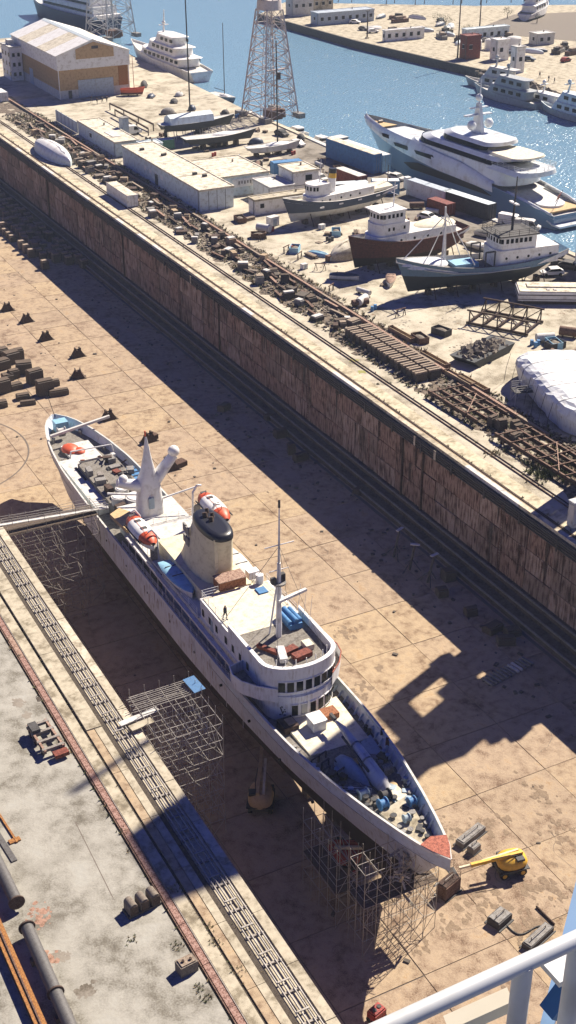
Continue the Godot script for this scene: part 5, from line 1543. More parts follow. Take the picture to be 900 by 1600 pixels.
# ---------------------------------------------------------------- the boat yard
func container(called: String, label: String, at: Vector3, turn: float, len: float, m: Material, roof: Material, h := 2.6, group := "") -> Node3D:
	var t := thing(called, label, "container", at, turn, group)
	var hl := len * 0.5
	part(t, "walls", MB.new().span(-1.2, 1.2, 0.12, h - 0.05, -hl, hl), m)
	part(t, "roof_panel", MB.new().span(-1.16, 1.16, h - 0.05, h, -hl + 0.04, hl - 0.04), roof)
	for sx in [-1, 1]:
		for z in [-hl, hl]:
			part(t, "corner_post", MB.new().span(sx * 1.1, sx * 1.24, 0.0, h + 0.02, z - 0.09, z + 0.09), m)
	var n := int(len / 0.6)
	for k in n:
		var z := -hl + 0.4 + k * (len - 0.8) / maxf(n - 1, 1)
		for sx in [-1, 1]:
			inst(t, "side_rib", unit_box, m, Vector3(sx * 1.22, h * 0.5 + 0.02, z), Basis.from_scale(Vector3(0.07, h - 0.5, 0.2)))
	for sx in [-0.58, 0.58]:
		var d := part(t, "door", MB.new().span(sx - 0.55, sx + 0.55, 0.2, h - 0.15, hl, hl + 0.05), m)
		part(d, "lock_bar", MB.new().tube(Vector3(sx * 0.6, 0.2, hl + 0.08), Vector3(sx * 0.6, h - 0.15, hl + 0.08), 0.03, 0.03, 5), M.steel)
	return t

func shed(called: String, label: String, x0: float, x1: float, z0: float, z1: float, h: float, wall: Material, roof: Material, fascia := 0.3) -> Node3D:
	var t := thing(called, label, "building", Vector3((x0 + x1) / 2, 0, (z0 + z1) / 2))
	var w := (x1 - x0) / 2
	var l := absf(z1 - z0) / 2
	part(t, "wall", MB.new().span(-w, w, 0, h, -l, l), wall)
	var r := part(t, "roof", MB.new().span(-w - 0.15, w + 0.15, h, h + fascia, -l - 0.15, l + 0.15), roof)
	part(r, "roof_edge", MB.new().span(-w - 0.2, w + 0.2, h + fascia - 0.02, h + fascia + 0.14, -l - 0.2, -l + 0.1).span(-w - 0.2, w + 0.2, h + fascia - 0.02, h + fascia + 0.14, l - 0.1, l + 0.2).span(-w - 0.2, -w + 0.1, h + fascia - 0.02, h + fascia + 0.138, -l, l).span(w - 0.1, w + 0.2, h + fascia - 0.02, h + fascia + 0.138, -l, l), roof)
	var span_z := l > w
	var ln := maxf(l, w) * 2.0
	for k in int(ln / 3.6):   # seams of the roofing felt, a gutter pipe and vents
		var q := -ln / 2 + 2.0 + k * 3.6
		if span_z:
			part(r, "roof_seam", MB.new().span(-w, w, h + fascia, h + fascia + 0.03, q, q + 0.07), wall)
		else:
			part(r, "roof_seam", MB.new().span(q, q + 0.07, h + fascia, h + fascia + 0.03, -l, l), wall)
	part(t, "downpipe", MB.new().tube(Vector3(-w - 0.1, 0, l - 0.5), Vector3(-w - 0.1, h, l - 0.5), 0.07, 0.07, 5), M.grey)
	part(r, "vent", MB.new().tube(Vector3(w * 0.4, h + fascia, -l * 0.4), Vector3(w * 0.4, h + fascia + 0.6, -l * 0.4), 0.22, 0.22, 8), M.steel)
	return t

func car(px: float, py: float, turn: float, m: Material, label: String, van := false) -> void:
	var p := on(px, py)
	var t := thing("delivery_van" if van else "parked_car", label, "van" if van else "car", p, turn, "")
	var prof: PackedVector2Array
	var glass: PackedVector2Array
	if van:
		prof = PackedVector2Array([Vector2(-2.6, 0.4), Vector2(2.5, 0.4), Vector2(2.6, 1.0), Vector2(1.9, 1.25), Vector2(1.3, 2.15), Vector2(0.9, 2.3), Vector2(-2.6, 2.3)])
		glass = PackedVector2Array([Vector2(0.4, 1.25), Vector2(1.75, 1.28), Vector2(1.2, 2.05), Vector2(0.4, 2.05)])
	else:
		prof = PackedVector2Array([Vector2(-2.1, 0.35), Vector2(2.1, 0.35), Vector2(2.15, 0.75), Vector2(1.2, 0.95), Vector2(0.5, 1.45), Vector2(-1.2, 1.5), Vector2(-1.9, 1.0), Vector2(-2.15, 0.9)])
		glass = PackedVector2Array([Vector2(-1.65, 0.98), Vector2(1.05, 0.97), Vector2(0.45, 1.38), Vector2(-1.15, 1.42)])
	part(t, "body", MB.new().prism(prof, Vector3(-0.85, 0, 0), Vector3(0, 0, 1), Vector3(0, 1, 0), Vector3(1.7, 0, 0)), m)
	part(t, "side_glass", MB.new().prism(glass, Vector3(-0.87, 0, 0), Vector3(0, 0, 1), Vector3(0, 1, 0), Vector3(1.74, 0, 0)), M.glass)
	if van:
		part(t, "windscreen", MB.new().quad_box(Vector3(-0.75, 1.3, 1.92), Vector3(0.75, 1.3, 1.92), Vector3(0.75, 2.08, 1.38), Vector3(-0.75, 2.08, 1.38)), M.glass)
	else:
		part(t, "windscreen", MB.new().quad_box(Vector3(-0.72, 1.0, 1.17), Vector3(0.72, 1.0, 1.17), Vector3(0.68, 1.42, 0.58), Vector3(-0.68, 1.42, 0.58)), M.glass)
	for sx in [-1, 1]:
		for z in [-1.35, 1.35]:
			part(t, "wheel", MB.new().tube(Vector3(sx * 0.68, 0.33, z), Vector3(sx * 0.9, 0.33, z), 0.33, 0.33, 10), M.rubber)
		part(t, "headlight", MB.new().box(Vector3(sx * 0.6, 0.72, 2.56 if van else 2.12), Vector3(0.35, 0.16, 0.06)), M.white)

func stands(parent: Node3D, L: float, y: float, hw: float, n := 5) -> void:   # keel blocks and side props under a hull on the hard
	for k in n:
		var z := lerpf(-L * 0.36, L * 0.3, k / float(n - 1))
		part(parent, "keel_support", MB.new().span(-0.6, 0.6, 0, y, z - 0.4, z + 0.4), M.oldtimber)
		for sx in [-1, 1]:
			part(parent, "side_prop", MB.new().tube(Vector3(sx * hw * 0.95, 0, z), Vector3(sx * hw * 0.55, y + 1.5, z), 0.1, 0.1, 5), M.darkrust)

func tug_half(B: float) -> Array:
	return [[0.0, B * 0.32], [0.05, B * 0.39], [0.15, B * 0.47], [0.35, B * 0.5], [0.6, B * 0.49], [0.75, B * 0.42], [0.87, B * 0.27], [0.95, B * 0.12], [1.0, 0.02]]

func build_boats_on_land() -> void:
	# navy hulled tug with white house and yellow funnel
	var t := thing("tugboat", "navy hulled tug with white house and yellow black funnel, on blocks", "boat", Vector3(135.6, 0, -236.0), -1.40)
	hull(t, {"length": 29.0, "half": tug_half(7.2), "bow": 6.3, "mid": 4.3, "stern": 4.7, "wl": 2.9, "keel": 1.0, "rake": 2.2, "bulwark": 0.7, "flare": 0.25, "tuck": 0.25, "counter": 3.0, "rise": 1.4, "paint": M.navy, "under": M.lightgrey, "floor": M.creamdeck, "inside": M.white, "rail": M.white})
	stands(t, 29.0, 1.0, 3.2)
	part(t, "deckhouse", round_house(8.5, -8.0, 2.3, 3.6, 5.6, 1.6), M.white)
	part(t, "wheelhouse", round_house(8.0, 3.6, 1.9, 5.6, 8.0, 1.3), M.white)
	for k in 7:
		var a := arc_pos(8.0, 1.9, 1.3, lerpf(-1.4, 1.4, k / 6.0))
		pane(t, a[0] + Vector3(0, 7.2, 0), a[1], 0.45, 0.8, M.glass)
	part(t, "after_cover", MB.new().prism(PackedVector2Array([Vector2(-2.2, 0), Vector2(2.2, 0), Vector2(2.0, 0.5), Vector2(0, 0.9), Vector2(-2.0, 0.5)]), Vector3(0, 4.3, -13.4), Vector3(1, 0, 0), Vector3(0, 1, 0), Vector3(0, 0, 6.0)), M.creamdeck)
	var f := part(t, "funnel", MB.new().tube(Vector3(0, 5.6, 1.8), Vector3(0, 8.4, 1.6), 0.85, 0.8, 12), M.white)
	part(f, "funnel_band", MB.new().tube(Vector3(0, 8.4, 1.6), Vector3(0, 9.4, 1.55), 0.82, 0.8, 12), M.yellow)
	part(f, "funnel_top", MB.new().tube(Vector3(0, 9.4, 1.55), Vector3(0, 10.3, 1.5), 0.84, 0.84, 12), M.soot)
	for z in [6.0, 4.0, 1.0, -1.5, -4.0]:
		for sx in [-1, 1]:
			part(t, "porthole", MB.new().tube(Vector3(sx * 2.2, 4.7, z), Vector3(sx * 2.34, 4.7, z), 0.24, 0.24, 8), M.glass)
	for z in [7.0, 2.0, -3.0, -8.0]:
		for sx in [-1, 1]:
			part(t, "freeing_port", MB.new().box(Vector3(sx * 3.52, 3.85, z), Vector3(0.16, 0.3, 1.0)), M.white)
	part(t, "mast", MB.new().tube(Vector3(0, 8.0, 5.0), Vector3(0, 12.5, 4.6), 0.12, 0.07, 6), M.white)
	part(t, "stern_mast", MB.new().tube(Vector3(0, 4.6, -13.6), Vector3(0, 8.6, -13.8), 0.1, 0.08, 6), M.darkgrey)
	# iron red fishing vessel
	var r := thing("fishing_boat", "iron red hulled boat with tall white wheelhouse and cream after deck", "boat", Vector3(132.0, 0, -203.8), -1.52)
	hull(r, {"length": 26.0, "half": tug_half(7.6), "bow": 7.2, "mid": 5.3, "stern": 5.7, "wl": 2.8, "keel": 0.9, "rake": 1.6, "bulwark": 0.8, "flare": 0.3, "tuck": 0.2, "counter": 2.0, "rise": 1.2, "paint": M.ironred, "under": M.bottom, "floor": M.lightgrey, "inside": M.white, "rail": M.ironred})
	stands(r, 26.0, 0.9, 3.2)
	part(r, "deckhouse", round_house(8.6, -9.5, 2.7, 4.3, 6.6, 1.8), M.white)
	part(r, "middle_tier", round_house(8.0, 1.0, 2.4, 6.6, 8.8, 1.4), M.white)
	part(r, "wheelhouse", round_house(7.7, 2.0, 2.3, 8.8, 11.0, 1.2), M.white)
	part(r, "wheelhouse_roof", MB.new().span(-2.5, 2.5, 11.0, 11.2, 1.8, 7.9), M.white)
	part(r, "after_roof", MB.new().dome(Vector3(0, 6.55, -6.4), Vector3(2.75, 0.7, 4.6), 0.0, 0.5, 20, 4), M.creamdeck)
	for k in 8:
		var a := arc_pos(7.7, 2.3, 1.2, lerpf(-1.45, 1.45, k / 7.0))
		pane(r, a[0] + Vector3(0, 10.2, 0), a[1], 0.5, 0.75, M.glass)
	for sx in [-1, 1]:
		for k in 4:
			pane(r, Vector3(sx * 2.32, 10.2, 5.6 - k * 0.9), Vector3(sx, 0, 0), 0.5, 0.7, M.glass)
		for z in [5.6, 4.6, 2.2]:
			pane(r, Vector3(sx * 2.42, 7.8, z), Vector3(sx, 0, 0), 0.4, 0.6, M.glass)
		for z in [6.0, 3.0, 0.0, -3.0, -6.0]:
			part(r, "porthole", MB.new().tube(Vector3(sx * 2.6, 5.5, z), Vector3(sx * 2.76, 5.5, z), 0.26, 0.26, 8), M.glass)
	part(r, "mast", MB.new().tube(Vector3(0, 11.0, 3.2), Vector3(0, 16.0, 3.0), 0.16, 0.08, 6).tube(Vector3(-1.2, 13.6, 3.0), Vector3(1.2, 13.6, 3.0), 0.06, 0.06, 5), M.white)
	part(r, "derrick", MB.new().tube(Vector3(0.0, 6.6, -0.5), Vector3(0.0, 10.5, 0.6), 0.14, 0.1, 6), M.cream)
	# black hulled trawler with white house aft
	var k3 := thing("trawler", "black hulled trawler with white house aft and white rigging forward", "boat", Vector3(136.0, 0, -185.6), -1.70)
	hull(k3, {"length": 33.0, "half": tug_half(8.0), "bow": 7.4, "mid": 5.0, "stern": 6.2, "wl": 4.0, "keel": 1.0, "rake": 2.6, "bulwark": 0.9, "flare": 0.3, "tuck": 0.25, "counter": 3.0, "rise": 1.4, "paint": M.bluehull, "under": M.blackhull, "floor": M.deck, "inside": M.white, "rail": M.grey})
	stands(k3, 33.0, 1.0, 3.4, 6)
	part(k3, "rubbing_strake", MB.new().path([Vector3(-3.98, 4.2, -8), Vector3(-4.02, 4.1, 0), Vector3(-3.7, 4.6, 7), Vector3(-2.4, 5.4, 12)], 0.09, 5).path([Vector3(3.98, 4.2, -8), Vector3(4.02, 4.1, 0), Vector3(3.7, 4.6, 7), Vector3(2.4, 5.4, 12)], 0.09, 5), M.lightgrey)
	part(k3, "after_house", round_house(-1.6, -14.0, 3.2, 4.4, 7.4, 1.0), M.white)
	part(k3, "bridge", round_house(-2.0, -9.4, 3.0, 7.4, 9.8, 0.9), M.white)
	part(k3, "bridge_roof", MB.new().span(-3.3, 3.3, 9.8, 10.0, -9.8, -1.6), M.darkgrey)
	railing(k3, [Vector3(-3.2, 10.0, -9.6), Vector3(-3.2, 10.0, -1.8), Vector3(3.2, 10.0, -1.8), Vector3(3.2, 10.0, -9.6), Vector3(-3.2, 10.0, -9.6)], 1.0, "railing", M.darkgrey, 0.05)
	for k in 9:
		var a := arc_pos(-2.0, 3.0, 0.9, lerpf(-1.3, 1.3, k / 8.0))
		pane(k3, a[0] + Vector3(0, 9.0, 0), a[1], 0.45, 0.8, M.glass)
	for sx in [-1, 1]:
		for k in 6:
			pane(k3, Vector3(sx * 3.02, 9.0, -3.6 - k * 0.9), Vector3(sx, 0, 0), 0.55, 0.8, M.glass)
		for k in 5:
			part(k3, "porthole", MB.new().tube(Vector3(sx * 3.1, 6.0, -3.5 - k * 2.2), Vector3(sx * 3.26, 6.0, -3.5 - k * 2.2), 0.24, 0.24, 8), M.glass)
	var mm := part(k3, "aft_mast", MB.new().tube(Vector3(0, 9.9, -6.0), Vector3(0, 19.5, -6.2), 0.25, 0.1, 7).tube(Vector3(-1.6, 14.6, -6.1), Vector3(1.6, 14.6, -6.1), 0.09, 0.09, 5).tube(Vector3(-0.9, 17.0, -6.1), Vector3(0.9, 17.0, -6.1), 0.06, 0.06, 5), M.darkgrey)
	part(mm, "radar", MB.new().span(-1.4, 1.4, 14.7, 14.95, -6.3, -5.7), M.white)
	var fm := part(k3, "fore_mast", MB.new().tube(Vector3(0, 5.2, 7.0), Vector3(0, 15.5, 7.4), 0.28, 0.16, 8).tube(Vector3(-1.6, 13.2, 7.3), Vector3(1.6, 13.2, 7.3), 0.12, 0.12, 5), M.white)
	for a in [[Vector3(-2.9, 5.4, 2.5), Vector3(0, 14.5, 7.3)], [Vector3(2.9, 5.4, 2.5), Vector3(0, 14.5, 7.3)], [Vector3(0, 7.0, 15.0), Vector3(0, 14.0, 7.4)], [Vector3(-2.6, 5.8, 9.0), Vector3(0, 13.0, 7.3)], [Vector3(2.6, 5.8, 9.0), Vector3(0, 13.0, 7.3)]]:
		part(fm, "stay", MB.new().tube(a[0], a[1], 0.09, 0.09, 5, false), M.white)
	part(k3, "foredeck_cover", MB.new().dome(Vector3(0, 5.4, 10.6), Vector3(2.4, 1.3, 4.2), 0.0, 0.5, 14, 4), M.wrap)
	part(k3, "whaleback", MB.new().dome(Vector3(0, 5.9, 13.0), Vector3(1.5, 1.0, 2.6), 0.0, 0.5, 12, 3), M.wrap)
	part(k3, "hatch_cover", MB.new().span(-1.6, 1.6, 4.5, 5.3, 1.0, 5.6), M.skyblue)
	for sx in [-1, 1]:
		part(k3, "gallows", MB.new().path([Vector3(sx * 2.8, 4.3, 0.4), Vector3(sx * 2.8, 7.4, 0.4), Vector3(sx * 2.8, 7.4, -1.4), Vector3(sx * 2.8, 4.3, -1.4)], 0.16, 6), M.darkgrey)
	part(k3, "boarding_ladder", MB.new().beam(Vector3(-4.4, 0.0, -3.0), Vector3(-4.05, 5.4, -3.2), 0.6, 0.08), M.galv)
	part(k3, "life_raft", MB.new().tube(Vector3(-2.0, 8.1, -11.4), Vector3(-2.0, 8.1, -9.8), 0.42, 0.42, 10), M.white)
	# small craft and hull shells
	var bh := thing("upturned_hull", "beige upturned hull lying between the navy tug and the red boat", "boat", Vector3(126.8, 0, -213.0), -1.25)
	shell(bh, 15.0, 2.9, 3.1, M.brownboat, M.roofwhite)
	var db := thing("upturned_dinghy", "pale blue upturned dinghy on the sand beside the beige hull", "boat", Vector3(119.6, 0, -215.0), 0.5)
	shell(db, 5.2, 0.95, 0.8, M.skyblue, M.skyblue)
	var ub := thing("upturned_boat", "large pale upturned boat hull lying beside the dock's paved edge", "boat", Vector3(99.4, 0, -312.0), 0.04)
	shell(ub, 23.0, 2.7, 3.3, M.paleblue, M.white)
	for a in [[538, 437, 0.9, "small open boat on the ground in the red boat's shadow"], [610, 443, -0.6, "small pink grey dinghy beside the trawler's bow"]]:
		var o := covered_boat(on(a[0], a[1]) + Vector3(0, 0.92, 0), a[3], M.navy if a[2] > 0 else M.paleRust)
		o.rotation.y = a[2]
		o.scale = Vector3(0.8, 1.0, 0.7)
	# the wrapped hull
	var wr := thing("wrapped_boat", "big white shrink wrapped boat with bulging cover beside steel frames", "boat", Vector3(118.6, 0, -138.0), -0.3)
	var rows := []
	rng.seed = 12
	for i in 25:
		var s := i / 24.0
		var e := pow(maxf(1.0 - pow(absf(s * 2 - 1), 5.0), 0.0), 0.5)
		var row := PackedVector3Array()
		for k in 15:
			var a := PI * k / 14.0
			var bulge := 1.0 + 0.018 * sin(s * 38.0 + k * 0.7) + rng.randf_range(-0.02, 0.02)
			var y := pow(maxf(sin(a), 0.0), 0.30) * (4.9 * e * bulge)
			row.append(Vector3(-signf(cos(a)) * pow(absf(cos(a)), 0.6) * (5.4 * e + 0.3) * (0.82 + 0.18 * minf(1.0, y / 3.5)) * bulge, maxf(y, 0.0) + 0.25, (s - 0.5) * 25.0))
		rows.append(row)
	part(wr, "cover", MB.new().flatgrid(rows), M.wrap)
	for i in [4, 8, 12, 16, 20]:   # taped seams of the wrapping
		var seam := []
		for k in 15:
			seam.append(rows[i][k] + Vector3(0, 0.02, 0))
		part(wr, "seam", MB.new().path(seam, 0.05, 4), M.lightgrey)
	for k in 7:
		var z := lerpf(-9.0, 9.0, k / 6.0)
		part(wr, "tie_cord", MB.new().path([Vector3(-6.6, 0.1, z), Vector3(-6.5, 2.6, z + 0.3), Vector3(-5.9, 4.6, z)], 0.04, 4), M.darkgrey)
	var pf := thing("work_platform", "steel work platform with railing against the white wrapped boat", "platform", on(818, 628), -0.3)
	part(pf, "deck_plate", MB.new().span(-1.8, 1.8, 1.9, 2.0, -1.1, 1.1), M.darkgrey)
	for x in [-1.7, 1.7]:
		for z in [-1.0, 1.0]:
			rod(pf, "leg", Vector3(x, 0, z), Vector3(x, 3.0, z), 0.06, M.lightgrey)
		rod(pf, "brace", Vector3(x, 0, -1.0), Vector3(x, 1.9, 1.0), 0.05, M.lightgrey)
	railing(pf, [Vector3(-1.7, 2.0, -1.0), Vector3(1.7, 2.0, -1.0), Vector3(1.7, 2.0, 1.0), Vector3(-1.7, 2.0, 1.0)], 1.0, "railing", M.lightgrey, 0.05)
	# pontoons
	for a in [[143.4, -174.6, 5.4, 11.5, "long white pontoon with a dark fender line, beside the trawler's stern"], [152.5, -166.4, 4.6, 8.0, "shorter white pontoon with a dark fender line, beyond the long one"]]:
		var p := thing("pontoon", a[4], "pontoon", Vector3(a[0], 0, a[1]), 1.05)
		part(p, "bearer", MB.new().span(-a[2] * 0.42, a[2] * 0.42, 0, 0.7, -a[3] * 0.4, a[3] * 0.4), M.oldtimber)
		part(p, "float", MB.new().span(-a[2] / 2, a[2] / 2, 0.7, 2.2, -a[3] / 2, a[3] / 2), M.white)
		part(p, "fender_line", MB.new().span(-a[2] / 2 - 0.05, a[2] / 2 + 0.05, 1.7, 1.85, -a[3] / 2 - 0.05, a[3] / 2 + 0.05).span(-a[2] / 2 - 0.05, a[2] / 2 + 0.05, 0.95, 1.05, -a[3] / 2 - 0.05, a[3] / 2 + 0.05), M.darkgrey)
		part(p, "deck_cover", MB.new().span(-a[2] / 2 + 0.2, a[2] / 2 - 0.2, 2.2, 2.4, -a[3] / 2 + 0.2, a[3] / 2 - 0.2).span(-a[2] * 0.1, a[2] * 0.3, 2.4, 2.62, -a[3] * 0.35, a[3] * 0.4), M.roofwhite)
		for z in [-0.8, 0.4]:
			part(p, "hatch", MB.new().span(-a[2] * 0.35, -a[2] * 0.22, 2.4, 2.55, z, z + 0.5), M.lightgrey)
	sail_yachts()

func shell(t: Node3D, L: float, hw: float, h: float, side: Material, top: Material) -> void:   # hull lying keel up
	var rows := []
	var keel := []
	for i in 21:
		var s := i / 20.0
		var e := pow(maxf(1.0 - pow(absf(s * 2 - 1), 2.2), 0.0), 0.75)
		var r := PackedVector3Array()
		var kr := PackedVector3Array()
		for k in 13:
			var a := PI * k / 12.0
			var p := Vector3(-cos(a) * hw * e * (1.0 if k in [0, 12] else 0.98), pow(sin(a), 0.7) * h * (0.35 + 0.65 * e) + 0.05, (s - 0.5) * L)
			r.append(p)
			if k >= 3 and k <= 9:
				kr.append(p + Vector3(0, 0.03, 0))
		rows.append(r)
		keel.append(kr)
	part(t, "side_planking", MB.new().grid(rows), side)
	part(t, "bottom_planking", MB.new().grid(keel), top)
	part(t, "keel_strip", MB.new().path([Vector3(0, h * 0.45, -L * 0.48), Vector3(0, h * 0.95, -L * 0.3), Vector3(0, h + 0.12, 0), Vector3(0, h * 0.95, L * 0.3), Vector3(0, h * 0.45, L * 0.48)], 0.08, 5), top)

func sail_yachts() -> void:
	var yt := [[Vector3(136.5, 0, -308.6), 1.62, 21.0, 3.4, 5.4, "black hulled racing yacht under a pale blue cover, propped high on scaffolding", true, 33.0, -2.0], [Vector3(139.5, 0, -301.8), 1.58, 20.0, 1.2, 3.0, "low dark hulled yacht lying before the propped racing yacht", false, 0.0, 0.0], [Vector3(147.6, 0, -288.5), 1.55, 15.0, 0.8, 2.4, "white decked yacht with a single dark mast beside the flat roofed sheds", false, 24.0, 1.0]]
	for a in yt:
		var t := thing("sailing_yacht", a[5], "sailboat", a[0], a[1])
		var B := 4.6 if a[2] > 16 else 3.6
		hull(t, {"length": a[2], "half": [[0, B * 0.38], [0.2, B * 0.48], [0.45, B * 0.5], [0.7, B * 0.36], [0.88, B * 0.16], [1.0, 0.02]], "bow": a[4] + 0.5, "mid": a[4], "stern": a[4] + 0.1, "wl": a[3] + 0.5, "keel": a[3], "rake": 1.6, "bulwark": 0.05, "flare": 0.3, "tuck": 0.2, "counter": 1.0, "rise": 0.6, "n": 20, "paint": M.blackhull if a[4] > 2.8 else M.lightgrey, "under": M.blackhull if a[4] > 2.8 else M.lightgrey, "floor": M.lightgrey, "inside": M.lightgrey})
		if a[6]:
			part(t, "cover", MB.new().prism(PackedVector2Array([Vector2(-2.2, 0), Vector2(2.2, 0), Vector2(1.6, 1.5), Vector2(0, 2.2), Vector2(-1.6, 1.5)]), Vector3(0, a[4] + 0.02, -8.4), Vector3(1, 0, 0), Vector3(0, 1, 0), Vector3(0, 0, 12.0)), M.paleblue)
			part(t, "fin_keel", MB.new().span(-0.2, 0.2, 0.5, 3.6, -0.8, 0.9), M.blackhull)
			part(t, "keel_bulb", MB.new().tube(Vector3(0, 0.4, -1.8), Vector3(0, 0.4, 1.8), 0.4, 0.3, 10), M.blackhull)
			for k in 7:
				for sx in [-1, 1]:
					part(t, "shore", MB.new().tube(Vector3(sx * 2.2, 0, -7.5 + k * 2.4), Vector3(sx * 1.6, 3.9, -7.5 + k * 2.4), 0.09, 0.09, 5), M.lightgrey)
				part(t, "cross_shore", MB.new().tube(Vector3(-2.0, 2.0, -7.5 + k * 2.4), Vector3(2.0, 2.0, -7.5 + k * 2.4), 0.07, 0.07, 5), M.steel)
			part(t, "rudder", MB.new().span(-0.1, 0.1, 0.9, 4.0, -9.4, -8.6), M.blackhull)
		else:
			part(t, "coach_roof", MB.new().dome(Vector3(0, a[4], 1.0), Vector3(1.4, 0.6, 3.4), 0.0, 0.5, 14, 3), M.white)
			for k in 4:
				part(t, "chock", MB.new().span(-1.2, 1.2, 0, a[3] + 0.15, -5.0 + k * 3.0, -4.5 + k * 3.0), M.oldtimber)
		if a[7] > 1.0:
			var m := part(t, "mast", MB.new().tube(Vector3(0, a[4], a[8]), Vector3(0, a[4] + a[7], a[8] - 0.3), 0.2, 0.14, 7), M.black)
			part(m, "spreader", MB.new().tube(Vector3(-1.2, a[4] + a[7] * 0.45, a[8]), Vector3(1.2, a[4] + a[7] * 0.45, a[8]), 0.05, 0.05, 5), M.black)

func build_yard_buildings() -> void:
	# the ochre and white hall
	var h := thing("boat_hall", "large gabled hall with ochre cladding, white upper walls and grey sliding doors", "building", Vector3(132.9, 0, -393.2))
	var w := 10.6
	var l := 20.6
	part(h, "plinth", MB.new().span(-w, w, 0, 2.4, -l, l), M.lightgrey)
	part(h, "cladding", MB.new().span(-w + 0.05, w - 0.05, 2.4, 8.0, -l + 0.05, l - 0.05), M.ochre)
	var rib := MB.new()
	for k in 26:
		rib.span(-w + 0.4 + k * 0.8, -w + 0.5 + k * 0.8, 2.4, 8.0, l - 0.05, l + 0.02)
	for k in 50:
		rib.span(-w - 0.02, -w + 0.05, 2.4, 8.0, -l + 0.4 + k * 0.82, -l + 0.5 + k * 0.82)
	part(h, "cladding_ribs", rib, M.ochre)
	part(h, "corner_strip", MB.new().span(-w - 0.08, -w + 0.12, 0.0, 8.0, l - 0.1, l + 0.08).span(w - 0.12, w + 0.08, 0, 8.0, l - 0.1, l + 0.08), M.white)
	var gable := PackedVector2Array([Vector2(-w - 0.35, 8.0), Vector2(w + 0.35, 8.0), Vector2(w + 0.35, 12.0), Vector2(0, 15.6), Vector2(-w - 0.35, 12.0)])
	part(h, "upper_wall", MB.new().prism(gable, Vector3(0, 0, -l - 0.3), Vector3(1, 0, 0), Vector3(0, 1, 0), Vector3(0, 0, 2 * l + 0.6)), M.white)
	for sx in [-1, 1]:
		for k in 5:   # roof sheets
			var z0 := -l - 0.6 + k * (2 * l + 1.2) / 5.0
			var z1 := z0 + (2 * l + 1.2) / 5.0 - 0.05
			part(h, "roof_sheet", MB.new().quad_box(Vector3(sx * (w + 0.7), 11.98, z0), Vector3(sx * (w + 0.7), 11.98, z1), Vector3(sx * 0.9, 15.42, z1), Vector3(sx * 0.9, 15.42, z0)), M.roofwhite if k % 2 else M.white)
	part(h, "ridge_cap", MB.new().quad_box(Vector3(-0.95, 15.45, -l - 0.65), Vector3(-0.95, 15.45, l + 0.65), Vector3(0, 15.8, l + 0.65), Vector3(0, 15.8, -l - 0.65)).quad_box(Vector3(0.95, 15.45, -l - 0.65), Vector3(0.95, 15.45, l + 0.65), Vector3(0, 15.82, l + 0.65), Vector3(0, 15.82, -l - 0.65)), M.paleblue)
	var gp := part(h, "gable_panel", MB.new().prism(PackedVector2Array([Vector2(-5.2, 10.7), Vector2(6.2, 10.7), Vector2(6.2, 13.2), Vector2(0.3, 15.1), Vector2(-5.2, 13.4)]), Vector3(0, 0, l + 0.3), Vector3(1, 0, 0), Vector3(0, 1, 0), Vector3(0, 0, 0.12)), M.ochre)
	part(gp, "vent", MB.new().span(-0.4, 1.6, 13.2, 14.0, l + 0.42, l + 0.5), M.darkgrey)
	for sx in [0, 1]:
		part(h, "sliding_door", MB.new().span(-5.0 + sx * 5.4, 0.3 + sx * 5.4, 0.05, 4.9, l + 0.0, l + 0.14), M.doorblue)
	part(h, "small_door", MB.new().span(-8.0, -7.0, 0.1, 2.3, l, l + 0.1), M.darkgrey)
	part(h, "ochre_panel", MB.new().span(7.4, 10.2, 2.5, 7.9, l, l + 0.08), M.yellowrust)
	part(h, "side_door", MB.new().span(-w - 0.12, -w, 0.1, 4.6, -6.0, -3.0), M.doorblue)
	var an := shed("office_annex", "narrow white three storey annex with small dark windows beside the hall", 118.4, 122.0, -414.0, -405.0, 9.5, M.white, M.lightgrey)
	for f in 3:
		for k in 3:
			pane(an, Vector3(-1.82, 1.9 + f * 2.8, -3.0 + k * 3.0), Vector3(-1, 0, 0), 0.9, 1.2, M.glass)
			if k < 2:
				pane(an, Vector3(-0.8 + k * 1.6, 1.9 + f * 2.8, 4.52), Vector3(0, 0, 1), 0.8, 1.1, M.glass)
	part(an, "roof_unit", MB.new().span(-1.0, 0.8, 9.8, 11.2, -2.0, 0.5), M.lightgrey)
	# flat roofed sheds
	var s1 := shed("flat_roof_shed", "long low white shed with cream flat roof and roller front beside the crane track", 111.5, 119.4, -296.5, -252.4, 4.2, M.paleblue, M.roofwhite)
	for k in 3:
		part(s1, "panel_joint", MB.new().span(-1.9 + k * 1.95, -1.83 + k * 1.95, 0.1, 4.15, 22.05, 22.1), M.darkgrey)
	for k in 4:
		pane(s1, Vector3(-3.98, 2.4, -8.0 + k * 3.2), Vector3(-1, 0, 0), 1.3, 0.9, M.white)
	pane(s1, Vector3(-3.98, 1.3, -1.5), Vector3(-1, 0, 0), 1.6, 2.4, M.darkgrey, "door")
	for a in [[-2.0, -16.0], [0.4, -9.0], [0.0, 9.5], [1.2, 12.0]]:
		part(s1, "roof_unit", MB.new().span(a[0], a[0] + 1.0, 4.5, 5.0, a[1], a[1] + 0.6), M.darkgrey)
	part(s1, "roof_seam", MB.new().span(-4.0, 4.0, 4.5, 4.56, 10.0, 10.12), M.rubble)
	var s2 := shed("flat_roof_shed", "smaller white shed with cream flat roof and a faded wall board", 119.8, 131.8, -276.0, -260.0, 4.1, M.paleblue, M.roofwhite)
	part(s2, "wall_board", MB.new().span(-3.0, 4.0, 1.8, 3.6, 8.0, 8.08), M.white)
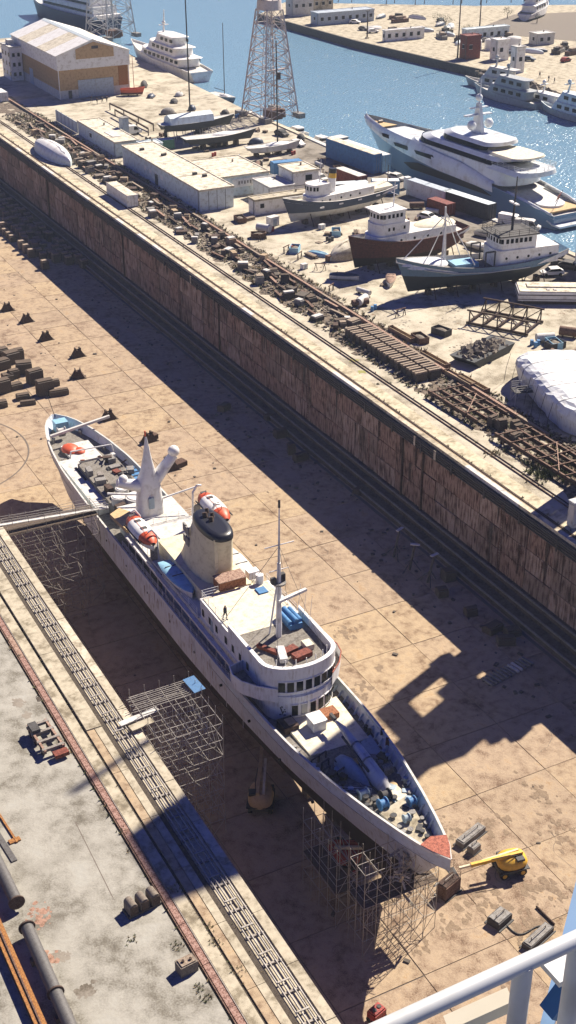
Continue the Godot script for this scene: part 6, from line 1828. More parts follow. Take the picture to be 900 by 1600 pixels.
	for k in 6:
		part(s2, "letter_mark", MB.new().span(-1.6 + k * 0.7, -1.25 + k * 0.7, 2.4 + 0.1 * (k % 2), 3.1, 8.08, 8.11), M.grey)  # plain strokes in place of the board's unreadable lettering
	var s3 := shed("workshop_trailer", "long white trailer cabin with rust edged roof before the flat sheds", 120.6, 136.0, -247.6, -244.6, 2.9, M.white, M.walk)
	for x in [-6.0, 0.5, 4.0]:
		pane(s3, Vector3(x, 1.8, 1.52), Vector3(0, 0, 1), 0.9, 0.9, M.glass)
	var s4 := shed("site_office", "stacked white site office of two storeys with one dark window", 133.4, 139.6, -258.5, -251.5, 5.6, M.white, M.roofwhite)
	pane(s4, Vector3(0.6, 4.4, 3.53), Vector3(0, 0, 1), 1.6, 1.2, M.glass)
	part(s4, "storey_band", MB.new().span(-3.16, 3.16, 2.8, 2.95, -3.55, 3.55), M.grey)
	part(s4, "stair", MB.new().beam(Vector3(3.4, 0.2, 3.2), Vector3(3.4, 2.9, -1.0), 0.8, 0.1), M.steel)
	var s5 := shed("low_office", "low white office block between the stacked office and the flat sheds", 127.0, 132.8, -258.4, -250.0, 3.4, M.white, M.lightgrey)
	pane(s5, Vector3(0.0, 1.9, 4.22), Vector3(0, 0, 1), 1.6, 1.0, M.glass)
	var s6 := shed("store_cabin", "long low pale store cabin with white roof beside the crane track, before the hall", 112.6, 118.6, -330.5, -304.0, 3.2, M.paleblue, M.roofwhite)
	part(s6, "roof_hatch", MB.new().span(-1.6, 0.8, 3.5, 3.62, 2.0, 8.0), M.lightgrey)
	pane(s6, Vector3(-3.02, 1.7, -4.0), Vector3(-1, 0, 0), 1.4, 1.0, M.darkgrey)
	var fn := thing("board_fence", "pale board fence running from the store cabin towards the hall", "fence", Vector3(112.6, 0, -331.0))
	for k in 17:
		part(fn, "board", MB.new().span(-0.06, 0.06, 0.1, 3.0, -k * 1.0 - 0.96, -k * 1.0), M.paleblue if k % 3 else M.doorblue)
	for k in 5:
		part(fn, "post", MB.new().span(0.06, 0.2, 0.0, 3.1, -k * 4.0 - 0.3, -k * 4.0 - 0.15), M.steel)
	var tk := thing("steel_stack", "square grey steel stack standing behind the low store cabin", "stack", Vector3(120.4, 0, -318.0), 0.2)
	part(tk, "shaft", MB.new().span(-0.9, 0.9, 0, 5.8, -0.9, 0.9), M.doorblue)
	part(tk, "rim", MB.new().span(-1.0, 1.0, 5.8, 6.0, -1.0, 1.0), M.grey)
	part(tk, "access_door", MB.new().span(-0.5, 0.5, 0.1, 1.9, 0.9, 0.98), M.darkgrey)
	var bc := shed("blue_cabin", "bright blue cabin with open doorway beside the steel stack", 117.5, 122.5, -302.4, -298.4, 3.2, M.skyblue, M.paleblue)
	pane(bc, Vector3(1.0, 1.2, 2.02), Vector3(0, 0, 1), 1.2, 2.2, M.black, "door")
	# container park
	var A := 0.02
	container("shipping_container", "white container standing alone on the paved dock edge strip", Vector3(100.2, 0, -268.3), 0.0, 12.2, M.white, M.roofwhite)
	for a in [[159.6, -271.0, 18.0, "blue"], [162.1, -271.4, 18.6, "blue"]]:
		pass
	container("shipping_container", "bright blue double height container block by the water, cream roof", Vector3(159.6, 0, -270.8), 0.10, 19.0, M.blue, M.roofwhite, 4.6)
	container("shipping_container", "bright blue container block nearer the water's edge, white roof", Vector3(162.0, 0, -269.6), 0.10, 17.0, M.skyblue, M.white, 4.2)
	container("shipping_container", "brick red container with pale roof on the yard road", Vector3(149.6, 0, -254.8), 0.1, 9.0, M.boxred, M.lightgrey, 3.4)
	container("shipping_container", "dark container with pale roof beside the brick red one", Vector3(146.4, 0, -249.6), 1.3, 8.0, M.darkgrey, M.paleblue, 2.6)
	container("shipping_container", "light blue container behind the navy tug's stern", Vector3(153.6, 0, -246.5), 1.1, 6.0, M.skyblue, M.white, 3.0)
	container("shipping_container", "deep blue container beside the white site office", Vector3(141.6, 0, -270.5), 1.45, 7.0, M.blue, M.blue, 3.2)
	container("shipping_container", "white container with red and blue tarp roof by the yacht", Vector3(159.2, 0, -237.4), 0.15, 12.2, M.white, M.doorblue, 3.4)
	container("shipping_container", "dark container with pale roof nearest the yacht's stern", Vector3(161.4, 0, -225.6), 0.16, 13.6, M.darkgrey, M.paleblue, 3.4)
	container("shipping_container", "dull red container between the two pale roofed ones", Vector3(156.2, 0, -228.2), 0.15, 6.0, M.boxred, M.boxred, 2.6)
	container("shipping_container", "green container behind the bright blue cabin", Vector3(125.4, 0, -306.4), 1.5, 6.0, mat(0.08, 0.2, 0.14, 0.7, "paint", 4.0), M.paleblue, 2.4)
	container("shipping_container", "small white container in the hall's shadow beside the track", Vector3(107.4, 0, -380.5), 0.0, 6.0, M.white, M.white, 2.6)
	var pb := thing("portable_toilet", "white portable toilet standing by the containers near the water", "cabin", on(636, 294))
	part(pb, "cabin", MB.new().span(-0.6, 0.6, 0, 2.4, -0.6, 0.6), M.white)
	part(pb, "door", MB.new().span(-0.45, 0.45, 0.1, 2.1, 0.6, 0.66), M.paleblue)
	part(pb, "roof", MB.new().span(-0.65, 0.65, 2.4, 2.55, -0.65, 0.65), M.white)
	for a in [[426, 352, "white tank unit on the sand by the navy tug's bow", 2.2], [503, 358, "white crate cabinet on the sand beside the pale blue dinghy", 1.2], [475, 420, "small white cabinet beside the crane track", 1.2], [515, 408, "rusty cage trolley on the sand", 1.4], [528, 236, "tan stone hut on the harbour edge", 4.0]]:
		var q := thing("yard_cabinet", a[2], "cabinet", on(a[0], a[1]), 0.2)
		var mm: Material = M.rust if a[0] == 515 else (M.walk2 if a[0] == 528 else M.white)
		part(q, "body", MB.new().span(-a[3] / 2, a[3] / 2, 0.1, a[3] * 0.8, -a[3] * 0.35, a[3] * 0.35), mm)
		part(q, "lid", MB.new().span(-a[3] * 0.53, a[3] * 0.53, a[3] * 0.8, a[3] * 0.86, -a[3] * 0.38, a[3] * 0.38), M.lightgrey if a[0] != 515 else M.rust)
		part(q, "door", MB.new().span(-a[3] * 0.2, a[3] * 0.2, 0.15, a[3] * 0.65, a[3] * 0.35, a[3] * 0.35 + 0.05), M.doorblue)
		part(q, "skid", MB.new().span(-a[3] / 2, -a[3] * 0.35, 0, 0.1, -a[3] * 0.35, a[3] * 0.35).span(a[3] * 0.35, a[3] / 2, 0, 0.1, -a[3] * 0.35, a[3] * 0.35), M.darkgrey)
	# vehicles
	car(620, 281, 0.3, M.lightgrey, "light grey car parked by the containers near the water")
	car(668, 343, 0.4, M.white, "white car parked behind the red boat's stern")
	car(862, 430, -1.9, M.white, "white car parked on the road beside the long pontoon")
	car(798, 352, 0.5, M.white, "white van parked below the yacht's stern", true)
	car(824, 360, 0.7, M.lightgrey, "pale grey van beside the white van below the yacht's stern", true)
	car(840, 384, 0.6, M.tan, "tan pickup coloured car on the harbour edge beyond the vans")
	car(866, 398, 0.6, M.darkgrey, "dark grey car by the harbour edge")
	car(486, 272, 0.2, M.white, "white car beside the deep blue container")
	car(500, 282, 0.2, M.lightgrey, "grey car beside the brick red container")
	car(206, 210, 1.5, M.white, "white van parked behind the square steel stack", true)
	car(465, 228, 0.3, M.white, "white car on the quay beyond the sheds")
	car(440, 212, 0.2, M.darkgrey, "dark car on the quay below the lattice tower")
	car(890, 420, 0.6, M.darkgrey, "black car on the road beside the white block by the harbour")
	for a in [[770, 372, 0.5, 7.0], [846, 402, 0.5, 5.0], [756, 392, 0.3, 4.4]]:
		var o := covered_boat(on(a[0], a[1]) + Vector3(0, 0.92, 0), "covered tender boat laid up on the quay below the yacht's stern", M.lightgrey if a[0] != 770 else M.darkgrey)
		o.rotation.y = a[2]
		o.set_meta("group", "tenders laid up on the quay")
	var wt := shed("white_tower_block", "tall white block on the harbour edge by the yacht's stern", 157.5, 162.3, -185.5, -177.5, 8.0, M.white, M.white)
	pane(wt, Vector3(-2.77, 4.5, 0.0), Vector3(-1, 0, 0), 1.2, 1.2, M.glass)

func build_track_things() -> void:
	rng.seed = 55
	# timber topped blocks set out in rows in the crane track
	for i in 13:
		for j in 2:
			keel_block(Vector3(103.9 + j * 2.5 + rng.randfn() * 0.12, 0, -175.4 + i * 1.7), "weathered block with pale timber tops in the double row on the track", "double row of blocks on the crane track", Vector3(1.9, 1.3, 1.2), 0.0, M.block2, rng.randf_range(-0.06, 0.06))
	for i in 13:
		for j in 2:
			for k in 2:
				var tp := thing("timber_beam", "short pale timber laid across a block in the double row", "timber", Vector3(103.9 + j * 2.5, 1.3, -175.75 + i * 1.7 + k * 0.7), rng.randf_range(-0.06, 0.06), "timbers on the double row of blocks")
				inst(tp, "beam", unit_box, M.timber, Vector3(0, 0.15, 0), Basis.from_scale(Vector3(2.1, 0.3, 0.42)))
	for i in 72:
		var z := -180.0 - i * 2.3
		for j in 3:
			if rng.randf() < 0.58:
				continue
			var s := Vector3(rng.randf_range(0.7, 2.3), rng.randf_range(0.5, 1.5), rng.randf_range(0.9, 1.9))
			keel_block(Vector3([102.6, 104.6, 106.8][j] + rng.randfn() * 0.8, 0, z + rng.randfn() * 0.6), "old block lying among scrap and weeds along the crane track", "old blocks along the crane track", s, 0.2 if rng.randf() < 0.6 else 0.0, [M.block2, M.block, M.darkrust, M.walk2, M.grey][rng.randi() % 5], rng.randf_range(-0.6, 0.6), [M.timber, M.oldtimber, M.lightgrey][rng.randi() % 3])
	for i in 60:
		var z := -184.0 - i * 2.8
		var t := thing("steel_beam", "rusty steel beam lying lengthwise in the crane track", "beam", Vector3(rng.randf_range(101.6, 108.4), 0, z), rng.randf_range(-0.2, 0.2), "beams lying in the crane track")
		var l := rng.randf_range(3.0, 7.5)
		var m: Material = [M.rust, M.paleRust, M.timber, M.darkrust][rng.randi() % 4]
		inst(t, "top_flange", unit_box, m, Vector3(0, 0.55, 0), Basis.from_scale(Vector3(0.45, 0.06, l)))
		inst(t, "web", unit_box, m, Vector3(0, 0.28, 0), Basis.from_scale(Vector3(0.1, 0.5, l)))
		inst(t, "bottom_flange", unit_box, m, Vector3(0, 0.03, 0), Basis.from_scale(Vector3(0.45, 0.06, l)))
	# big open steel frames lying on the track
	for a in [[Vector3(104.6, 0, -143.4), 12.0, "open rusty steel frame of long bars lying beside the wrapped boat"], [Vector3(104.9, 0, -124.4), 17.0, "second open steel frame with thin cross bars by the weeds"]]:
		var t := thing("girder_grid", a[2], "girders", a[0], 0.03)
		var l: float = a[1]
		for x in [-2.6, -0.9, 0.9, 2.6]:
			bar(t, "long_bar", Vector3(x, 0.85, -l / 2), Vector3(x, 0.85, l / 2), 0.22, 0.5, M.darkrust)
			bar(t, "bar_cap", Vector3(x, 1.12, -l / 2), Vector3(x, 1.12, l / 2), 0.26, 0.06, M.rust)
		for k in int(l / 2.8):
			bar(t, "cross_bar", Vector3(-2.8, 1.24, -l / 2 + 1.0 + k * 2.8), Vector3(2.8, 1.24, -l / 2 + 1.3 + k * 2.8), 0.14, 0.14, M.rust)
		for x in [-2.6, 2.6]:
			for z in [-l * 0.4, 0.0, l * 0.4]:
				bar(t, "foot", Vector3(x, 0, z), Vector3(x, 0.62, z), 0.4, 0.4, M.oldtimber)
		bar(t, "diagonal", Vector3(-2.6, 1.3, l * 0.3), Vector3(2.6, 1.3, -l * 0.1), 0.12, 0.12, M.paleRust)
	for i in 8:
		keel_block(Vector3(105.0 + rng.randfn() * 1.3, 0, -136.6 + i * 0.9), "dark block jammed between the two steel frames on the track", "blocks between the steel frames", Vector3(1.3, rng.randf_range(0.9, 1.5), 0.9), 0.25, M.block2, rng.randf_range(-0.3, 0.3))
	for a in [[568, 545, 0.4], [600, 520, 0.1], [652, 560, 0.4], [690, 590, 0.3], [712, 598, 0.6]]:
		var t := thing("concrete_trough", "narrow pale concrete trough beside the track, open on top", "trough", on(a[0] + 28, a[1] + 6), 0.05, "troughs beside the track")
		part(t, "side", MB.new().span(-0.5, -0.4, 0.0, 0.8, -3.2, 3.2).span(0.4, 0.5, 0.0, 0.8, -3.2, 3.2), M.walk2)
		part(t, "base", MB.new().span(-0.4, 0.4, 0.0, 0.12, -3.2, 3.2), M.block2)
		part(t, "end_plate", MB.new().span(-0.5, 0.5, 0.0, 0.9, 3.2, 3.34).span(-0.5, 0.5, 0.0, 0.9, -3.34, -3.2), M.rust)
	# heap of spoil on a low barge, with a yellow bucket
	var hp := thing("spoil_heap", "heap of grey spoil and scrap on a low dark barge", "heap", Vector3(118.0, 0, -158.6), 0.35)
	part(hp, "barge", MB.new().prism(PackedVector2Array([Vector2(-5.6, 1.3), Vector2(-4.2, 0.1), Vector2(4.2, 0.1), Vector2(5.6, 1.3)]), Vector3(0, 0, -2.4), Vector3(1, 0, 0), Vector3(0, 1, 0), Vector3(0, 0, 4.8)), M.blackhull)
	var hr := MB.new()
	for k in 260:
		var x := rng.randfn() * 2.3
		var z := rng.randfn() * 1.0
		var y := 1.3 + 1.1 * exp(-x * x * 0.14 - z * z * 0.6) * rng.randf()
		if absf(x) > 5.0 or absf(z) > 2.3:
			continue
		var s := rng.randf_range(0.25, 0.8)
		hr.box(Vector3(x, y, z), Vector3(s, s * 0.6, s * rng.randf_range(0.6, 1.8)), Basis.from_euler(Vector3(rng.randf(), rng.randf() * 6.0, rng.randf())))
	var hs := part(hp, "spoil", hr, M.rubble)
	hs.set_meta("kind", "stuff")
	var bk := thing("digger_bucket", "yellow digger bucket lying beside the spoil heap", "bucket", on(764, 547), 0.5)
	part(bk, "shell", MB.new().prism(PackedVector2Array([Vector2(-0.9, 0.0), Vector2(0.6, 0.0), Vector2(0.9, 0.7), Vector2(0.5, 1.1), Vector2(-0.5, 1.0)]), Vector3(-0.9, 0, 0), Vector3(0, 0, 1), Vector3(0, 1, 0), Vector3(1.8, 0, 0)), M.yellow)
	part(bk, "arm", MB.new().beam(Vector3(0, 1.0, -0.2), Vector3(0.3, 0.5, -2.2), 0.4, 0.4), M.darkgrey)
	for k in 5:
		part(bk, "tooth", MB.new().span(-0.85 + k * 0.4, -0.75 + k * 0.4, 0.0, 0.12, 0.6, 0.95), M.steel)
	# lattice cradle of welded A frames
	var cr := thing("boat_cradle", "dark welded steel boat cradle of A frames on the sand", "cradle", Vector3(129.6, 0, -168.6), 0.55)
	for x in [-3.4, 3.4]:
		bar(cr, "long_beam", Vector3(x, 0.3, -5.5), Vector3(x, 0.3, 5.5), 0.3, 0.4, M.darkrust)
		bar(cr, "upper_beam", Vector3(x, 2.5, -5.5), Vector3(x, 2.5, 5.5), 0.2, 0.25, M.darkrust)
	for k in 5:
		var z := -5.0 + k * 2.5
		bar(cr, "cross_beam", Vector3(-3.4, 0.5, z), Vector3(3.4, 0.5, z), 0.25, 0.3, M.darkrust)
		for x in [-3.4, 3.4]:
			bar(cr, "upright", Vector3(x, 0.3, z), Vector3(x, 2.5, z), 0.18, 0.18, M.darkrust)
			if k < 4:
				bar(cr, "diagonal", Vector3(x, 0.4, z), Vector3(x, 2.4, z + 2.5), 0.14, 0.14, M.darkrust)
			bar(cr, "strut", Vector3(x, 2.4, z), Vector3(x * 0.4, 0.6, z), 0.14, 0.14, M.darkrust)
	# overhead beams before the hall
	for a in [[on(172, 172), on(240, 205)], [on(180, 182), on(232, 212)]]:
		var t := thing("gantry_beam", "long thin steel gantry beam on posts on the pale yard before the hall", "gantry", Vector3(a[0].x, 0, a[0].z), 0.0, "gantry beams before the hall")
		var e: Vector3 = a[1] - a[0]
		bar(t, "beam", Vector3(0, 1.8, 0), e + Vector3(0, 1.8, 0), 0.3, 0.4, M.darkrust)
		for k in 4:
			bar(t, "post", e * (k / 3.0), e * (k / 3.0) + Vector3(0, 1.7, 0), 0.22, 0.22, M.darkrust)
	var br := thing("work_boat", "small red work boat at the corner of the ochre hall", "boat", on(208, 149), 1.2)
	hull(br, {"length": 7.0, "half": tug_half(2.6), "bow": 2.4, "mid": 1.9, "stern": 1.9, "wl": 1.0, "keel": 0.2, "rake": 0.8, "bulwark": 0.4, "n": 14, "paint": M.orange, "under": M.redbrown, "floor": M.lightgrey, "inside": M.orange})
	part(br, "chock", MB.new().span(-0.6, 0.6, 0, 0.5, -1.6, -1.2).span(-0.6, 0.6, 0, 0.5, 1.0, 1.4), M.oldtimber)
	part(br, "mast", MB.new().tube(Vector3(0, 1.5, 0.4), Vector3(0, 11.0, 0.3), 0.1, 0.06, 6), M.red)
	# pipes, clutter and boats along the far quay
	for a in [[225, 135, 5.0], [236, 152, 4.0], [272, 160, 4.0], [280, 150, 3.0], [262, 178, 4.5], [385, 208, 3.0], [352, 178, 3.0], [400, 225, 4.0], [470, 218, 3.0], [300, 172, 3.0]]:
		var q := thing("stacked_gear", "grey stack of boat gear under sheets on the harbour quay", "gear", on(a[0], a[1]), rng.randf() * 3.0, "stacks of gear along the harbour quay")
		part(q, "pallet", MB.new().span(-a[2] / 2, a[2] / 2, 0, 0.2, -1.0, 1.0), M.oldtimber)
		part(q, "sheet", MB.new().dome(Vector3(0, 0.2, 0), Vector3(a[2] * 0.5, rng.randf_range(0.8, 1.8), 1.1), 0.0, 0.5, 12, 4), [M.grey, M.navy, M.lightgrey, M.darkgrey][rng.randi() % 4])
		part(q, "rope", MB.new().path([Vector3(-a[2] * 0.5, 0.2, 0.3), Vector3(0, 1.4, 0.5), Vector3(a[2] * 0.5, 0.2, 0.3)], 0.05, 4), M.steel)

func build_clutter() -> void:
	# pallets, drums, timber and scrap standing about the yard; kept clear of the boats and sheds
	rng.seed = 2024
	var keep := [[119, 152, -244, -228], [118, 147, -210, -197], [117, 155, -194, -176], [119, 134, -219, -207], [110, 128, -152, -124], [123, 137, -176, -161], [111, 124, -165, -153], [136, 158, -182, -160], [110, 133, -300, -243], [133, 141, -262, -243], [155, 163, -290, -215], [145, 157, -262, -240]]
	var pal := pallet_proto()
	var made := 0
	var tries := 0
	while made < 120 and tries < 4000:
		tries += 1
		var p := Vector3(rng.randf_range(111.5, 161.5), 0, rng.randf_range(-330, -140))
		var near := false
		var bad := false
		for b in keep:
			if p.x > b[0] - 0.5 and p.x < b[1] + 0.5 and p.z > b[2] - 0.5 and p.z < b[3] + 0.5:
				bad = true
			if p.x > b[0] - 5 and p.x < b[1] + 5 and p.z > b[2] - 5 and p.z < b[3] + 5:
				near = true
		if bad or (not near and rng.randf() < 0.7):
			continue
		var turn := rng.randf() * 3.0
		match made % 6:
			0:
				var n := 1 + rng.randi() % 4
				for k in n:
					copy(pal, "wooden_pallet", p + Vector3(0, k * 0.15, 0), turn + rng.randfn() * 0.05)
			1:
				var m: Material = [M.blue, M.rust, M.darkgrey, M.red][rng.randi() % 4]
				for k in 1 + rng.randi() % 3:
					var t := thing("oil_drum", "steel drum standing among the laid up boats in the yard", "drum", p + Vector3(cos(k * 2.1) * 0.6, 0, sin(k * 2.1) * 0.6), 0.0, "drums about the yard")
					part(t, "shell", MB.new().tube(Vector3.ZERO, Vector3(0, 0.9, 0), 0.3, 0.3, 10), m)
					part(t, "hoop", MB.new().tube(Vector3(0, 0.42, 0), Vector3(0, 0.48, 0), 0.32, 0.32, 10), m)
			2:
				var t := thing("timber_stack", "low stack of sawn timbers on the yard ground", "timber", p, turn, "timber stacks about the yard")
				for i in 3:
					for j in 2:
						inst(t, "timber", unit_box, M.timber if rng.randf() < 0.5 else M.oldtimber, Vector3(-0.4 + i * 0.4, 0.14 + j * 0.28, rng.randfn() * 0.15), Basis.from_scale(Vector3(0.34, 0.26, rng.randf_range(2.2, 3.6))))
			3:
				var t := thing("steel_tank", "grey cylinder tank lying on chocks in the yard", "tank", p, turn, "tanks lying about the yard")
				var r := rng.randf_range(0.4, 0.8)
				part(t, "shell", MB.new().tube(Vector3(0, r + 0.15, -1.5), Vector3(0, r + 0.15, 1.5), r, r, 14), [M.lightgrey, M.rust, M.grey][rng.randi() % 3])
				part(t, "chock", MB.new().span(-r, r, 0, 0.3, -1.0, -0.8), M.oldtimber)
				part(t, "chock", MB.new().span(-r, r, 0, 0.3, 0.8, 1.0), M.oldtimber)
			4:
				var t := thing("scrap_bin", "open steel bin of scrap on the yard ground", "bin", p, turn, "scrap bins about the yard")
				var m: Material = [M.skyblue, M.rust, M.darkgrey, M.boxred][rng.randi() % 4]
				part(t, "side", MB.new().span(-1.5, -1.42, 0, 1.1, -0.9, 0.9), m)
				part(t, "side", MB.new().span(1.42, 1.5, 0, 1.1, -0.9, 0.9), m)
				part(t, "end", MB.new().span(-1.42, 1.42, 0, 1.1, 0.82, 0.9), m)
				part(t, "end", MB.new().span(-1.42, 1.42, 0, 1.1, -0.9, -0.82), m)
				part(t, "scrap", MB.new().dome(Vector3(0, 0.5, 0), Vector3(1.4, 0.5, 0.8), 0.0, 0.5, 9, 3), M.rubble)
			5:
				var t := thing("trestle_stand", "dark steel trestle stand left in the yard", "trestle", p, turn, "trestle stands about the yard")
				for sx in [-0.8, 0.8]:
					bar(t, "leg", Vector3(sx - 0.3, 0, 0), Vector3(sx, 1.3, 0), 0.1, 0.1, M.darkrust)
					bar(t, "leg", Vector3(sx + 0.3, 0, 0), Vector3(sx, 1.3, 0), 0.1, 0.1, M.darkrust)
				bar(t, "top_bar", Vector3(-1.1, 1.35, 0), Vector3(1.1, 1.35, 0), 0.16, 0.14, M.rust)
		made += 1
	# dried spills and scraped patches on the yard ground
	var yd := get_node("ground")
	for k in 34:
		var cc := Vector3(rng.randf_range(112, 148), 0.006, rng.randf_range(-250, -150))
		var mb := MB.new()
		for j in 30:
			var p := cc + Vector3(rng.randfn() * 1.4, rng.randf() * 0.004, rng.randfn() * 1.4)
			var ring := PackedVector3Array()
			var rr := rng.randf_range(0.06, 0.5) * rng.randf()
			for q in 8:
				ring.append(p + Vector3(cos(q * TAU / 8), 0, sin(q * TAU / 8)) * rr * rng.randf_range(0.4, 1.3))
			mb.fan(ring)
		part(yd, "spill", mb, [M.rubble, M.road, M.spill][k % 3])

func pallet_proto() -> Node3D:
	var t := thing("wooden_pallet", "wooden pallet lying in the boat yard", "pallet", Vector3(146.0, 0, -222.0), 0.4, "pallets about the yard")
	for k in 5:
		inst(t, "slat", unit_box, M.timber, Vector3(0, 0.125, -0.5 + k * 0.25), Basis.from_scale(Vector3(1.2, 0.03, 0.16)))
	for x in [-0.5, 0.0, 0.5]:
		inst(t, "bearer", unit_box, M.oldtimber, Vector3(x, 0.055, 0), Basis.from_scale(Vector3(0.1, 0.11, 1.15)))
	return t

# ---------------------------------------------------------------- the harbour
func deck_tier(zf: float, za: float, hw: float, y0: float, y1: float, lean: float) -> MB:   # sleek tier, front at +z raked back
	var mb := MB.new()
	var lo := PackedVector3Array()
	var hi := PackedVector3Array()
	for k in 13:
		var t := -PI / 2 + PI * k / 12.0
		lo.append(Vector3(hw * sin(t), y0, zf - hw * 1.4 + hw * 1.4 * cos(t)))
		hi.append(Vector3(hw * 0.9 * sin(t), y1, zf - lean - hw * 1.3 + hw * 1.3 * cos(t)))
	for k in 13:
		var t := PI / 2 + PI * k / 12.0
		lo.append(Vector3(hw * sin(t), y0, za + hw * 0.5 + hw * 0.5 * cos(t)))
		hi.append(Vector3(hw * 0.9 * sin(t), y1, za + hw * 0.5 + hw * 0.5 * cos(t)))
	lo.append(lo[0])
	hi.append(hi[0])
	mb.grid([hi, lo], true)
	mb.fan(hi.slice(0, 26))
	return mb

func glass_band(parent: Node, zf: float, za: float, hw: float, y0: float, y1: float) -> void:
	part(parent, "glass_band", deck_tier(zf, za, hw, y0, y1, 0.4), M.glass)

func build_yachts() -> void:
	# the large motor yacht at the quay
	var bow := Vector3(173.4, 0, -289.5)
	var stern := Vector3(178.8, 0, -213.5)
	var t := thing("motor_yacht", "very large sleek white motor yacht with blue hull moored at the quay", "yacht", (bow + stern) * 0.5, atan2(bow.x - stern.x, bow.z - stern.z))
	var L := 76.0
	hull(t, {"length": L, "half": [[0.0, 4.6], [0.06, 5.6], [0.2, 6.3], [0.5, 6.5], [0.68, 5.9], [0.82, 4.1], [0.92, 2.1], [0.97, 1.0], [1.0, 0.05]], "bow": 6.6, "mid": 3.6, "stern": 0.6, "wl": -2.3, "keel": -5.0, "rake": 11.0, "bulwark": 0.7, "flare": 0.55, "tuck": 0.1, "n": 44, "paint": M.yachthull, "under": M.blackhull, "floor": M.lightgrey, "inside": M.yachtwhite, "rail": M.yachtwhite})
	# white upper hull sweeping over the blue side
	for sx in [-1, 1]:
		var rows := []
		for k in 25:
			var s := k / 24.0
			var z := lerpf(-20.0, 37.4, s)
			var hb := lerp_table([[-20.0, 6.5], [0.0, 6.6], [14.0, 6.0], [24.0, 4.4], [32.0, 2.3], [36.0, 1.0], [37.6, 0.15]], z)
			var y := lerp_table([[-20.0, 3.3], [0.0, 3.9], [19.0, 5.1], [38.0, 6.7]], z)
			var up := lerp_table([[-20.0, 0.6], [-8.0, 2.0], [10.0, 2.2], [26.0, 1.0], [38.0, 0.5]], z)
			rows.append(PackedVector3Array([Vector3(sx * (hb - 0.7), y + up, z), Vector3(sx * (hb + 0.02), y + up * 0.4, z), Vector3(sx * (hb + 0.03), y - 1.5, z - 0.4)]))
		part(t, "sheer_panel", MB.new().grid(rows), M.yachtwhite)
		for a in [[21.0, 2.4, 6.3, 3.8], [13.5, 3.4, 5.6, 4.4], [4.0, 4.2, 5.6, 6.2]]:
			var hb := lerp_table([[-20.0, 6.5], [0.0, 6.6], [14.0, 6.0], [24.0, 4.4], [32.0, 2.3]], a[0])
			part(t, "side_window", MB.new().prism(PackedVector2Array([Vector2(-a[1] * 1.2, -0.5), Vector2(a[1] * 0.8, -0.4), Vector2(a[1], 0.3), Vector2(-a[1] * 0.6, 0.5)]), Vector3(sx * (hb - 0.1), a[2] - 0.9, a[0]), Vector3(0, 0, 1), Vector3(0, 1, 0), Vector3(sx * 0.22, 0, 0)), M.glass)
		part(t, "hull_window", MB.new().prism(PackedVector2Array([Vector2(-17, -0.5), Vector2(12, -0.9), Vector2(15, 0.0), Vector2(10, 0.9), Vector2(-12, 0.6)]), Vector3(sx * 6.35, 1.4, -3.0), Vector3(0, 0, 1), Vector3(0, 1, 0), Vector3(sx * 0.25, 0, 0)), M.black)
	part(t, "fore_deck", MB.new().prism(PackedVector2Array([Vector2(-5.4, 6), Vector2(5.4, 6), Vector2(3.0, 25), Vector2(-3.0, 25)]), Vector3(0, 5.6, 0), Vector3(1, 0, 0), Vector3(0, 0, 1), Vector3(0, 0.5, 0)), M.yachtwhite)
	part(t, "main_tier", deck_tier(20.0, -24.0, 5.9, 3.4, 6.8, 6.0), M.yachtwhite)
	glass_band(t, 12.0, -20.0, 5.35, 6.9, 8.0)
	part(t, "upper_tier", deck_tier(11.0, -21.5, 5.6, 8.0, 8.9, 3.0), M.yachtwhite)
	glass_band(t, 4.0, -13.5, 4.3, 8.9, 10.2)
	part(t, "bridge_tier", deck_tier(3.6, -16.5, 4.8, 10.2, 11.0, 2.4), M.yachtwhite)
	part(t, "sun_deck", deck_tier(-10.0, -29.0, 5.6, 6.2, 7.2, 0.2), M.yachtwhite)
	part(t, "aft_awning", deck_tier(-12.0, -25.5, 4.9, 9.0, 9.4, 0.2), M.creamdeck)
	var m := part(t, "mast", MB.new().prism(PackedVector2Array([Vector2(-2.2, 0), Vector2(1.6, 0), Vector2(0.3, 6.5), Vector2(-0.6, 6.5)]), Vector3(-0.4, 11.0, -6.0), Vector3(0, 0, 1), Vector3(0, 1, 0), Vector3(0.8, 0, 0)).tube(Vector3(0, 17.0, -6.2), Vector3(0, 22.5, -6.4), 0.22, 0.1, 7), M.yachtwhite)
	for a in [[-2.4, 13.0, -7.0, 1.05], [2.4, 13.0, -7.0, 1.05], [0.0, 18.6, -6.0, 0.8]]:
		part(m, "radar_dome", MB.new().dome(Vector3(a[0], a[1], a[2]), Vector3(a[3], a[3] * 1.05, a[3])), M.yachtwhite)
	part(m, "spreader_wing", MB.new().span(-3.6, 3.6, 14.8, 15.05, -6.6, -5.4).span(-2.4, 2.4, 16.4, 16.6, -6.5, -5.7), M.yachtwhite)
	part(t, "bow_well", MB.new().prism(PackedVector2Array([Vector2(-2.3, 27), Vector2(2.3, 27), Vector2(0.6, 35), Vector2(-0.6, 35)]), Vector3(0, 6.0, 0), Vector3(1, 0, 0), Vector3(0, 0, 1), Vector3(0, 0.12, 0)), M.tan)
	part(t, "bow_winch", MB.new().tube(Vector3(-0.6, 6.4, 31.0), Vector3(0.6, 6.4, 31.0), 0.4, 0.4, 9), M.steel)
	part(t, "swim_platform", MB.new().span(-4.4, 4.4, -1.6, -1.2, -40.0, -36.0), M.yachtwhite)
	part(t, "aft_deck", MB.new().span(-4.9, 4.9, 0.7, 1.0, -36.5, -24.0), M.tan)
	part(t, "aft_pool", MB.new().tube(Vector3(0, 1.0, -31.5), Vector3(0, 1.4, -31.5), 3.2, 3.2, 24), M.yachtwhite)
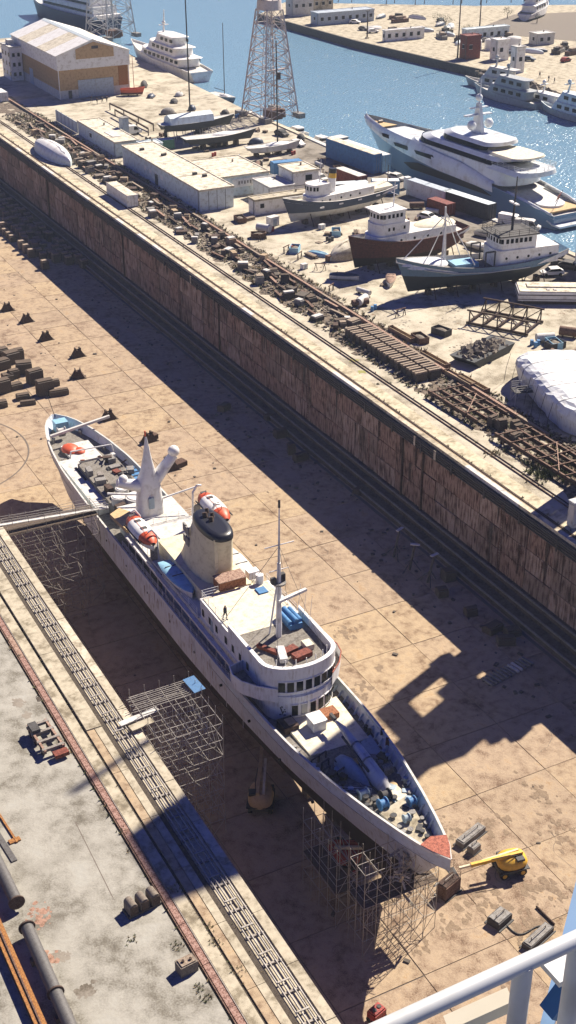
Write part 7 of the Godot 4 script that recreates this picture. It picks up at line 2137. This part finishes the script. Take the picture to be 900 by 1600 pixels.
	for sx in [-1, 1]:
		part(t, "stern_stair", MB.new().beam(Vector3(sx * 4.4, 0.9, -31.0), Vector3(sx * 4.2, -1.3, -38.0), 1.0, 0.3), M.yachtwhite)
		part(t, "stern_bulwark", MB.new().path([Vector3(sx * 5.4, 2.6, -24.0), Vector3(sx * 5.3, 1.9, -31.0), Vector3(sx * 4.6, 0.7, -37.4)], 0.3, 8), M.yachtwhite)
	part(t, "flag_staff", MB.new().tube(Vector3(0.8, 1.0, -34.0), Vector3(0.8, 5.2, -36.0), 0.07, 0.05, 5), M.darkgrey)
	part(t, "flag", MB.new().quad_box(Vector3(0.8, 5.0, -35.9), Vector3(2.6, 4.2, -36.6), Vector3(2.6, 2.8, -36.0), Vector3(0.8, 3.6, -35.3), 0.02), M.red)
	railing(t, [Vector3(-5.0, 7.2, -16.0), Vector3(-5.0, 7.2, -27.0), Vector3(0, 7.2, -29.0), Vector3(5.0, 7.2, -27.0), Vector3(5.0, 7.2, -16.0)], 1.0, "railing", M.yachtwhite, 0.05)
	# the white yacht further along the quay
	yacht("white three deck motor yacht with dark windows moored beyond the sailing yachts", Vector3(172.2, -2.4, -414.0), PI + 0.05, 52.0, 10.0, M.white, M.white, 3)
	yacht("white motor yacht hauled out on the far shore beyond the shingle", Vector3(336.0, 0.6, -434.0), 2.2, 30.0, 7.0, M.white, M.white, 2)
	# grey vessels along the far pier
	yacht("pale grey patrol boat with raked bow moored at the far pier's corner", Vector3(247.0, -2.4, -336.0), 0.25 + PI, 24.0, 5.0, M.naval, M.lightgrey, 2)
	yacht("slate grey patrol boat lying outside the pale one", Vector3(241.0, -2.4, -322.0), 0.12 + PI, 28.0, 5.5, M.naval, M.naval, 2)
	yacht("long grey supply boat with white deck gear at the far pier", Vector3(243.5, -2.4, -297.0), 0.05 + PI, 22.0, 5.0, M.naval, M.paleblue, 2)
	yacht("low white launch moored among the grey patrol boats", Vector3(246.6, -2.4, -312.0), 0.1 + PI, 18.0, 4.0, M.paleblue, M.white, 1)
	# the ferry behind the hall
	var f := thing("ferry", "dark hulled ferry with stacked white decks and black funnel beyond the hall", "ship", Vector3(176.5, -2.4, -516.0), PI + 0.18)
	hull(f, {"length": 62.0, "half": tug_half(13.0), "bow": 7.5, "mid": 5.4, "stern": 5.4, "wl": 0.1, "keel": -3.0, "rake": 5.0, "bulwark": 0.8, "n": 24, "paint": M.navy, "under": M.redbrown, "floor": M.lightgrey, "inside": M.white, "rail": M.white})
	for k in 4:
		var y := 5.0 + k * 2.7
		part(f, "deck_tier", MB.new().span(-5.4 + k * 0.4, 5.4 - k * 0.4, y, y + 1.1, -28.0 + k * 2.5, 14.0 - k * 2.0).span(-5.0 + k * 0.4, 5.0 - k * 0.4, y + 1.1, y + 2.7, -25.5 + k * 2.5, 13.0 - k * 2.0), M.white)
		part(f, "window_row", MB.new().span(-5.05 + k * 0.4, 5.05 - k * 0.4, y + 1.4, y + 2.3, -24.5 + k * 2.5, 12.0 - k * 2.0), M.glass)
	part(f, "funnel", MB.new().prism(PackedVector2Array([Vector2(-3.4, 0), Vector2(3.0, 0), Vector2(1.8, 6.0), Vector2(-3.8, 6.0)]), Vector3(-2.0, 15.6, -8.0), Vector3(0, 0, 1), Vector3(0, 1, 0), Vector3(4.0, 0, 0)), M.soot)
	part(f, "mast", MB.new().tube(Vector3(0, 15.8, 2.0), Vector3(0, 24.0, 1.6), 0.3, 0.15, 6), M.white)
	# sailing yacht afloat with thin mast
	var sy := thing("sailing_yacht", "small sailing yacht afloat with a tall bare mast by the quay wall", "sailboat", Vector3(168.6, -2.4, -362.0), 0.2)
	hull(sy, {"length": 12.0, "half": [[0, 1.3], [0.3, 1.8], [0.55, 1.8], [0.8, 0.9], [1.0, 0.02]], "bow": 1.6, "mid": 1.2, "stern": 1.2, "wl": 0.1, "keel": -0.6, "rake": 1.2, "bulwark": 0.05, "n": 14, "paint": M.bluehull, "under": M.blackhull, "floor": M.lightgrey, "inside": M.white})
	part(sy, "coach_roof", MB.new().dome(Vector3(0, 1.2, 0.6), Vector3(1.0, 0.5, 2.4), 0.0, 0.5, 10, 3), M.white)
	part(sy, "mast", MB.new().tube(Vector3(0, 1.4, 0.6), Vector3(0, 21.5, 0.4), 0.13, 0.09, 6), M.darkgrey)
	part(sy, "boom", MB.new().tube(Vector3(0, 2.6, 0.5), Vector3(0, 2.7, -4.4), 0.1, 0.1, 5), M.navy)
	for a in [[-2.0, -480, 0.2], [3.0, -486, 0.5]]:
		pass
	# work boats moored below the tower and at the quay's far end
	for a in [[166.6, -312.0, 11.0, 0.1, "small white work boat moored under the quay below the lattice tower"], [167.0, -300.0, 8.0, 0.2, "short grey launch moored beside the white work boat"], [120.0, -487.0, 9.0, 1.4, "white motor boat moored at the quay end beyond the annex"], [131.0, -488.0, 10.0, 1.7, "grey decked motor boat moored beyond the annex"], [109.0, -489.0, 8.0, 1.5, "blue sided motor boat moored at the quay end"]]:
		var w := thing("launch", a[4], "boat", Vector3(a[0], -2.4, a[1]), a[3])
		hull(w, {"length": a[2], "half": tug_half(3.2), "bow": 1.7, "mid": 1.1, "stern": 1.1, "wl": 0.1, "keel": -0.5, "rake": 1.0, "bulwark": 0.4, "n": 14, "paint": M.white if a[2] > 8.5 else M.bluehull, "under": M.blackhull, "floor": M.lightgrey, "inside": M.white})
		part(w, "cabin", round_house(2.0, -1.2, 1.1, 0.7, 2.4, 0.6), M.white)
		part(w, "windscreen", round_house(2.05, 0.8, 1.12, 1.6, 2.1, 0.6), M.glass)

func yacht(label: String, at: Vector3, turn: float, L: float, B: float, paint: Material, top: Material, tiers: int) -> void:
	var t := thing("moored_vessel", label, "yacht", at, turn)
	hull(t, {"length": L, "half": [[0, B * 0.4], [0.2, B * 0.48], [0.5, B * 0.5], [0.75, B * 0.38], [0.9, B * 0.17], [1.0, 0.02]], "bow": L * 0.11, "mid": L * 0.075, "stern": L * 0.06, "wl": 0.1, "keel": -1.5 if at.y < -1.0 else -0.6, "rake": L * 0.1, "bulwark": 0.6, "n": 20, "paint": paint, "under": M.blackhull, "floor": M.lightgrey, "inside": top})
	var y := L * 0.065
	for k in tiers:
		var zf := L * (0.27 - 0.1 * k)
		var za := -L * (0.36 - 0.07 * k)
		var h := 2.5
		part(t, "tier", deck_tier(zf, za, B * (0.42 - 0.06 * k), y, y + h, 2.0), top)
		for sx in [-1, 1]:
			var n := int((zf - za) / 4.0)
			for j in n:
				part(t, "window", MB.new().box(Vector3(sx * B * (0.405 - 0.06 * k), y + 1.4, zf - B * 0.6 - 2.0 - j * 3.2), Vector3(0.24, 0.9, 1.7)), M.glass)
		y += h
		part(t, "deck_edge", deck_tier(zf - 2.0, za - 1.6, B * (0.44 - 0.06 * k), y, y + 0.2, 0.1), top)
		y += 0.2
	var m := part(t, "mast", MB.new().tube(Vector3(0, y, 0), Vector3(0, y + L * 0.13, -0.8), 0.35, 0.12, 7).span(-1.6, 1.6, y + 2.0, y + 2.2, -0.5, 0.2), top)
	part(m, "radar_dome", MB.new().dome(Vector3(0, y + 2.8, -0.2), Vector3(0.6, 0.6, 0.6), -0.5, 0.5, 9, 5), top)

# ---------------------------------------------------------------- lattice towers and the far pier
func lattice_tower(label: String, c: Vector3, half: float, top_half: float, h: float, m: Material, turn: float) -> void:
	var t := thing("lattice_tower", label, "tower crane", c, turn)
	var cr := [Vector2(-1, -1), Vector2(1, -1), Vector2(1, 1), Vector2(-1, 1)]
	var lv := 8
	for i in 4:
		var a: Vector2 = cr[i]
		var b: Vector2 = cr[(i + 1) % 4]
		bar(t, "leg", Vector3(a.x * half, 0, a.y * half), Vector3(a.x * top_half, h, a.y * top_half), 0.3, 0.3, m)
		for k in lv:
			var t0 := k / float(lv)
			var t1 := (k + 1) / float(lv)
			var r0 := lerpf(half, top_half, t0)
			var r1 := lerpf(half, top_half, t1)
			var p0 := Vector3(a.x * r0, h * t0, a.y * r0)
			var q0 := Vector3(b.x * r0, h * t0, b.y * r0)
			var p1 := Vector3(a.x * r1, h * t1, a.y * r1)
			var q1 := Vector3(b.x * r1, h * t1, b.y * r1)
			rod(t, "brace", p0, q1, 0.1, m)
			rod(t, "brace", q0, p1, 0.1, m)
			rod(t, "girt", p1, q1, 0.1, m)
			# each leg is itself a lattice: a second chord inside the corner
			var s0 := p0.lerp(q0, 0.2)
			var s1 := p1.lerp(q1, 0.2)
			rod(t, "chord", s0, s1, 0.08, m)
			rod(t, "lacing", p0, s1, 0.07, m)
			var u0 := q0.lerp(p0, 0.2)
			var u1 := q1.lerp(p1, 0.2)
			rod(t, "chord", u0, u1, 0.08, m)
			rod(t, "lacing", q0, u1, 0.07, m)
	var wd := top_half
	part(t, "head_ring", MB.new().tube(Vector3(0, h, 0), Vector3(0, h + 2.4, 0), wd * 1.35, wd * 1.25, 12), m)
	for k in 10:
		rod(t, "head_post", Vector3(cos(k * 0.628) * wd * 1.2, h + 2.4, sin(k * 0.628) * wd * 1.2), Vector3(cos(k * 0.628) * wd * 0.9, h + 7.0, sin(k * 0.628) * wd * 0.9), 0.16, m)
	part(t, "machine_house", MB.new().span(-wd * 1.2, wd * 1.2, h + 7.0, h + 12.0, -wd * 1.6, wd * 1.6), M.lightgrey)
	part(t, "cab", MB.new().span(-wd * 1.9, -wd * 1.15, h + 3.4, h + 6.0, -1.2, 1.4), M.grey)
	part(t, "jib", MB.new().beam(Vector3(0, h + 12.0, 0), Vector3(14.0, h + 30.0, -10.0), 1.2, 1.2), m)
	part(t, "balcony", MB.new().span(-half * 0.62, half * 0.62, h * 0.46, h * 0.46 + 0.3, half * 0.6, half * 0.72), m)
	part(t, "sign_box", MB.new().span(-0.6, 0.4, h * 0.38, h * 0.44, half * 0.72, half * 0.8), M.darkrust)
	for i in 4:
		var a: Vector2 = cr[i]
		part(t, "foot", MB.new().span(a.x * half - 1.0, a.x * half + 1.0, 0.0, 1.3, a.y * half - 1.6, a.y * half + 1.6), M.grey)
	part(t, "base_machine", MB.new().span(-3.0, 1.0, 0.0, 2.6, 1.0, 4.5).tube(Vector3(2.4, 0, 2.0), Vector3(2.4, 2.0, 2.0), 1.3, 1.1, 10), M.rust)

func build_far() -> void:
	lattice_tower("rust pink lattice tower crane standing on the harbour quay", Vector3(165.6, 0, -326.0), 5.6, 2.5, 27.5, M.lattice, 0.15)
	lattice_tower("pale lattice tower crane standing behind the ochre hall", Vector3(173.5, 0, -466.0), 6.4, 3.0, 38.0, M.lightgrey, 0.3)
	# buildings on the far pier
	var bs := [[262.5, -372.0, 5.4, 4.0, 7.0, "boxred", "boxred", "dark red block building on the far pier"], [269.5, -365.4, 4.6, 4.0, 6.2, "white", "white", "white cube building beside the dark red block"], [262.0, -412.0, 16.0, 2.0, 3.4, "white", "white", "long white wall like store on the far pier"], [287.0, -398.0, 18.0, 3.0, 4.0, "paleblue", "paleblue", "pale blue grey shed behind the long white store"], [262.0, -455.0, 24.0, 6.0, 4.0, "doorblue", "doorblue", "long blue grey roofed shed at the pier's far end"], [256.0, -478.0, 9.0, 6.0, 7.0, "lightgrey", "white", "white cornered house at the tip of the far pier"], [268.0, -486.0, 12.0, 5.0, 5.0, "walk", "roofwhite", "cream low house behind the cornered one"], [300.0, -383.0, 7.0, 5.0, 3.4, "lightgrey", "lightgrey", "small grey hut before the shingle field"], [262.0, -345.5, 3.2, 3.0, 7.5, "white", "lightgrey", "slim white control tower by the grey patrol boats"]]
	for b in bs:
		var t := shed("pier_building", b[7], b[0] - b[2] / 2, b[0] + b[2] / 2, b[1] - b[3] / 2, b[1] + b[3] / 2, b[4], M[b[5]], M[b[6]])
		for k in int(b[2] / 3.0):
			pane(t, Vector3(-b[2] / 2 + 1.6 + k * 3.0, b[4] * 0.55, b[3] / 2 + 0.02), Vector3(0, 0, 1), 1.2, 1.3, M.glass)
			pane(t, Vector3(-b[2] / 2 - 0.02, b[4] * 0.55, 0), Vector3(-1, 0, 0), 1.0, 1.2, M.glass) if k == 0 else null
	for a in [[273.0, -384.0, 2.2, 3.0], [278.0, -382.0, 2.2, 3.0], [286.0, -380.0, 2.5, 3.4]]:
		var t := thing("storage_tank", "round white storage tank on the far pier", "tank", Vector3(a[0], 0, a[1]), 0.0, "storage tanks on the far pier")
		part(t, "wall", MB.new().tube(Vector3.ZERO, Vector3(0, a[3], 0), a[2], a[2], 16), M.white)
		part(t, "roof", MB.new().dome(Vector3(0, a[3], 0), Vector3(a[2], 0.6, a[2]), 0.0, 0.5, 16, 3), M.lightgrey)
	for a in [[257.6, -371.8, 20.0], [252.0, -420.0, 9.0], [300.0, -420.0, 10.0]]:
		var t := thing("light_mast", "thin dark lighting mast standing on the far pier", "mast", Vector3(a[0], 0, a[1]), 0.0, "lighting masts on the far pier")
		part(t, "pole", MB.new().tube(Vector3.ZERO, Vector3(0, a[2], 0), 0.28, 0.16, 7), M.darkrust)
		part(t, "lamp_head", MB.new().span(-0.8, 0.8, a[2], a[2] + 0.4, -0.2, 0.2), M.grey)
		part(t, "base", MB.new().span(-0.5, 0.5, 0, 0.5, -0.5, 0.5), M.coping)
	# parked cars, crates and boats on the pier
	rng.seed = 303
	var spots := []
	for k in 34:
		spots.append(Vector3(rng.randf_range(258, 300), 0, rng.randf_range(-470, -392)))
	for k in 12:
		spots.append(Vector3(rng.randf_range(275, 310), 0, rng.randf_range(-372, -352)))
	for k in spots.size():
		var p: Vector3 = spots[k]
		if k % 3 == 0:
			var t := thing("stored_boat", "small boat under a cover stored on the far pier", "boat", p, rng.randf() * 3.0, "boats stored on the far pier")
			shell(t, rng.randf_range(5, 9), 1.4, 1.3, [M.grey, M.navy, M.white, M.lightgrey][rng.randi() % 4], [M.grey, M.paleblue, M.lightgrey][rng.randi() % 3])
		elif k % 3 == 1:
			var t := thing("stored_crate", "stack of crates stored on the far pier", "crate", p, rng.randf() * 3.0, "crates stored on the far pier")
			var w := rng.randf_range(1.2, 3.5)
			part(t, "crate_box", MB.new().span(-w, w, 0, 1.3, -1, 1), [M.block2, M.rust, M.grey, M.timber][rng.randi() % 4])
			part(t, "crate_lid", MB.new().span(-w * 0.6, w * 0.3, 1.3, 2.2, -0.8, 0.8), [M.block2, M.darkgrey, M.timber][rng.randi() % 3])
		else:
			var t := thing("parked_car", "car parked on the far pier", "car", p, rng.randf() * 3.0, "cars parked on the far pier")
			part(t, "body", MB.new().prism(PackedVector2Array([Vector2(-2.1, 0.35), Vector2(2.1, 0.35), Vector2(2.15, 0.75), Vector2(1.2, 0.95), Vector2(0.5, 1.45), Vector2(-1.2, 1.5), Vector2(-1.9, 1.0)]), Vector3(-0.85, 0, 0), Vector3(0, 0, 1), Vector3(0, 1, 0), Vector3(1.7, 0, 0)), [M.white, M.grey, M.darkgrey, M.navy, M.red][rng.randi() % 5])
			part(t, "window", MB.new().span(-0.88, 0.88, 0.98, 1.36, -1.1, 0.5), M.glass)
			part(t, "wheel", MB.new().span(-0.9, 0.9, 0, 0.6, -1.6, -1.0).span(-0.9, 0.9, 0, 0.6, 1.0, 1.6), M.rubber)
	# trees along the far shore
	for k in 30:
		var u := k / 29.0
		var p := Vector3(lerpf(276, 415, u), 0, -500.0 + u * 72.0 + rng.randfn() * 3.0)
		if k % 5 == 4:
			p = Vector3(rng.randf_range(270, 330), 0, rng.randf_range(-440, -405))
		tree(p, rng.randf_range(3.5, 6.0))
	for k in 9:
		var q := on(15.0 + k * 24.0, 18.0 + (k % 3) * 12.0)

func tree(p: Vector3, h: float) -> void:
	var t := thing("shore_tree", "small dark bushy tree on the far shore", "tree", p, 0.0, "trees along the far shore")
	part(t, "trunk", MB.new().tube(Vector3.ZERO, Vector3(0.1, h * 0.5, 0), 0.2, 0.1, 5).tube(Vector3(0.1, h * 0.4, 0), Vector3(0.8, h * 0.7, 0.3), 0.1, 0.04, 4).tube(Vector3(0.1, h * 0.4, 0), Vector3(-0.7, h * 0.7, -0.3), 0.1, 0.04, 4), M.oldtimber)
	var mb := MB.new()
	for c in 9:
		var cc := Vector3(rng.randfn() * h * 0.22, h * rng.randf_range(0.45, 0.9), rng.randfn() * h * 0.22)
		for k in 26:
			var q := cc + Vector3(rng.randfn(), rng.randfn() * 0.7, rng.randfn()) * h * 0.1
			var a := Vector3(rng.randfn(), rng.randfn(), rng.randfn()).normalized() * h * 0.06
			var b := Vector3(rng.randfn(), rng.randfn(), rng.randfn()).normalized() * h * 0.06
			mb.tri(q, q + a, q + b)
	part(t, "crown", mb, M.weed)

# ---------------------------------------------------------------- people
func body_mesh(stride: float) -> ArrayMesh:
	# one smooth body: distance to tapered bones, joined and meshed on a grid
	var B := [[Vector3(0, 1.0, 0), 0.15, Vector3(0, 1.42, 0), 0.17], [Vector3(0, 1.42, 0), 0.08, Vector3(0, 1.56, 0.02), 0.06], [Vector3(0, 1.60, 0.02), 0.095, Vector3(0, 1.70, 0.02), 0.09], [Vector3(0, 1.63, 0.11), 0.015, Vector3(0, 1.65, 0.10), 0.015]]
	for sx in [-1.0, 1.0]:
		var s: float = stride * sx
		B.append([Vector3(sx * 0.1, 0.95, 0), 0.1, Vector3(sx * 0.11, 0.5, s * 0.14), 0.065])
		B.append([Vector3(sx * 0.11, 0.5, s * 0.14), 0.062, Vector3(sx * 0.11, 0.08, s * 0.16 - 0.04), 0.042])
		B.append([Vector3(sx * 0.11, 0.05, s * 0.16 - 0.06), 0.045, Vector3(sx * 0.13, 0.04, s * 0.16 + 0.14), 0.035])
		B.append([Vector3(sx * 0.19, 1.42, 0), 0.065, Vector3(sx * 0.27, 1.14, -s * 0.06), 0.048])
		B.append([Vector3(sx * 0.27, 1.14, -s * 0.06), 0.045, Vector3(sx * 0.27, 0.88, -s * 0.1 + 0.08), 0.032])
		B.append([Vector3(sx * 0.27, 0.87, -s * 0.1 + 0.09), 0.034, Vector3(sx * 0.26, 0.78, -s * 0.1 + 0.11), 0.022])
	var cs := 0.035
	var lo := Vector3(-0.4, -0.02, -0.35)
	var n := Vector3i(24, 53, 21)
	var f := PackedFloat32Array()
	f.resize(n.x * n.y * n.z)
	for i in n.x:
		for j in n.y:
			for k in n.z:
				var p := lo + Vector3(i, j, k) * cs
				var acc := 0.0
				for b in B:
					var ab: Vector3 = b[2] - b[0]
					var t := clampf((p - b[0]).dot(ab) / ab.length_squared(), 0, 1)
					var d: float = (p - (b[0] + ab * t)).length() - lerpf(b[1], b[3], t)
					acc += exp(-d * 45.0)
				f[(i * n.y + j) * n.z + k] = -log(maxf(acc, 1e-30)) / 45.0
	var vid := {}
	var pts := PackedVector3Array()
	for i in n.x - 1:
		for j in n.y - 1:
			for k in n.z - 1:
				var c := Vector3.ZERO
				var cnt := 0
				for e in [[0, 0, 0, 1, 0, 0], [0, 0, 0, 0, 1, 0], [0, 0, 0, 0, 0, 1], [1, 0, 0, 1, 1, 0], [1, 0, 0, 1, 0, 1], [0, 1, 0, 1, 1, 0], [0, 1, 0, 0, 1, 1], [0, 0, 1, 1, 0, 1], [0, 0, 1, 0, 1, 1], [1, 1, 0, 1, 1, 1], [1, 0, 1, 1, 1, 1], [0, 1, 1, 1, 1, 1]]:
					var fa := f[((i + e[0]) * n.y + j + e[1]) * n.z + k + e[2]]
					var fb := f[((i + e[3]) * n.y + j + e[4]) * n.z + k + e[5]]
					if (fa < 0.0) != (fb < 0.0):
						c += (Vector3(e[0], e[1], e[2])).lerp(Vector3(e[3], e[4], e[5]), fa / (fa - fb))
						cnt += 1
				if cnt > 0:
					vid[Vector3i(i, j, k)] = pts.size()
					pts.append(lo + (Vector3(i, j, k) + c / cnt) * cs)
	var st := SurfaceTool.new()
	st.begin(Mesh.PRIMITIVE_TRIANGLES)
	st.set_smooth_group(0)
	for p in pts:
		var col := Color(0.03, 0.035, 0.05)
		if p.y > 1.53 and p.y < 1.69 or (p.y < 0.88 and p.y > 0.74 and absf(p.x) > 0.2):
			col = Color(0.4, 0.25, 0.18)
		elif p.y < 0.95:
			col = Color(0.05, 0.05, 0.055)
		st.set_color(col)
		st.add_vertex(p)
	for key in vid:
		var q: Vector3i = key
		for ax in 3:
			var e := Vector3i(1 if ax == 0 else 0, 1 if ax == 1 else 0, 1 if ax == 2 else 0)
			var g := q + e
			if g.x >= n.x or g.y >= n.y or g.z >= n.z:
				continue
			var fa := f[(q.x * n.y + q.y) * n.z + q.z]
			var fb := f[(g.x * n.y + g.y) * n.z + g.z]
			if (fa < 0.0) == (fb < 0.0):
				continue
			var u := Vector3i(0, 1, 0) if ax == 0 else (Vector3i(0, 0, 1) if ax == 1 else Vector3i(1, 0, 0))
			var w := Vector3i(0, 0, 1) if ax == 0 else (Vector3i(1, 0, 0) if ax == 1 else Vector3i(0, 1, 0))
			var c := [q, q - u, q - u - w, q - w]
			var ok := true
			for x in c:
				if not vid.has(x):
					ok = false
			if not ok:
				continue
			var o := [0, 1, 2, 0, 2, 3] if fa > 0.0 else [0, 2, 1, 0, 3, 2]
			for x in o:
				st.add_index(vid[c[x]])
	st.generate_normals()
	return st.commit()

func build_people() -> void:
	var m := body_mesh(1.0)
	var skin := StandardMaterial3D.new()
	skin.vertex_color_use_as_albedo = true
	skin.roughness = 0.9
	var ppl := [[352, 968, 2.09, 0.4, "person in dark clothes standing on the ship's cream roof deck", ""], [143, 160, 0.0, 1.0, "", ""], [152, 163, 0.0, 2.0, "", ""], [160, 161, 0.0, 0.3, "", ""], [167, 160, 0.0, 2.6, "", ""], [171, 208, 0.0, 1.0, "", ""], [843, 121, 0.0, 0.0, "p", ""], [857, 127, 0.0, 1.6, "p", ""], [866, 130, 0.0, 0.8, "p", ""]]
	for a in ppl:
		var lab: String = a[4]
		var grp := ""
		if lab == "":
			lab = "person in dark clothes walking on the pale yard before the hall"
			grp = "people before the hall"
		elif lab == "p":
			lab = "person in dark clothes standing on the far pier's pale paving"
			grp = "people on the far pier"
		var o := inst(self, "person", m, skin, on(a[0], a[1], a[2]), Basis(Vector3.UP, a[3]))
		tag(o, lab, "person", grp)
